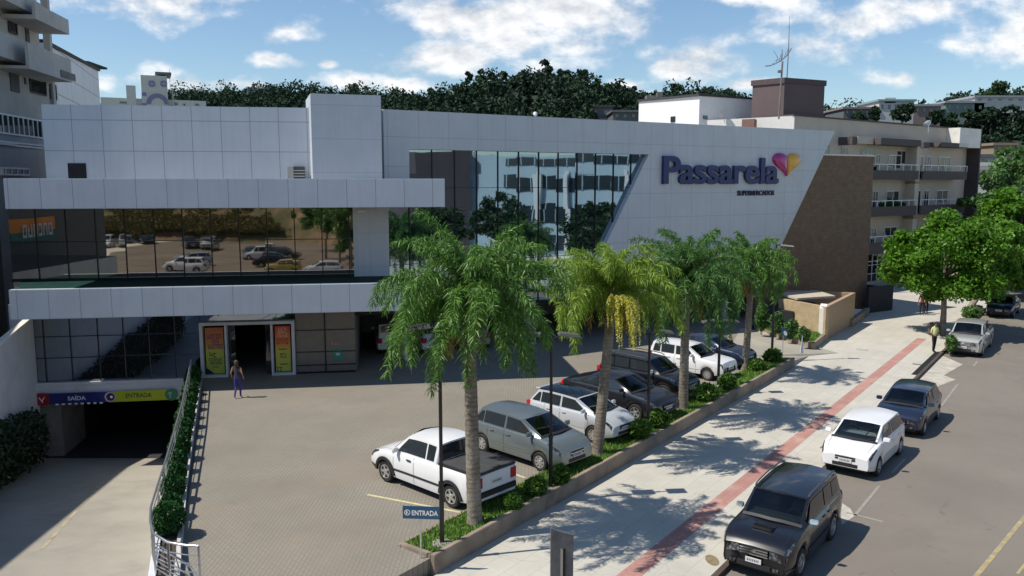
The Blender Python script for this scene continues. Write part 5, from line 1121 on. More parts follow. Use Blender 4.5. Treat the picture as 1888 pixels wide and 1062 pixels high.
    if S['rear'] == 'pickup':
        x0, x1 = xR + .04, xrb - .05; q = MB(); ww = hw * .86
        vs = []
        for x in (x0, (x0 + x1) / 2, x1): vs += [(x, -ww, zt(x) + .055), (x, 0, zt(x) + .085), (x, ww, zt(x) + .055)]
        q.add(vs, [(0, 3, 4, 1), (1, 4, 5, 2), (3, 6, 7, 4), (4, 7, 8, 5)]); q.build('bed_cover', mat('bed_canvas', (.045, .045, .045), .8, var=.2), root)
        q = MB(); q.box((x0, -ww - .05, zt(x0)), (x1, -ww, zt(x0) + .07)).box((x0, ww, zt(x0)), (x1, ww + .05, zt(x0) + .07)).box((x0 - .03, -ww, zt(x0)), (x0 + .02, ww, zt(x0) + .07)); q.build('bed_rail', TRIM, root)
    if 'rails' in extras:
        for sd in (1, -1):
            pts = [Vector((x, sd * (edge(x).y - .03), roofz(x) + (.05 if xrt + .15 < x < xwt - .1 else .0))) for x in [xrt + .08, xrt + .25] + [xrt + (xwt - xrt) * t for t in (.4, .6, .8)] + [xwt - .12, xwt - .02]]
            MB().tube(pts, .022, 6).build('roof_rail', TRIM if kind != 'suv' else DGREY, root, smooth=60)
    if 'scoop' in extras:
        x = (xwb + xF) / 2 - .1; MB().hexa([(x - .2, -.27, zt(x - .2) + .04), (x - .2, .27, zt(x - .2) + .04), (x + .16, .25, zt(x + .16) + .045), (x + .16, -.25, zt(x + .16) + .045), (x - .2, -.27, zt(x) + .06), (x - .2, .27, zt(x) + .06), (x + .16, .25, zt(x) + .105), (x + .16, -.25, zt(x) + .105)]).build('hood_scoop', pnt, root, bevel=.02)
        MB().box((x + .161, -.21, zt(x + .16) + .055), (x + .17, .21, zt(x) + .09)).build('scoop_opening', TRIM, root)
    if 'spoiler' in extras:
        MB().hexa([(xrt - .16, -rw * .95, H - .1), (xrt + .05, -rw * .95, H - .07), (xrt + .05, rw * .95, H - .07), (xrt - .16, rw * .95, H - .1), (xrt - .2, -rw * .9, H - .055), (xrt + .05, -rw * .95, H - .025), (xrt + .05, rw * .95, H - .025), (xrt - .2, rw * .9, H - .055)]).build('spoiler', pnt, root, bevel=.012)
    if 'bars' in extras:
        for x in (xrt + .3, xwt - .3): MB().box((x - .03, -rw, H + .02), (x + .03, rw, H + .06)).build('roof_bar', TRIM, root)
    return root
CARGROUP = 'cars parked in the lot stalls'; SG = 'cars parked along the kerb'
def from_contacts(kind, fpx, rpx, z, side):    # contact points of the visible front and rear wheels -> placement
    S = CARS[kind]; f = Vector(G(*fpx, z)[:2]); r_ = Vector(G(*rpx, z)[:2]); d = f - r_; h = math.atan2(d.y, d.x); n = Vector((-math.sin(h), math.cos(h)))
    c = (f + r_) / 2 - n * side * (S['W'] / 2 - .02) ; return (c.x, c.y, z), h, d.length / S['wb']
def from_front(kind, fpx, z, h, side, sc=1.):
    S = CARS[kind]; f = Vector(G(*fpx, z)[:2]); d = Vector((math.cos(h), math.sin(h))); n = Vector((-d.y, d.x)); c = f - d * S['wb'] / 2 * sc - n * side * (S['W'] / 2 - .02) * sc; return (c.x, c.y, z)
loc, h, sc = from_contacts('smallpickup', (710, 886), (838, 937), 0, 1); print('pickup', math.degrees(h), sc)
make_car('smallpickup', P_WHITE, loc, h, 'white compact pickup with black bed cover beside the nearest lamp post', CARGROUP, min(sc, 1.08), cat='pickup', trim=True)
loc, h, sc = from_contacts('wagonhatch', (996, 869), (889, 833), 0, -1); print('silver', math.degrees(h), sc); HC2 = h
make_car('wagonhatch', P_GREY, loc, h, 'grey-green hatchback between the white pickup and the two-tone hatchback', CARGROUP, min(1.05, max(.98, sc)))
make_car('wagonhatch', P_PEARL, from_front('wagonhatch', (1092, 817), 0, h + R(1), -1), h + R(1), 'silvery white hatchback with a black roof and rear spoiler', CARGROUP, roofm=P_BLACK, extras=('spoiler',))
make_car('fastsedan', P_DARK, from_front('fastsedan', (1170, 777), 0, h + R(1), -1, 1.03), h + R(1), 'charcoal sedan between the silver two-tone hatchback and the black crossover', CARGROUP, 1.03)
make_car('softroader', P_BLACK, from_front('softroader', (1222, 739), 0, h + R(2), -1), h + R(2), 'black crossover with bright alloy wheels in the lot stalls', CARGROUP, extras=('rails',))
make_car('boxhatch', P_WHITE, from_front('boxhatch', (1303, 702), 0, h + R(3), -1, 1.08), h + R(3), 'white boxy four-door hatchback behind the third palm', CARGROUP, 1.08)
make_car('sedan', P_BLUE, from_front('sedan', (1338, 680), 0, h + R(4), -1), h + R(4), 'dark blue car at the far end of the lot stalls, behind the white boxy hatchback', CARGROUP)
# under the building
hA = FA.ang + math.pi / 2
q = G(719, 655, 0); make_car('van', P_WHITE, (q.x + math.cos(hA) * 1.9, q.y + math.sin(hA) * 1.9, 0), hA + .05, 'white van backed out under the store, left of the rounded white car', 'cars under the store')
q = G(797, 655, 0); make_car('hatch', P_WHITE, (q.x + math.cos(hA) * 1.9, q.y + math.sin(hA) * 1.9, 0), hA + .12, 'white hatchback parked under the store with its tail to the lot', 'cars under the store')
q = G(872, 650, 0); make_car('hatch', P_SILVER, (q.x + math.cos(hA) * 2.4, q.y + math.sin(hA) * 2.4, 0), hA + .15, 'silver hatchback under the store, hidden behind the nearest palm', 'cars under the store')
# on the street
hs = SANG + math.pi
def st(kind, b, a, pnt, lab, dz=0., sc=1., **k):   # a along, b outward of the left wheels
    x, y = T(a, b); make_car(kind, pnt, (x, y, -.5), hs + dz, lab, SG, sc, **k)
for kind, fp, rp, pnt, lab, ex, md in (('suv', (1478, 1066), (1534, 999), P_BLACK, 'big black off-road wagon with roof rails, nearest on the street', ('rails', 'scoop'), 1.03), ('wagonhatch', (1622, 878), (1664, 839), P_WHITE, 'white hatchback on the street between the black wagon and the navy car', (), 1.05),
                                   ('hatch', (1706, 803), (1731, 774), P_BLUE, 'navy blue hatchback on the street behind the white one', (), 1.08), ('doublecab', (1813, 657), (1836, 630), P_CHAMP, 'pale silver double-cab pickup by the street tree', (), 1.), ('sedan', (1870, 586), (1892, 566), P_BLUE, 'dark blue sedan farthest up the kerb under the trees', (), 1.)):
    loc, h2, sc = from_contacts(kind, fp, rp, -.5, 1); print(lab, math.degrees(h2), sc, Tinv(loc))
    h2 = hs + max(-.05, min(.05, (h2 - hs + math.pi) % (2 * math.pi) - math.pi)); S = CARS[kind]; f = Vector(G(*fp, -.5)[:2]); sc = min(md, max(.97, sc)); d = Vector((math.cos(h2), math.sin(h2))); n = Vector((-d.y, d.x)); c = f - d * S['wb'] / 2 * sc - n * (S['W'] / 2) * sc
    make_car(kind, pnt, (c.x, c.y, -.5), h2, lab, SG, sc, extras=ex, cat='pickup' if kind == 'doublecab' else 'car', style='five' if kind == 'wagonhatch' else None)
q = G(1868, 538, -.5); make_car('van', P_CHAMP, (q.x + 2.2, q.y + 3, -.5), hs + .1, 'beige van far up the street under the trees', SG, lowdetail=True, cat='van')
q = G(1835, 535, -.5); make_car('hatch', P_DARK, (q.x + .5, q.y + 4, -.5), hs, 'dark hatchback half hidden under the far street trees', SG, lowdetail=True)
# ------------------------------------------------------------------ apartments on the right
APo = Vector(G(1620, 522, S0)[:2]); r_ = AY(1785, 235, 10)
ud = Vector((.8, .6)); 
FP = Frame((APo.x - 13 * .8, APo.y - 13 * .6), (APo.x + 17 * .8, APo.y + 17 * .6)); pp = FP.pl
print('apt', pp(1465, 213), pp(1785, 240), pp(1690, 331, -1.2), pp(1690, 394, -1.2), pp(1690, 461, -1.2))
apt = empty('apartment_building', (FP.o.x, FP.o.y, S0), 0, 'beige apartment building with dark balconies behind the brick wall', 'building')
def pP(n_, mb, m=None, **k): return mb.build(n_, m, apt, FP.m, **k)
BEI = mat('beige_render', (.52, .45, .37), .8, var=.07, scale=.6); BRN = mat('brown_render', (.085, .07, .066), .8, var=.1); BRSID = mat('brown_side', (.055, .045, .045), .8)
axL, azT = pp(1465, 213); axR, azR = pp(1785, 240); azT = (azT + azR) / 2 + .0
zsl = [azT - 2.35] + [pp(1690, y, -1.2)[1] for y in (315, 379, 441)]; zbt = [None] + [pp(1690, y, -1.2)[1] for y in (331, 396, 461)]
pP('wall', MB().box((axL, 0, -.6), (axR, 18, azT)), BEI); pP('parapet_trim', MB().box((axL - .1, -.1, azT + .001), (axR + .1, 18, azT + .12)), BRN)
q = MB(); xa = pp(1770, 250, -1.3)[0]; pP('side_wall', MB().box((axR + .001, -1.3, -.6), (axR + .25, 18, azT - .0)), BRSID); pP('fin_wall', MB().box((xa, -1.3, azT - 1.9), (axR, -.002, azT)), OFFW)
bxs = [pp(1603, 320, -1.2)[0], pp(1692, 320, -1.2)[0], pp(1700, 320, -1.2)[0], pp(1781, 320, -1.2)[0]]
for i in (1, 2, 3):
    zt1, zb1 = zsl[i], zbt[i]
    for (u0, u1) in ((bxs[0], bxs[1]), (bxs[2], bxs[3])):
        b = pP('balcony', MB().box((u0, -1.3, zb1), (u1, -1.15, zt1)).box((u0, -1.149, zb1), (u1, -.002, zb1 + .15)), BRN)
        rl = MB(); rl.box((u0, -1.28, zt1 + .5), (u1, -1.22, zt1 + .56)); k = u0
        while k < u1 + .01: rl.box((k, -1.275, zt1), (k + .05, -1.225, zt1 + .5)); k += (u1 - u0) / 6
        rl.build('balcony_rail', SWH, b, FP.m)
        # doors and windows behind, recessed frames
        ww = u1 - u0
        for f0, f1, h0, h1, nm in ((.08, .26, .02, 2.1, 'balcony_door'), (.34, .44, .02, 2.1, 'balcony_door'), (.62, .88, .95, 2.1, 'window')):
            w = pP(nm, MB().box((u0 + ww * f0, -.03, zb1 + .15 + h0), (u0 + ww * f1, -.001, zb1 + .15 + h1)), WIN); fx = MB(); a, b2 = u0 + ww * f0, u0 + ww * f1
            for xx in (a, (a + b2) / 2, b2): fx.box((xx - .03, -.06, zb1 + .15 + h0), (xx + .03, -.031, zb1 + .15 + h1))
            fx.box((a, -.058, zb1 + .11 + h1), (b2, -.032, zb1 + .18 + h1)); fx.build('window_frame', SWH if nm == 'window' else OFFW, w, FP.m)
    pP('pier', MB().box((bxs[1] + .02, -1.0, zb1 - .4), (bxs[2] - .02, -.001, zt1 + 2.3)), BEI)
# clutter on the balconies: potted plants and laundry rail
for i, fr0 in ((1, .02), (2, .3)):
    for k in range(9 if i == 2 else 3):
        u0 = bxs[0] + (bxs[1] - bxs[0]) * (fr0 + k * .06); P = blob_points((u0, -1.0, zsl[i] + .12), (.22, .15, .28), 90, .2); o = obj('balcony_plant', quads_mesh('p', leaf_quads(P, .14, 1.6), LEAF_BOX), apt, FP.m)
for xa_, xb_, ya, yb in ((1572, 1580, 252, 267), (1625, 1698, 254, 270), (1704, 1714, 262, 273), (1735, 1785, 262, 273)):
    u0, z1 = pp(xa_, ya, -1.3); u1, z0 = pp(xb_, yb, -1.3); pP('awning_slab', MB().box((u0, -1.3, z0), (u1, -.002, z1)), BRN)
u0, z1 = pp(1580, 251, -.5); u1, z0 = pp(1625, 267, -.5); pP('beam', MB().box((u0, -.6, z0), (u1, -.002, z1)), BEI)
for xa_, xb_, ya, yb in ((1519, 1529, 268, 284), (1551, 1563, 273, 284), (1587, 1610, 273, 284), (1655, 1668, 279, 301)):
    u0, z1 = pp(xa_, ya); u1, z0 = pp(xb_, yb); w = pP('window', MB().box((u0, -.02, z0), (u1, -.001, z1)), WIN); MB().box(((u0 + u1) / 2 - .03, -.04, z0), ((u0 + u1) / 2 + .03, -.021, z1)).build('window_frame', SWH, w, FP.m)
# ground floor shopfront
u0, z1 = pp(1598, 462); u1, z0 = pp(1650, 522); pP('shopfront', MB().box((u0, -.05, S0 + .3), (u1 + 2, -.001, 2.4)), WIN)
q = MB()
for k in range(6): q.box((u0 + k * .9, -.1, S0 + .3), (u0 + k * .9 + .07, -.051, 2.4))
for z in (.6, 1.4, 1.75): q.box((u0, -.09, z), (u0 + 5, -.052, z + .06))
pP('window_frame', q, SWH)
u, _ = pp(1610, 500, -3)
dw = empty('ramp_parapet', (*FP.w(u, -4.5, S0),), 0, 'low dark wall beside the apartment entrance, right of the brick wall', 'wall'); p_, q_ = G(1597, 578, S0), G(1642, 572, S0)
FD = Frame(p_, q_); MB().box((0.2, 0, -.38), (FD.len + .2, .25, 1.5)).box((FD.len - .04, .26, -.38), (FD.len + .2, 5, 1.3)).build('wall_panel', mat('charcoal_render', (.03, .03, .034), .8), dw, FD.m)
# annex blocks on the roof
def wall_run(name, parent, pts, z0, ztops, th, m):
    mb = MB()
    for (a, b, za, zb_) in zip(pts[:-1], pts[1:], ztops[:-1], ztops[1:]):
        a, b = Vector(a), Vector(b); d = (b - a).normalized(); n = Vector((-d.y, d.x)) * th
        mb.hexa([(*a, z0), (*b, z0), (*(b + n), z0), (*(a + n), z0), (*a, za), (*b, zb_), (*(b + n), zb_), (*(a + n), za)])
    return mb.build(name, m, parent, Matrix())
def block(name, parent, footprint, z0, z1, m): return MB().slab(footprint, z0, z1).build(name, m, parent, Matrix())
def at(px, py, Y): q = AY(px, py, Y); return q
c0 = at(1290, 177, 70); cl = at(1178, 187, 75); cr_ = at(1400, 184, 73.3)
an = empty('annex_building', (c0.x, c0.y, 0), 0, 'white flat-roofed block with a sunlit left wall behind the store roof', 'building')
bk = Vector((cl.x + cr_.x - c0.x, cl.y + cr_.y - c0.y))
block('wall', an, [(c0.x, c0.y), (cr_.x, cr_.y), tuple(bk), (cl.x, cl.y)], 0, c0.z, mat('white_render', (.8, .79, .77), .7, var=.05)); 
block('roof_trim', an, [(c0.x - .1, c0.y - .15), (cr_.x + .1, cr_.y), (bk.x, bk.y + .2), (cl.x - .15, cl.y)], c0.z + .001, c0.z + .18, mat('dark_roof_trim', (.05, .045, .05), .7))
FN = Frame((cl.x, cl.y), (c0.x, c0.y)); u0, z1 = FN.pl(1237, 215); u1, z0 = FN.pl(1245, 225); MB().box((u0, -.05, z0), (u1, -.002, z1)).build('window', WIN, an, FN.m)
FN2 = Frame((c0.x, c0.y), (cr_.x, cr_.y)); u0, z1 = FN2.pl(1296, 213); u1, z0 = FN2.pl(1304, 220); MB().box((u0, -.05, z0), (u1, -.002, z1)).build('window', WIN, an, FN2.m)
q = at(1212, 176, 78); MB().box((q.x - 1.0, q.y, q.z - 2), (q.x - .1, q.y + 1, q.z + .0)).box((q.x, q.y, q.z - 2), (q.x + .5, q.y + .6, q.z + .3)).build('chimney', CONC_D, an, Matrix())
# long sunlit wall of the apartments' left side
l2 = at(1297, 222, 70.3); ax = FP.w(axL, 0)
wall_run('side_wall', apt, [(l2.x, l2.y), (ax.x, ax.y)], 6, [l2.z + .0, azT], .3, mat('sunlit_render', (.78, .76, .72), .75, var=.05))
q0, q1 = at(1368, 220, 67.6), at(1391, 218, 67.0); block('roof_box', apt, [(q0.x, q0.y), (q1.x, q1.y), (q1.x + .5, q1.y + 1), (q0.x + .4, q0.y + 1.2)], 12, q0.z, mat('rust_brown', (.2, .105, .085), .8))
# brown rooftop block and antennas
cA, cB, cC = at(1447, 143, 68.5), at(1388, 149, 70.5), at(1521, 150, 70.5)
rb2 = empty('rooftop_block', (cA.x, cA.y, azT), 0, 'dark brown windowless lift block on the apartment roof', 'rooftop block')
fp4 = [(cA.x, cA.y), (cC.x, cC.y), (cC.x + cB.x - cA.x, cC.y + cB.y - cA.y), (cB.x, cB.y)]
block('wall', rb2, fp4, azT - 1, cA.z - .45, mat('purple_brown', (.115, .08, .082), .75, var=.1, scale=.6)); cx, cy = sum(p[0] for p in fp4) / 4, sum(p[1] for p in fp4) / 4
block('roof_trim', rb2, [(cx + (p[0] - cx) * 1.05, cy + (p[1] - cy) * 1.05) for p in fp4], cA.z - .449, cA.z, mat('purple_brown_trim', (.08, .055, .06), .7))
m0 = at(1436, 212, 67); an_ = empty('antenna', (m0.x, m0.y, azT), 0, 'rooftop antenna mast with a long curved boom of rods', 'antenna'); mt = at(1441, 113, 67)
MB().tube([(m0.x, m0.y, azT - .3), (m0.x + .12, m0.y, mt.z)], .07, 6).tube([(mt.x - .02, m0.y, mt.z), (mt.x + .02, m0.y, mt.z + .9)], .035, 5).box((mt.x - .25, m0.y - .1, mt.z - .9), (mt.x + .1, m0.y + .1, mt.z - .7)).build('mast', CONC_D, an_, Matrix())
bp_ = [at(px, py, 67) for px, py in ((1411, 122), (1420, 121), (1432, 116), (1441, 111), (1452, 101), (1459, 89))]; q = MB().tube(bp_, .045, 5)
for px, py, px2, py2 in ((1426, 93, 1434, 106), (1434, 104, 1431, 116), (1440, 100, 1437, 112), (1444, 98, 1441, 110), (1449, 95, 1446, 107), (1453, 90, 1450, 103), (1424, 116, 1428, 119), (1428, 113, 1442, 106)): q.tube([at(px, py, 66.8), at(px2, py2, 67.1)], .02, 4)
q.build('boom', CONC_D, an_, Matrix())
m0 = at(1451, 143, 69.2); mt = at(1456, 30, 69.2); wm_ = empty('whip_antenna', tuple(m0), 0, 'tall thin whip mast rising from the brown rooftop block', 'antenna'); MB().tube([m0, at(1454, 90, 69.2), mt], [.05, .04, .015], 5).build('mast', CONC_D, wm_, Matrix())
def dish(label, px, py, Y, r, tilt=R(60), az=0):
    c = at(px, py, Y); t = empty('satellite_dish', tuple(c - Vector((0, 0, .4))), 0, label, 'satellite dish'); M4 = Matrix.Translation(c) @ Matrix.Rotation(az, 4, 'Z') @ Matrix.Rotation(tilt, 4, 'X')
    MB().lathe([(.001, 0), (r * .5, .05), (r * .85, .17), (r, .26), (r * .84, .19), (r * .5, .075), (.001, .02)], n=18).build('dish', WHITE_P, t, M4, smooth=50); MB().tube([c, c + Vector((0, 0, -.7))], .03, 5).build('post', STEEL, t, Matrix())
dish('white satellite dish on the right end of the apartment roof', 1712, 231, 79, .42, R(-50), .3); dish('white satellite dish on the low roof by the brown box', 1336, 211, 69, .42, R(-55), 1.0)
q = dish('small white satellite dish on the parapet above the mirrored glass', 987, 213, 56, .16, R(-60), 0)
# beige corner enclosure before the brick wall
ew = empty('corner_enclosure', (*G(1523, 628, S0)[:2], S0), 0, 'beige angular garage stair enclosure with pale panels before the brick wall', 'wall')
BEG = mat('ochre_render', (.40, .30, .18), .85, var=.22, scale=2.2, bump=.004, bscale=12); BEG2 = mat('tan_render', (.36, .255, .165), .8, var=.1)
e_c = G(1520, 629, S0); e_r = G(1574, 598, S0); 
FE = Frame(e_c, e_r); zc = FE.pl(1533, 562, 0)[1]; zrr = FE.pl(1574, 541, 0)[1]; print('enclosure', zc, zrr, FE.len)
q = MB(); q.hexa([(.35, 0, -.6), (FE.len, 0, -.6), (FE.len, .25, -.6), (.35, .25, -.6), (.35, 0, zc), (FE.len, 0, zrr), (FE.len, .25, zrr), (.35, .25, zc)]); q.build('side_wall', BEG2, ew, FE.m)
MB().hexa([(0.08, .02, -.6), (.345, .02, -.6), (.345, .4, -.6), (.08, .4, -.6), (.08, .02, zc - .1), (.345, .02, zc + .15), (.345, .4, zc + .15), (.08, .4, zc - .1)]).build('white_pier', OFFW, ew, FE.m)
FL_ = Frame((G(1404, 598, .0)[0] + 0, G(1404, 598, 0)[1] + 1.6), (e_c.x, e_c.y)); zl = FL_.pl(1436, 550)[1]; zl2 = FL_.pl(1517, 565)[1]; print('left wall', zl, zl2, FL_.len)
ul = FL_.pl(1436, 550)[0]
MB().hexa([(ul, 0, -.6), (FL_.len, 0, -.6), (FL_.len, .25, -.6), (ul, .25, -.6), (ul, 0, zl), (FL_.len, 0, zl2), (FL_.len, .25, zl2), (ul, .25, zl)]).build('front_wall', BEG, ew, FL_.m)
rr_ = FE.w(FE.len, .12); MB().hexa([(FE.len - .25, .26, -.6), (FE.len, .26, -.6), (FE.len - 1.2, 4.2, -.6), (FE.len - 1.45, 4.2, -.6), (FE.len - .25, .26, zrr), (FE.len, .26, zrr), (FE.len - 1.2, 4.2, zrr), (FE.len - 1.45, 4.2, zrr)]).build('back_wall', BEG2, ew, FE.m)
s_ = [at(1436, 541, FL_.w(ul, 1).y + .6), at(1470, 549, FL_.w(ul + 2, .3).y + .4), at(1540, 547, e_c.y + 3.2), at(1505, 533, e_c.y + 6)]; zz = sum(p.z for p in s_) / 4
MB().slab([(p.x, p.y) for p in s_], zz - .12, zz).build('canopy_slab', mat('pale_slab', (.45, .39, .3), .8), ew, Matrix())
MB().box((1.0, 2.2, -.6), (FE.len - 1.3, 4.2, zc - .6)).build('stair_void', DARK, ew, FE.m)
bwf = Frame(G(1424, 585, S0), G(1538, 566, S0)); zz = bwf.pl(1480, 524)[1]; lw_ = empty('low_wall', (bwf.o.x, bwf.o.y, S0), 0, 'long low brown wall with a pale coping behind the beige enclosure', 'wall')
MB().box((0, 0, -.6), (bwf.len, .2, zz - .1)).build('wall_panel', BRICK, lw_, bwf.m); MB().box((-.05, -.05, zz - .099), (bwf.len + .05, .25, zz)).build('coping', OFFW, lw_, bwf.m)
p_, q_ = G(1572, 603, S0), G(1603, 580, S0); FK = Frame(p_, q_); kk = empty('planter', (p_.x, p_.y, S0), 0, 'low brown planter kerb at the foot of the brick wall corner', 'planter'); MB().box((0, 0, -.4), (FK.len, .3, .1)).build('kerb_edge', PLWALL, kk, FK.m); MB().box((0, .301, -.4), (FK.len - .6, 1.4, .05)).build('white_slab', OFFW, kk, FK.m)
# ------------------------------------------------------------------ left neighbours
nd = Vector((-.16, .987)).normalized(); n0 = Vector((-24.6, 36.2)) - nd * .8; FNb = Frame((n0.x, n0.y), (n0.x + nd.x * 12, n0.y + nd.y * 12))   # local y points left (inwards)
nb = empty('concrete_apartment', (n0.x, n0.y, 0), 0, 'raw concrete apartment block with projecting balconies at the left edge', 'building'); pn = FNb.pl
def pN(n_, mb, m=None, **k): return mb.build(n_, m, nb, FNb.m, **k)
CR = mat('grey_concrete_wall', (.40, .385, .355), .85, var=.18, scale=.5); CR2 = mat('warm_concrete', (.47, .45, .41), .85, var=.14, scale=.6)
print('nb', pn(0, 100), pn(80, 200), pn(105, 150), pn(60, 60), pn(72, 100), pn(0, 400), pn(15, 400))
ue, _ = pn(104, 180); uu, _ = pn(72, 60)
zA = pn(40, 175)[1]
pN('wall', MB().box((0, 0, -.6), (ue, 14, pn(80, 192)[1] + 1.0)), CR); pN('wall', MB().box((0, .02, pn(80, 192)[1] + 1.001), (uu, 12, 30)), CR2)
pN('wall', MB().box((uu + .01, 3.0, pn(80, 192)[1] + 1.001), (ue, 12, 18.5)), CR)
# openings
def win_px(name, xa, ya, xb, yb, y=0., nm=3, frm=None, m=WIN):
    u0, za = pn(xa, ya, y); u1, zb_ = pn(xb, yb, y); z1, z0 = max(za, zb_), min(za, zb_)
    w = pN(name, MB().box((u0, y - .04, z0), (u1, y + .01, z1)), m)
    if frm:
        f = MB()
        for k in range(nm + 1): xx = u0 + (u1 - u0) * k / nm; f.box((xx - .03, y - .08, z0), (xx + .03, y - .041, z1))
        f.box((u0, y - .079, z1 - .02), (u1, y - .042, z1 + .06)); f.box((u0, y - .079, z0 - .06), (u1, y - .042, z0 + .02)); f.build('window_frame', frm, w, FNb.m)
win_px('window', 14, 32, 30, 63, 0, 1, BRN); win_px('recess', 45, 34, 55, 90, 0, m=DGREY); win_px('window', 53, 140, 84, 176, 0, 1, BRN); win_px('recess', 16, 125, 36, 172, 0, m=DGREY); win_px('window', 90, 155, 103, 184, 0, 1, BRN); win_px('vent', 44, 143, 48, 156, 0, m=DGREY)
win_px('window', -30, 205, 77, 254, 0, 11, SWH); win_px('window', -30, 258, 78, 273, 0, 4, SWH, m=CONC); win_px('window', -30, 309, 52, 322, 0, 7, SWH)
win_px('dark_cladding', -60, 330, 20, 700, 0, m=DGREY)
# balconies: slabs sticking out
def balc(xa, ya, xb, yb, out, th, par, name='balcony'):
    u0, z0 = pn(xa, ya, -out); u1, z1 = pn(xb, yb, -out); z = (z0 + z1) / 2 if abs(z0 - z1) < .6 else z1
    pN(name, MB().box((u0, -out, z), (u1, -.001, z + th)).box((u0, -out, z + th + .001), (u1, -out + .15, z + th + par)).box((u1 - .15, -out + .151, z + th + .001), (u1, -.002, z + th + par)), CR2)
balc(-40, 30, 80, 34, 1.1, .2, .5); balc(-40, 128, 88, 132, .9, .22, .95)
u0 = uu - .2; zt_ = pn(72, 30, 0)[1]
pN('terrace_column', MB().box((uu + .9, -.2, 12), (uu + 1.25, .15, 26)), CR)
balc(68, 62, 128, 64, 1.6, .2, .6, 'terrace_slab'); balc(56, 150, 133, 152, 1.6, .15, 1.1)
ubx, zbx = pn(100, 128, -1.3); u2x, z2x = pn(128, 150, -1.3); pN('balcony_screen', MB().box((ubx, -1.64, z2x), (u2x, -1.605, zbx)), CONC_D)
# sign on the left block is unreadable; a pale board
win_px('wall_board', -20, 260, 28, 269, -.1, m=OFFW)
# ramp side neighbour (casts the ramp's shadow)
sb_ = empty('side_building', (-24, 26, -.6), 0, 'low building with a dark tiled roof left of the garage ramp', 'building')
fpn = [(-24.6, 34.4), (-30, 34.4), (-30, 22.4), (-20.2, 22.4)]
MB().slab(fpn, -.6, 4.6).build('wall', OFFW, sb_, Matrix()); rm_ = Vector((-26, 28.4, 5.3))
MB().add([(p[0], p[1], 4.601) for p in fpn] + [tuple(rm_)], [(0, 1, 4), (1, 2, 4), (2, 3, 4), (3, 0, 4)]).build('roof', mat('dark_tiles', (.09, .08, .07), .8, var=.3, scale=3), sb_, Matrix())
FGB = Frame((-21.8, 16), (-28.4, 35.0)); gb = empty('grey_block', (-26, 24, -.6), 0, 'tall plain grey building with an orange painted sign left of the ramp', 'building')
MB().slab([(-21.8, 16), (-28.4, 35.0), (-40, 35.0), (-40, 16)], -.6, 12).build('wall', mat('hall_grey', (.16, .15, .14), .85), gb, Matrix())
MB().slab([(-21.8, 15.9), (-28.4, 35.1), (-40, 35.1), (-40, 15.9)], 12.001, 12.3).build('roof_trim', OFFW, gb, Matrix())
# white metal-clad hall
WHITE_H = panel_mat('white_hall_cladding', (.72, .74, .76), 5.2, 1.5, ox=.5, joint=.05, jcol=(.2, .21, .23), rough=.5)
hA_, hB_ = at(98, 92, 56), at(181, 131, 74); FH = Frame((hA_.x, hA_.y), (hB_.x, hB_.y)); ha = empty('clad_hall', (hA_.x, hA_.y, 0), 0, 'white metal-clad hall with a dark roof edge behind the left block', 'building')
MB().hexa([(-3, 0, 0), (FH.len, 0, 0), (FH.len, 18, 0), (-3, 18, 0), (-3, 0, hA_.z), (FH.len, 0, hB_.z), (FH.len, 18, hB_.z), (-3, 18, hA_.z)]).build('wall', WHITE_H, ha, FH.m)
MB().hexa([(-3, -.15, hA_.z + .0), (FH.len + .15, -.15, hB_.z), (FH.len + .15, 18, hB_.z), (-3, 18, hA_.z), (-3, -.15, hA_.z + .22), (FH.len + .15, -.15, hB_.z + .2), (FH.len + .15, 18, hB_.z + .2), (-3, 18, hA_.z + .22)]).build('roof_edge', BRSID, ha, FH.m)
q0, z0 = FH.pl(142, 112, 2); q1, z1 = FH.pl(178, 124, 2); MB().hexa([(q0, 1, z0 - .2), (q1, 1, z1 - .2), (q1, 4, z1 - .2), (q0, 4, z0 - .2), (q0, 1, z0), (q1, 1, z1), (q1, 4, z1 + .3), (q0, 4, z0 + .3)]).build('roof_light', GREENTOP, ha, FH.m)
# pale building with round windows
Fb = Frame(at(185, 178, 118), at(386, 182, 124)); fc = empty('municipal_building', (Fb.o.x, Fb.o.y, 0), 0, 'pale building with two round purple windows and an arch, far left', 'building')
PALE = mat('pale_render', (.50, .52, .47), .8, var=.06); LPUR = mat('lilac_render', (.2, .19, .33), .8)
def bx(name, xa, ya, xb, yb, dep, m, y=0., parent=fc):
    u0, z1 = Fb.pl(xa, ya, y); u1, _ = Fb.pl(xb, yb, y); z0 = Fb.pl(xb, yb, y)[1]; return MB().box((u0, y, z0), (u1, y + dep, z1)).build(name, m, parent, Fb.m)
bx('wing', 185, 179, 386, 320, 14, PALE); bx('tower', 259, 138, 316, 300, 8, PALE, -.6); bx('stepped_wing', 232, 157, 258, 300, 7, PALE, -.3); bx('stepped_wing', 317, 162, 326, 300, 5, PALE, -.3); bx('pipe', 312, 129, 315, 176, .3, BRN, -.95)
u0, z0 = Fb.pl(259, 138, 0); bx('roof_cap', 286, 132, 316, 138, 5, mat('teal_roof', (.1, .16, .17), .6), -.5)
for px in (280, 302):
    u, z = Fb.pl(px, 154.5, -.62); q = disc(MB(), u, z, .48, -.68, -.61, LPUR); q.box((u - .03, -.7, z - .45), (u + .03, -.681, z + .45), PALE); q.box((u - .45, -.7, z - .03), (u + .45, -.682, z + .03), PALE); q.build('round_window', None, fc, Fb.m)
u, z = Fb.pl(291, 192, -.62); q = MB(); n_ = 18; o_ = [(u + 1.5 * math.cos(math.pi * k / n_), z + 1.5 * math.sin(math.pi * k / n_)) for k in range(n_ + 1)]; i_ = [(u + .9 * math.cos(math.pi * k / n_), z + .9 * math.sin(math.pi * k / n_)) for k in range(n_ + 1)]
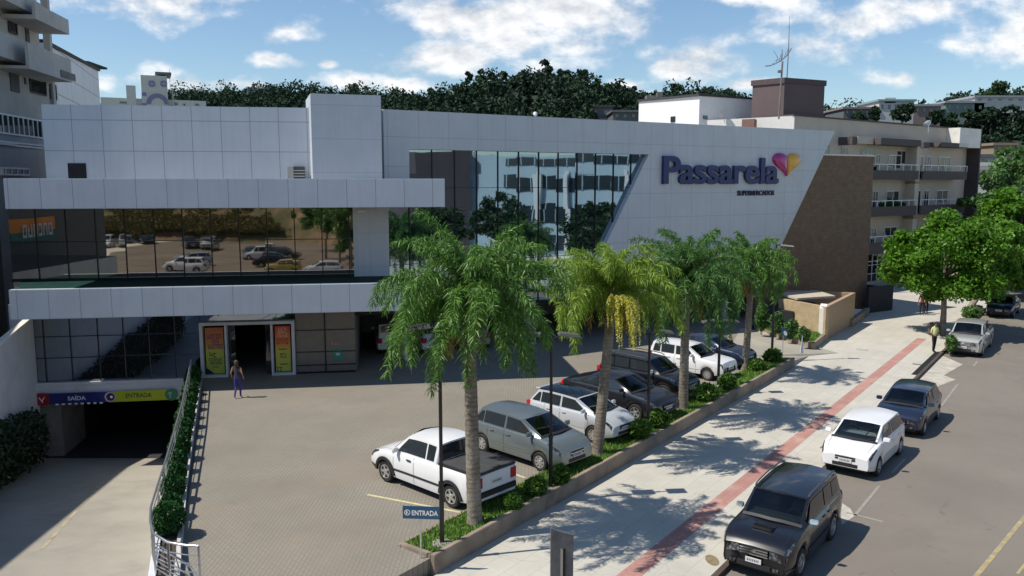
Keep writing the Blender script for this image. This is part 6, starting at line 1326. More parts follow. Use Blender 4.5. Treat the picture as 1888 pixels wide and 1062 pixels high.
q.poly(o_ + list(reversed(i_)), -.72, -.61); q.build('arch', LPUR, fc, Fb.m)
for xa, ya, xb, yb in ((221, 187, 235, 191), (318, 189, 328, 194), (338, 191, 342, 195), (360, 191, 367, 195)): bx('window', xa, ya, xb, yb, .1, WIN, -.06)
for xa, ya, xb, yb in ((261, 170, 270, 177), (261, 190, 271, 194)): bx('window', xa, ya, xb, yb, .1, LPUR, -.68)
# houses on the hills
def house(label, xa, xb, yt, yb, Y, m, wins=3, roofm=None, dep=12, group='houses on the hills', slope=0, rows=1):
    p, q = at(xa, yt, Y), at(xb, yt, Y); z0 = at(xa, yb, Y).z; Fh = Frame(p, q); h = empty('hill_house', (p.x, p.y, z0), 0, label, 'house', group); L_ = Fh.len; H_ = p.z - z0
    MB().box((0, 0, z0 - 2.5), (L_, dep, p.z)).build('wall', m, h, Fh.m); MB().box((-.4, -.4, p.z + .001), (L_ + .4, dep + .4, p.z + .5)).build('roof', roofm or m, h, Fh.m)
    for r in range(rows):
        for k in range(wins): a = L_ * (k + .3) / wins; zc_ = z0 + H_ * (r + .45) / rows; MB().box((a, -.1, zc_), (a + L_ * .35 / wins, -.002, zc_ + H_ * .32 / rows)).build('window', WIN, h, Fh.m)
    return h
HT = mat('hill_teal', (.2, .3, .31), .8); HW = mat('hill_white', (.5, .5, .48), .8, var=.1); HG = mat('hill_grey', (.11, .115, .12), .85); HP = mat('hill_pink', (.23, .17, .155), .85); RF = mat('grey_roof', (.28, .29, .31), .7)
house('small teal building on the distant left ridge', 455, 487, 163, 172, 330, HT, 4, HW, 8)
house('grey house half hidden in the dark trees behind the parapet', 1010, 1062, 203, 222, 205, HG, 3); house('darker stepped house in the trees above the mirrored glass', 1085, 1130, 198, 222, 200, HG, 2, BRSID)
house('long pale low house in the trees left of the white annex', 1130, 1176, 207, 224, 190, HG, 3)
h_ = house('pale rounded house standing highest on the right hill', 1621, 1686, 187, 212, 205, HW, 5, HT, rows=1); Fh = Frame(at(1632, 180, 205), at(1652, 180, 205)); MB().box((0, 0, at(1632, 190, 205).z), (Fh.len, 5, at(1632, 180, 205).z)).build('roof_room', HW, h_, Fh.m)
house('dark long house at the left of the right hill', 1556, 1618, 201, 216, 205, HG, 5, HP); house('pinkish house right of the pale rounded one', 1686, 1735, 196, 214, 205, HP, 4, RF); house('teal-grey house with a light flat roof on the right hill', 1744, 1815, 190, 210, 205, mat('hill_slate', (.16, .22, .2), .8), 5, RF)
house('long white-roofed hall on the right hill skyline', 1798, 1892, 180, 189, 205, HW, 5, RF); house('ochre shed low on the dark hillside at right', 1833, 1872, 268, 281, 160, mat('hill_ochre', (.25, .19, .13), .85), 2)
house('white flat building beyond the apartments under the trees', 1778, 1840, 306, 345, 118, HW, 0, HW, group='low buildings right of the apartments'); house('grey rooftops above the white flat building', 1783, 1850, 290, 304, 135, RF, 3, HG, group='low buildings right of the apartments')
house('low pale garage with a dark opening behind the far street cars', 1850, 1930, 520, 535, 92, mat('olive_wall', (.3, .29, .2), .85), 0, HW, group='low buildings right of the apartments')
# ------------------------------------------------------------------ street furniture
def twin_lamp(label, px, py, ptop, base_z=.03, head=True, topx=None, group='twin-headed lamp posts in the planter'):
    b = G(px, py, base_z); tp = AY(topx or px, ptop, b.y); t = empty('street_lamp', tuple(b), 0, label, 'street lamp', group)
    m = MB().tube([b, b + Vector((0, 0, 1.6))], .062, 10); m.tube([b + Vector((0, 0, 1.6)), Vector((b.x, b.y, tp.z - .02))], .046, 10); m.tube([b + Vector((0, 0, 1.55)), b + Vector((0, 0, 1.64))], .075, 10); m.build('pole', BLACK, t, Matrix(), smooth=60)
    MB().lathe([(.26, 0), (.26, .05), (.2, .07), (.001, .07)], c=(b.x, b.y, b.z - .01), n=14).build('footing', KERB, t, Matrix())
    if head:
        top = Vector((b.x, b.y, tp.z)); d = Vector((SD.x, SD.y, 0)).lerp(Vector((1, -.15, 0)).normalized(), .75).normalized(); n = Vector((-d.y, d.x, 0))
        for s in (-1, 1):
            MB().tube([top - Vector((0, 0, .12)), top + d * s * .3 + Vector((0, 0, .0))], .028, 6).build('arm', BLACK, t, Matrix())
            c = top + d * s * .52; vs = []
            for zz, k in ((-.03, 1), (.05, .86)):
                for a, e in ((-1, -1), (1, -1), (1, 1), (-1, 1)): vs.append(c + d * s * (.33 * a * k) + n * .2 * e * k + Vector((0, 0, zz - a * .035)))
            MB().hexa(vs).build('lamp_head', mat('lamp_grey', (.09, .09, .085), .5, var=0), t, Matrix(), bevel=.01)
    return t
twin_lamp('tall black twin-headed lamp post nearest the camera, by the blue entrance sign', 815, 1003, 603, topx=819)
twin_lamp('second black twin-headed lamp post, in front of the grey-green hatchback', 1015, 900, 618)
twin_lamp('third black twin-headed lamp post, before the charcoal sedan', 1194, 800, 612)
twin_lamp('fourth black twin-headed lamp post, before the white boxy hatchback', 1324, 712, 592)
b = G(1423, 655, .0); tp = AY(1431, 452, b.y); t = empty('street_lamp', tuple(b), 0, 'tall single-arm lamp post at the far planter end before the brick wall', 'street lamp')
MB().tube([b, b + Vector((0, 0, 2))], .07, 8).tube([b + Vector((0, 0, 2)), Vector((b.x, b.y, tp.z))], .05, 8).tube([Vector((b.x, b.y, tp.z)), AY(1446, 451, b.y)], .03, 6).build('pole', BLACK, t, Matrix(), smooth=60)
h0, h1 = AY(1440, 452, b.y), AY(1463, 454, b.y); d = h1 - h0; MB().hexa([h0 + Vector((0, -.12, -.03)), h1 + Vector((0, -.08, -.02)), h1 + Vector((0, .08, -.02)), h0 + Vector((0, .12, -.03)), h0 + Vector((0, -.1, .06)), h1 + Vector((0, -.05, .02)), h1 + Vector((0, .05, .02)), h0 + Vector((0, .1, .06))]).build('lamp_head', CONC, t, Matrix())
b = G(1798, 569, S0); t = empty('street_lamp', tuple(b), 0, 'far black lamp post under the right street trees', 'street lamp'); tp = AY(1799, 516, b.y)
MB().tube([b, tp], .07, 8).build('pole', BLACK, t, Matrix()); MB().box((tp.x + .0, tp.y - .15, tp.z), (tp.x + 1.1, tp.y + .15, tp.z + .08)).build('lamp_head', CONC, t, Matrix()); MB().box((b.x - .3, b.y - .3, b.z), (b.x + .4, b.y + .3, b.z + .25)).build('footing', KERB, t, Matrix())
# blue entrance sign
SBL = mat('sign_blue', (.012, .075, .15), .45, var=.03)
b = G(776, 1027, .03); tp0 = AY(742, 930, b.y + .02); tp1 = AY(811, 958, b.y - .05)
FS = Frame((tp0.x, tp0.y), (tp1.x, tp1.y)); zt1, zb1 = FS.pl(776, 934)[1], FS.pl(776, 957)[1]
t = empty('entrance_sign', tuple(b), 0, 'blue rectangular ENTRADA sign on a thin post at the planter tip', 'sign')
MB().box((0, 0, zb1), (FS.len, .03, zt1)).build('sign_panel', SBL, t, FS.m, bevel=.004); MB().tube([b, Vector((b.x, b.y + .05, zb1 + .2))], .022, 8).build('post', STEEL, t, Matrix())
w = FS.len; hh = zt1 - zb1; text_fit('ENTRADA', 'sign_lettering', w * .25, w * .95, zb1 + hh * .28, zb1 + hh * .68, -.002, SWH, t, FS.m, ext=.003, off=.018)
q = MB(); cx, cz = w * .125, zb1 + hh * .5; n_ = 20; oo = [(cx + .075 * math.cos(2 * math.pi * k / n_), cz + .075 * math.sin(2 * math.pi * k / n_)) for k in range(n_)]
for k in range(n_): 
    a, b2 = oo[k], oo[(k + 1) % n_]; f = .78; q.add([(a[0], -.005, a[1]), (b2[0], -.005, b2[1]), (cx + (b2[0] - cx) * f, -.005, cz + (b2[1] - cz) * f), (cx + (a[0] - cx) * f, -.005, cz + (a[1] - cz) * f)], [(0, 1, 2, 3)])
q.add([(cx - .035, -.006, cz - .045), (cx - .012, -.006, cz - .045), (cx - .0, -.006, cz + .045), (cx - .03, -.006, cz + .045)], [(0, 1, 2, 3)]).add([(cx + .01, -.006, cz - .03), (cx + .04, -.006, cz - .045), (cx - .0, -.006, cz + .045)], [(0, 1, 2)]); q.build('sign_icon', SWH, t, FS.m)
# small far blue sign
b = G(1443, 652, -.05); t = empty('direction_sign', tuple(b), 0, 'small blue sign with a white oval on a thin post at the lot exit', 'sign')
sy = b.y; pts = [AY(x, y, sy) for x, y in ((1442, 602), (1453, 609), (1453, 625), (1442, 616))]
MB().hexa([pts[3], pts[2], pts[2] + Vector((0, .04, 0)), pts[3] + Vector((0, .04, 0)), pts[0], pts[1], pts[1] + Vector((0, .04, 0)), pts[0] + Vector((0, .04, 0))]).build('sign_panel', SBL, t, Matrix())
c = AY(1448, 614.5, sy - .03); q = MB(); q.add([(c.x + .1 * math.cos(2 * math.pi * k / 16) , c.y, c.z + .12 * math.sin(2 * math.pi * k / 16) - .05 * math.cos(2 * math.pi * k / 16)) for k in range(16)], [tuple(range(16))]); q.build('sign_oval', SWH, t, Matrix())
MB().tube([b, AY(1444, 618, sy + .05)], .02, 6).build('post', STEEL, t, Matrix())
# white stake on the island
b = G(1478, 651, .02); tp = AY(1480, 618, b.y + .0); t = empty('garden_stake', tuple(b), 0, 'small white pointed marker standing on the island grass', 'marker'); MB().hexa([b + Vector((-.07, -.07, 0)), b + Vector((.07, -.07, 0)), b + Vector((.07, .07, 0)), b + Vector((-.07, .07, 0))] + [Vector((b.x + dx, b.y + dy, b.z + .45)) for dx, dy in ((-.05, -.05), (.05, -.05), (.05, .05), (-.05, .05))]).build('base', WHITE_P, t, Matrix())
zb_ = b.z + .451; MB().hexa([Vector((b.x + dx, b.y + dy, zb_)) for dx, dy in ((-.04, -.04), (.04, -.04), (.04, .04), (-.04, .04))] + [Vector((b.x + dx, b.y + dy, tp.z)) for dx, dy in ((-.005, -.005), (.005, -.005), (.005, .005), (-.005, .005))]).build('tip', WHITE_P, t, Matrix())
# grey totem in the foreground
Yt = 15.2; bl, br = AY(1016, 975, Yt), AY(1058, 989, Yt); t = empty('grey_post', (bl.x, Yt, S0), 0, 'flat grey metal post with a slot and slanted top in the foreground', 'post')
GM = mat('zinc_sheet', (.15, .155, .165), .5, metal=.4, var=.35, scale=3, bump=.002, bscale=6); q = MB(); FT2 = Frame((bl.x, Yt), (br.x, Yt + .05)); w = FT2.len
q.poly([(0, S0), (w, S0), (w, br.z), (w * .3, bl.z - .06), (0, bl.z)], 0, .1); q.build('panel', GM, t, FT2.m, bevel=.006)
MB().box((w * .52, -.02, S0 + .1), (w * .64, -.002, bl.z - .42), BLACK).box((w * .42, -.035, S0 + .1), (w * .519, -.002, bl.z - .42), STEEL).build('slot', None, t, FT2.m)
# railing along the ramp
rp = [(352, 664), (345, 700), (336, 742), (322, 792), (305, 850), (290, 896), (278, 935), (277, 960), (283, 984)]
rail_top = [G(x, y, 1.12) for x, y in rp] 
end = [G(310, 1000, 1.12), G(338, 1005, 1.12), G(366, 1007, 1.12)]
t = empty('railing', (rail_top[4].x, rail_top[4].y, .1), 0, 'curved galvanised pipe railing along the garage ramp, turning over the lot at its near end', 'railing')
allp = rail_top + end; DST = mat('dark_rail_metal', (.13, .13, .15), .3, metal=.85, var=.1)
base = []
for i, p in enumerate(allp): base.append(p)
MB().tube(allp, .03, 8).build('handrail', STEEL, t, Matrix(), smooth=60)
for z in (.9, .7, .5, .3): MB().tube([Vector((p.x, p.y, z)) for p in allp], .014, 6).build('rail', STEEL, t, Matrix(), smooth=60)
for i in (1, 2, 3, 4, 5, 6, 8, 9, 11): p = allp[i]; MB().box((p.x - .02, p.y - .02, -.1), (p.x + .02, p.y + .02, 1.12)).build('post', STEEL, t, Matrix())
# inner curved handrail beside the near end
in_ = [G(x, y, .6) for x, y in ((287, 1010), (305, 1018), (330, 1030), (352, 1046), (364, 1066))]
MB().tube(in_, .025, 8).build('lower_rail', STEEL, t, Matrix(), smooth=60); MB().tube([p - Vector((0, 0, .25)) for p in in_], .016, 8).build('lower_rail', STEEL, t, Matrix(), smooth=60)
MB().tube([p - Vector((0, 0, .45)) for p in in_], .016, 8).build('lower_rail', STEEL, t, Matrix(), smooth=60)
# manholes and pavement covers
def cover(label, px, py, rx, ry, m, z=S0, rect=False):
    c = G(px, py, z); t = MB()
    if rect: t.slab([(c.x + SD.x * a * rx + SN.x * b * ry, c.y + SD.y * a * rx + SN.y * b * ry) for a, b in ((-1, -1), (-1, 1), (1, 1), (1, -1))], z - .05, z + .008)
    else: t.slab([(c.x + rx * math.cos(2 * math.pi * k / 20), c.y + ry * math.sin(2 * math.pi * k / 20)) for k in range(20)], z - .05, z + .008)
    tag(t.build('access_cover', m), label, 'cover')
cover('round brown access cover in the pavement beside the black off-road wagon', 1313, 1033, .16, .3, mat('rusty_cover', (.2, .16, .09), .8, var=.4, scale=9))
cover('small grey access cover at the kerb beside the white street hatchback', 1525, 826, .16, .22, CONC_D, rect=True); cover('small square access cover near the kerb grating', 1692, 672, .16, .25, CONC_D, rect=True)
cover('flat access cover halfway along the pavement near the island corner', 1590, 645, .25, .3, CONC, rect=True)
# kerb grating
tag(MB().slab([T(a, b) for a, b in ((Tinv(G(1692, 692, S0))[0], KB - .25), (Tinv(G(1692, 692, S0))[0], KB + .0), (Tinv(G(1735, 650, S0))[0], KB + .0), (Tinv(G(1735, 650, S0))[0], KB - .25))], S0 - .05, S0 + .012).build('gutter_grating', TRIM), 'long dark kerb grating in front of the silver pickup', 'grating')
q = G(1722, 618, S0); tag(MB().box((q.x - .3, q.y - .2, S0), (q.x + .2, q.y + .25, S0 + .75)).build('waste_bin', mat('bin_brown', (.1, .08, .07), .8), bevel=.04), 'small dark bin standing left of the street tree trunks', 'bin')
# ------------------------------------------------------------------ people
def person(label, loc, heading, h, J, skin=(.32, .19, .13), hair=(.05, .03, .02), top=(.03, .03, .06), legs=(.06, .06, .25), shoes=(.5, .5, .5), sleeves='skin', vest=None, hairlong=False):
    """J: joint overrides in units of body height, x to the figure's left, y forward"""
    t = empty('person', loc, heading, label, 'person')
    P = dict(pelvis=(0, 0, .53), waist=(0, 0, .62), chest=(0, .005, .73), neckb=(0, 0, .82), neck=(0, .003, .865), head=(0, .01, .905), crown=(0, .005, .972),
             sl=(.1, 0, .80), sr=(-.1, 0, .80), el=(.135, -.02, .63), er=(-.135, -.02, .63), wl=(.14, .03, .49), wr=(-.14, .03, .49),
             hl=(.05, 0, .51), hr=(-.05, 0, .51), kl=(.055, .01, .28), kr=(-.055, .01, .28), al=(.055, -.01, .045), ar=(-.055, -.01, .045), tl=(.06, .075, .018), tr=(-.06, .075, .018)); P.update(J)
    Rr = dict(pelvis=.07, waist=.058, chest=.07, neckb=.035, neck=.026, head=.046, crown=.034, sl=.032, sr=.032, el=.021, er=.021, wl=.015, wr=.015, hl=.052, hr=.052, kl=.033, kr=.033, al=.022, ar=.022, tl=.016, tr=.016)
    E_ = [('pelvis', 'waist', 'top'), ('waist', 'chest', 'top'), ('chest', 'neckb', 'top'), ('neckb', 'neck', 'skin'), ('neck', 'head', 'skin'), ('head', 'crown', 'skin'), ('neckb', 'sl', 'top'), ('neckb', 'sr', 'top'), ('sl', 'el', 'sleeve'), ('sr', 'er', 'sleeve'), ('el', 'wl', 'arm'), ('er', 'wr', 'arm'),
          ('pelvis', 'hl', 'legs'), ('pelvis', 'hr', 'legs'), ('hl', 'kl', 'legs'), ('hr', 'kr', 'legs'), ('kl', 'al', 'legs'), ('kr', 'ar', 'legs'), ('al', 'tl', 'shoes'), ('ar', 'tr', 'shoes')]
    for s, e_, w_ in (('l', 'el', 'wl'), ('r', 'er', 'wr')):
        a = Vector(P[w_]); d = (a - Vector(P[e_])).normalized(); n = d.cross(Vector((1, 0, 0))).normalized(); pm = a + d * .035; P['p' + s] = tuple(pm); Rr['p' + s] = .015; E_.append((w_, 'p' + s, 'skin'))
        for k, (o, l) in enumerate(((-.017, .036), (-.006, .043), (.006, .042), (.017, .033))):
            b0_ = pm + n * o + d * .008; b1_ = b0_ + d * l * .5; b2_ = b1_ + (d + Vector((0, .35, 0))).normalized() * l * .5
            for nn, pt, r_ in (('a', b0_, .0062), ('b', b1_, .0056), ('c', b2_, .0045)): P[f'f{s}{k}{nn}'] = tuple(pt); Rr[f'f{s}{k}{nn}'] = r_
            E_ += [('p' + s, f'f{s}{k}a', 'skin'), (f'f{s}{k}a', f'f{s}{k}b', 'skin'), (f'f{s}{k}b', f'f{s}{k}c', 'skin')]
        th = a + d * .012 + n * .03; P['t' + s + '0'] = tuple(th); P['t' + s + '1'] = tuple(th + d * .022); Rr['t' + s + '0'] = .0065; Rr['t' + s + '1'] = .005; E_ += [(w_, 't' + s + '0', 'skin'), ('t' + s + '0', 't' + s + '1', 'skin')]
    ks = list(P); me = bpy.data.meshes.new('body'); me.from_pydata([tuple(c * h for c in P[k]) for k in ks], [(ks.index(a), ks.index(b)) for a, b, _ in E_], [])
    o = bpy.data.objects.new('body', me); C.objects.link(o); md = o.modifiers.new('s', 'SKIN'); 
    for i, k in enumerate(ks): me.skin_vertices[0].data[i].radius = (Rr[k] * h * (1.25 if k in ('chest', 'pelvis', 'waist') else 1), Rr[k] * h * (.85 if k in ('chest', 'waist') else 1)); me.skin_vertices[0].data[i].use_root = (k == 'pelvis')
    o.modifiers.new('u', 'SUBSURF').levels = 2; dg = bpy.context.evaluated_depsgraph_get(); nm = bpy.data.meshes.new_from_object(o.evaluated_get(dg)); bpy.data.objects.remove(o)
    mts = {k: mat('cloth_' + k, c, .85 if k != 'skin' else .5, var=.08) for k, c in dict(skin=skin, top=top, legs=legs, shoes=shoes).items()}; sl = ['skin', 'top', 'legs', 'shoes']; nm.materials.clear()
    for k in sl: nm.materials.append(mts[k])
    km = {'skin': 0, 'top': 1, 'legs': 2, 'shoes': 3, 'sleeve': 1 if sleeves != 'none' else 0, 'arm': 1 if sleeves == 'long' else 0}
    segs = [(Vector(P[a]) * h, Vector(P[b]) * h, km[c]) for a, b, c in E_]
    for f in nm.polygons:
        c = f.center; best = 9; bi = 0
        for a, b, i in segs:
            ab = b - a; tt = max(0, min(1, (c - a).dot(ab) / (ab.length_squared + 1e-9))); dd_ = (c - (a + ab * tt)).length
            if dd_ < best: best = dd_; bi = i
        f.material_index = bi
    nm.polygons.foreach_set('use_smooth', [True] * len(nm.polygons)); body = obj('body', nm, t)
    hc = Vector(P['head']) * h + Vector((0, -.012 * h, .03 * h)); r = .052 * h
    hm = MB().lathe([(.001, r * 1.18), (r * .6, r * 1.0), (r * .95, r * .5), (r * 1.05, -.0), (r * 1.0, -r * .6 if not hairlong else -r * 1.9), (r * .6, -r * .9 if not hairlong else -r * 2.4)], c=(hc.x, hc.y - r * .22, hc.z), n=16); hm.build('hair', mat('hair', hair, .7, var=.2), t, None, smooth=60)
    hp0 = Vector(P['head']) * h; fy = hp0.y + .044 * h
    fc = MB(); fc.hexa([(-.006 * h, fy, hp0.z + .0), (.006 * h, fy, hp0.z + .0), (.005 * h, fy + .014 * h, hp0.z - .003 * h), (-.005 * h, fy + .014 * h, hp0.z - .003 * h), (-.003 * h, fy, hp0.z + .02 * h), (.003 * h, fy, hp0.z + .02 * h), (.003 * h, fy + .004 * h, hp0.z + .02 * h), (-.003 * h, fy + .004 * h, hp0.z + .02 * h)]); fc.build('nose', mts['skin'], body)
    ey = MB()
    for s in (-1, 1): ey.box((s * .018 * h - .006 * h, fy - .004 * h, hp0.z + .018 * h), (s * .018 * h + .006 * h, fy + .001 * h, hp0.z + .024 * h))
    ey.build('eyes', DARK, body); MB().box((-.012 * h, fy - .004 * h, hp0.z - .016 * h), (.012 * h, fy + .001 * h, hp0.z - .012 * h)).build('mouth', mat('lips', (.2, .07, .06), .6), body)
    if vest:
        vm = MB(); prof = []
        for z, rx, ry in ((.60, .088, .07), (.68, .095, .075), (.76, .105, .078), (.815, .09, .065)): prof.append([(rx * h * math.cos(2 * math.pi * k / 20), ry * h * math.sin(2 * math.pi * k / 20), z * h) for k in range(20)])
        vs = [p for ring in prof for p in ring]; vm.add(vs, [(i * 20 + k, i * 20 + (k + 1) % 20, (i + 1) * 20 + (k + 1) % 20, (i + 1) * 20 + k) for i in range(3) for k in range(20)]); vm.build('safety_vest', mat('hi_vis', vest, .7), t, None, smooth=60)
    return t
q = G(439, 734, 0); person('woman in a dark sleeveless top and blue trousers walking to the store entrance', tuple(q), R(-6), 1.66, dict(kl=(.05, .05, .28), al=(.05, .045, .045), tl=(.055, .13, .02), kr=(-.05, .02, .28), ar=(-.045, -.10, .06), tr=(-.05, -.03, .018), el=(.15, -.04, .65), er=(-.15, -.03, .65), wl=(.14, .05, .54), wr=(-.17, .06, .55)), top=(.035, .03, .05), legs=(.05, .045, .2), hair=(.07, .04, .022), sleeves='none', hairlong=True)
q = G(1721, 649, S0); person('person in black with a pale yellow safety vest standing by the silver pickup', tuple(q), R(195), 1.72, dict(kl=(.03, .01, .28), kr=(-.03, .01, .28), al=(.022, -.01, .045), ar=(-.022, -.01, .045), tl=(.03, .07, .018), tr=(-.03, .07, .018), el=(.15, .0, .65), er=(-.15, .0, .65), wl=(.11, .06, .6), wr=(-.11, .06, .6)), top=(.55, .55, .3), legs=(.012, .012, .014), shoes=(.02, .02, .02), hair=(.01, .01, .01), vest=(.62, .68, .28), sleeves='short')
q = G(1699, 581, S0); person('person in a dark red top with black trousers standing under the street tree', tuple(q), R(160), 1.7, {}, top=(.18, .03, .03), legs=(.012, .012, .016), shoes=(.02, .02, .02), sleeves='long')
q = G(1707, 579, S0); person('person all in black beside the one in the red top, under the street tree', tuple(q), R(190), 1.68, {}, top=(.015, .015, .018), legs=(.012, .012, .016), shoes=(.02, .02, .02), sleeves='long')
# ------------------------------------------------------------------ across the street and behind: what the mirrored glass shows
def refl(p, fr):
    d = (Vector((p[0], p[1], 0)) - fr.o).dot(fr.v); q = Vector((p[0], p[1], 0)) - fr.v * 2 * d; return Vector((q.x, q.y, p[2] if len(p) > 2 else 0))
def RG(px, py, fr, z=S0): return refl(G(px, py, z), fr)
def RY(px, py, dist, fr): return refl(AY(px, py, dist), fr)
# left: a dirt car park under an embankment
yard = [RG(20, 507, FA), RG(660, 507, FA), RG(760, 430, FA), RG(700, 425, FA), RG(20, 425, FA)]
GY = FA
def vr(px, f, y0=436, D0=None):                # embankment foot and rise, in mirrored space
    p = G(px, y0, S0); return p
hv = []; hf = []; cols = list(range(90, 1000, 35)); rows = 14
random.seed(17)
for px in cols:
    fy = 446 if px < 560 else 446 + (px - 560) * .12
    p = G(px, fy, S0); d0 = p.y
    for j in range(rows):
        f = j / (rows - 1); dist = d0 + f * 55; a = p.x / p.y; z = S0 + 1 + (23 * (f ** .8)) + random.uniform(-.5, .5) * (1 if 0 < j else 0) - (1.2 if j == 0 else 0); q = refl((a * dist, dist, z), FA); hv.append(tuple(q))
for i in range(len(cols) - 1):
    for j in range(rows - 1): a = i * rows + j; hf.append((a, a + 1, a + rows + 1, a + rows))
bank_m = mat('dirt_bank', (.18, .12, .07), .95, var=.5, scale=.5, bump=.25, bscale=.8, fine=.2)
t_ = bank_m.node_tree; tcn = t_.nodes.new('ShaderNodeTexCoord'); nn = t_.nodes.new('ShaderNodeTexNoise'); nn.inputs['Scale'].default_value = .09; nn.inputs['Detail'].default_value = 6; t_.links.new(tcn.outputs['Object'], nn.inputs['Vector'])
mr_ = t_.nodes.new('ShaderNodeMapRange'); mr_.inputs[1].default_value = .48; mr_.inputs[2].default_value = .6; t_.links.new(nn.outputs['Fac'], mr_.inputs[0]); mulnode(bank_m, mr_.outputs[0], (.07, .085, .03))
tag(MB().add(hv, hf).build('embankment', bank_m, smooth=60), kind='structure')
yp = [refl(G(px, py, S0), FA) for px, py in ((-150, 540), (1000, 540), (1000, 425), (560, 432), (-150, 432))]
tag(MB().sheet([(p.x, p.y) for p in yp], S0 + .003).build('gravel_yard', mat('yard_dirt', (.15, .12, .09), .95, var=.25, scale=.2, fine=.1)), kind='structure')
yp = [refl(G(px, py, S0), FA) for px, py in ((60, 452), (200, 452), (320, 449), (205, 462), (190, 480), (100, 470), (60, 470))]
tag(MB().sheet([(p.x, p.y) for p in yp], S0 + .012).build('concrete_yard', mat('yard_concrete', (.5, .46, .38), .85, var=.08, scale=.3)), kind='structure')
yp = [refl(G(px, py, S0), FA) for px, py in ((20, 480), (85, 464), (130, 470), (200, 498), (195, 507), (20, 507))]
def yard_car(kind, pnt, px, py, lab, az=None, fr=FA, group='cars on the dirt yard across the street', z=S0, sc=1.):
    p = refl(G(px, py, z), fr); make_car(kind, pnt, (p.x, p.y, z), az if az is not None else R(random.uniform(-20, 20)), lab, group, sc, lowdetail=True)
for kind, pnt, px, py, lab, az in (('softroader', P_WHITE, 342, 503, 'white off-roader nearest in the dirt yard, seen mirrored in the long window', R(195)), ('hatch', P_SILVER, 356, 489, 'silver car behind the nearest white off-roader in the dirt yard', R(170)), ('suv', P_BLACK, 350, 459, 'black off-roader at the foot of the dirt bank', R(80)),
    ('doublecab', P_SILVER, 386, 460, 'silver pickup beside the black off-roader on the dirt yard', R(100)), ('van', P_WHITE, 478, 476, 'white van in the middle of the dirt yard', R(185)), ('hatch', P_BLUE, 462, 474, 'dark blue hatchback left of the white van on the dirt yard', R(95)), ('sedan', P_BLACK, 506, 490, 'black sedan on the dirt yard behind the yellow car', R(10)),
    ('sedan', P_DARK, 520, 478, 'charcoal sedan at the right of the dirt yard', R(20)), ('boxhatch', P_YEL, 522, 505, 'yellow car at the near edge of the dirt yard', R(185)), ('wagonhatch', P_WHITE, 598, 507, 'white hatchback at the near right edge of the dirt yard', R(185)),
    ('hatch', P_WHITE, 140, 455, 'white car first in the far row by the grey hall', R(100)), ('hatch', P_BLUE, 170, 454, 'blue car second in the far row by the grey hall', R(80)), ('van', P_WHITE, 198, 453, 'white van in the far row by the grey hall', R(95)), ('van', P_SILVER, 232, 452, 'silver van in the far row by the grey hall', R(85)), ('suv', P_BLACK, 268, 453, 'black off-roader ending the far row by the grey hall', R(70))):
    yard_car(kind, pnt, px, py, lab, az)
def vpl(px, py, fr, mir):                     # where a mirrored sight line meets the face of a frame
    c0_ = refl(CAMP, mir); q_ = refl(CAMP + ray(px, py), mir); r2 = q_ - c0_; t = (fr.o - c0_).dot(fr.v) / r2.dot(fr.v); p = c0_ + r2 * t; return (p - fr.o).dot(fr.u), p.z
ua, za = vpl(98, 398, FGB, FA); ub, zb_ = vpl(16, 446, FGB, FA); print('sign', ua, za, ub, zb_)
ua, ub = min(ua, ub), max(ua, ub); tow = 1 if (CAMP - FGB.o).dot(FGB.v) > 0 else -1
MB().box((ua, tow * .003, zb_ + .5), (ub, tow * .1, za)).build('painted_sign', mat('orange_sign', (.85, .26, .04), .6, var=.3, scale=.4), gb, FGB.m); MB().box((ua, tow * .003, zb_ - .1), (ub, tow * .11, zb_ + .499)).build('sign_base', mat('teal_base', (.04, .17, .15), .6), gb, FGB.m)
q = MB(); glyphs(q, ua + .3, ub - 1.0, za - 1.1, za - .35, tow * .13, 6, 31); q.build('sign_strokes', SWH, gb, FGB.m)
# trees on the right of that yard
for px, py, d, lab in ((600, 440, 100, 'slender green tree at the right side of the dirt bank'), (625, 430, 92, 'green tree next to the slender one by the dirt bank'), (575, 425, 112, 'tree on the slope of the dirt bank'), (648, 440, 84, 'leafy tree nearest the street before the dirt bank')):
    g_ = refl(AY(px, py, d), FA); tree('bank_tree', lab, (g_.x, g_.y, S0 + (3 if d > 105 else 0)), 0, (g_.x, g_.y, 5.5), (2.6, 2.6, 3.8), 26, 130, .8, .3, LEAF_T2, .14, group='trees by the dirt bank')
# right: the glass office building, brown block and trees across the street
OB = mat('office_white', (.44, .55, .62), .5, var=.06); OW = mat('office_window', (.03, .04, .05), .1, var=0, spec=.7); OBR = mat('brown_block', (.10, .078, .08), .8, var=.15, scale=.3)
def far_frame(px0, d0, px1, d1):
    a, b = refl(AY(px0, 335, d0), FB), refl(AY(px1, 335, d1), FB); f = Frame((a.x, a.y), (b.x, b.y))
    if (Vector((FB.w(18, 0).x, FB.w(18, 0).y, 0)) - f.o).dot(f.v) > 0: f = Frame((b.x, b.y), (a.x, a.y))
    return f                                    # local y points away from the store
f1_ = far_frame(868, 104, 1215, 98); ob = empty('office_building', (f1_.o.x, f1_.o.y, 0), 0, 'pale blue-white office building with dark window bands across the street', 'building')
L1 = f1_.len; top_ = HC + 52 / FL * 100
print('office', f1_.o, L1, top_)
MB().box((0, 0, S0), (L1, 14, top_)).build('wall', OB, ob, f1_.m)
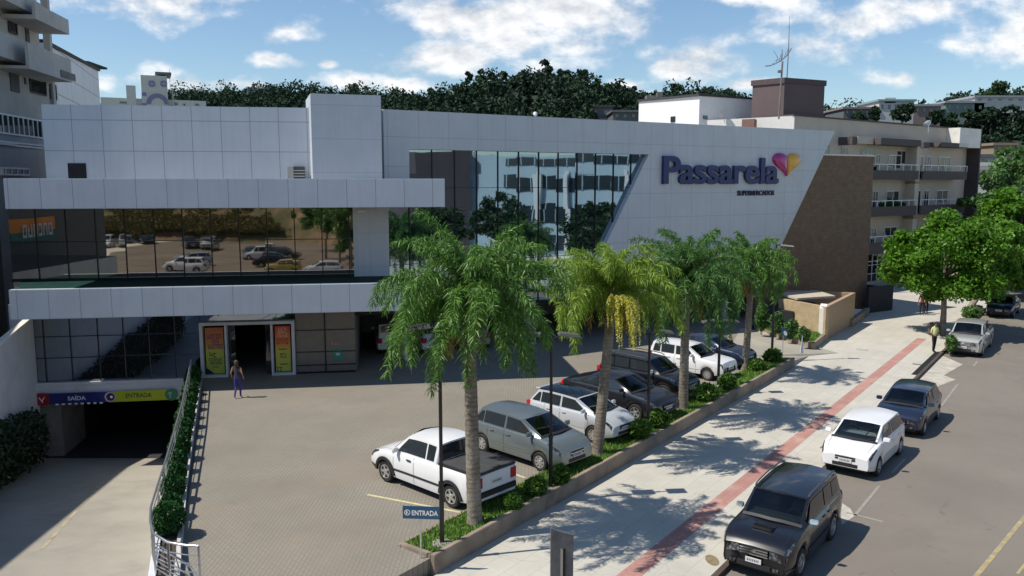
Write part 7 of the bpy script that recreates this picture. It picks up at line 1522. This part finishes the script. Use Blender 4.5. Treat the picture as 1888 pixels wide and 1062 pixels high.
for z0, z1 in ((S0 + 1, 2.6), (4.2, 6.2), (7.9, 9.6), (top_ - 1.3, top_ - .3)):
    w = MB().box((L1 * .02, -.08, z0), (L1 * .8, -.002, z1)).build('window_band', OW, ob, f1_.m); q = MB(); k = 0
    while L1 * .02 + k * 1.5 < L1 * .8: q.box((L1 * .02 + k * 1.5, -.16, z0), (L1 * .02 + k * 1.5 + .1, -.081, z1)); k += 1
    q.build('window_frame', OB, w, f1_.m)
for s in (.15, .45, .62): MB().box((L1 * s, -.9, S0), (L1 * s + .5, -.17, top_ - 2)).build('pillar', SWH, ob, f1_.m)
MB().box((-1, -2.5, S0), (L1, -.91, S0 + .5)).box((-1, -4, S0), (L1, -2.501, S0 + .25)).build('front_steps', OFFW, ob, f1_.m)
f2_ = far_frame(760, 100, 868, 103); bb = empty('brown_block', (f2_.o.x, f2_.o.y, 0), 0, 'tall dark brown windowless block beside the pale office building', 'building'); MB().box((0, 0, S0), (f2_.len, 12, HC + 56 / FL * 100)).build('wall', OBR, bb, f2_.m)
for i, (px, py, d, r, lab) in enumerate(((780, 418, 90, 2.6, 'dark green tree before the brown block across the street'), (830, 415, 92, 2.4, 'second dark green tree before the brown block across the street'), (915, 405, 92, 3.6, 'large dark green tree at the left of the office building'), (955, 425, 90, 2.6, 'lower green tree beside the large one before the office'), (1095, 415, 90, 3.8, 'large dark green tree at the right of the office building'), (1130, 430, 88, 2.8, 'green tree nearest the white slanted wall across the street'))):
    g_ = refl(AY(px, py, d), FB); tree('roadside_tree', lab, (g_.x, g_.y, S0), 0, tuple(g_), (r * .85, r * .85, r * .75), 30, 150, r * .3, .3, LEAF_D, .15, group='trees across the street')
for kind, pnt, px, py, lab, z in (('sedan', P_SILVER, 740, 452, 'silver-blue sedan across the street, left in the mirrored wall', -.5), ('van', P_RED, 776, 447, 'red van across the street before the brown block', -.5), ('hatch', P_WHITE, 846, 442, 'white hatchback across the street with raised tailgate look', -.5), ('hatch', P_SILVER, 876, 458, 'silver hatchback across the street by the large tree', -.5), ('wagonhatch', P_WHITE, 992, 532, 'white wagon on the street, lowest in the mirrored wall', -.5)):
    p = refl(G(px, py, z), FB); make_car(kind, pnt, (p.x, p.y, z), SANG + R(random.uniform(-4, 4)) + 0, lab, 'cars across the street', lowdetail=True); print(lab, Tinv(p))
print('objects', len(bpy.data.objects))

BP = []
from mathutils import noise as mnoise
for k in range(70000):
    px = random.uniform(110, 660); f = random.random() ** 1.6 * .34; p = G(px, 446, S0); dist = p.y + f * 55
    if mnoise.noise(Vector((px * .014, f * 16, 0))) + .6 * mnoise.noise(Vector((px * .06, f * 60, 3))) + (.75 if px < 440 else (.2 if px < 500 else -.25)) - (.9 if f < .012 else 0) < .15: continue
    z = S0 + 1 + 23 * (f ** .8); q = refl((p.x / p.y * dist, dist, z), FA); BP.append((q.x, q.y, z + random.uniform(-.1, .15)))
tag(obj('brush', quads_mesh('brush', leaf_quads(np.array(BP), .34, 1.8), leaf_mat('olive_brush', (.12, .115, .045), (.23, .20, .09), .7, .1))), 'olive brush growing over the dirt bank across the street', 'brush', kind='stuff')
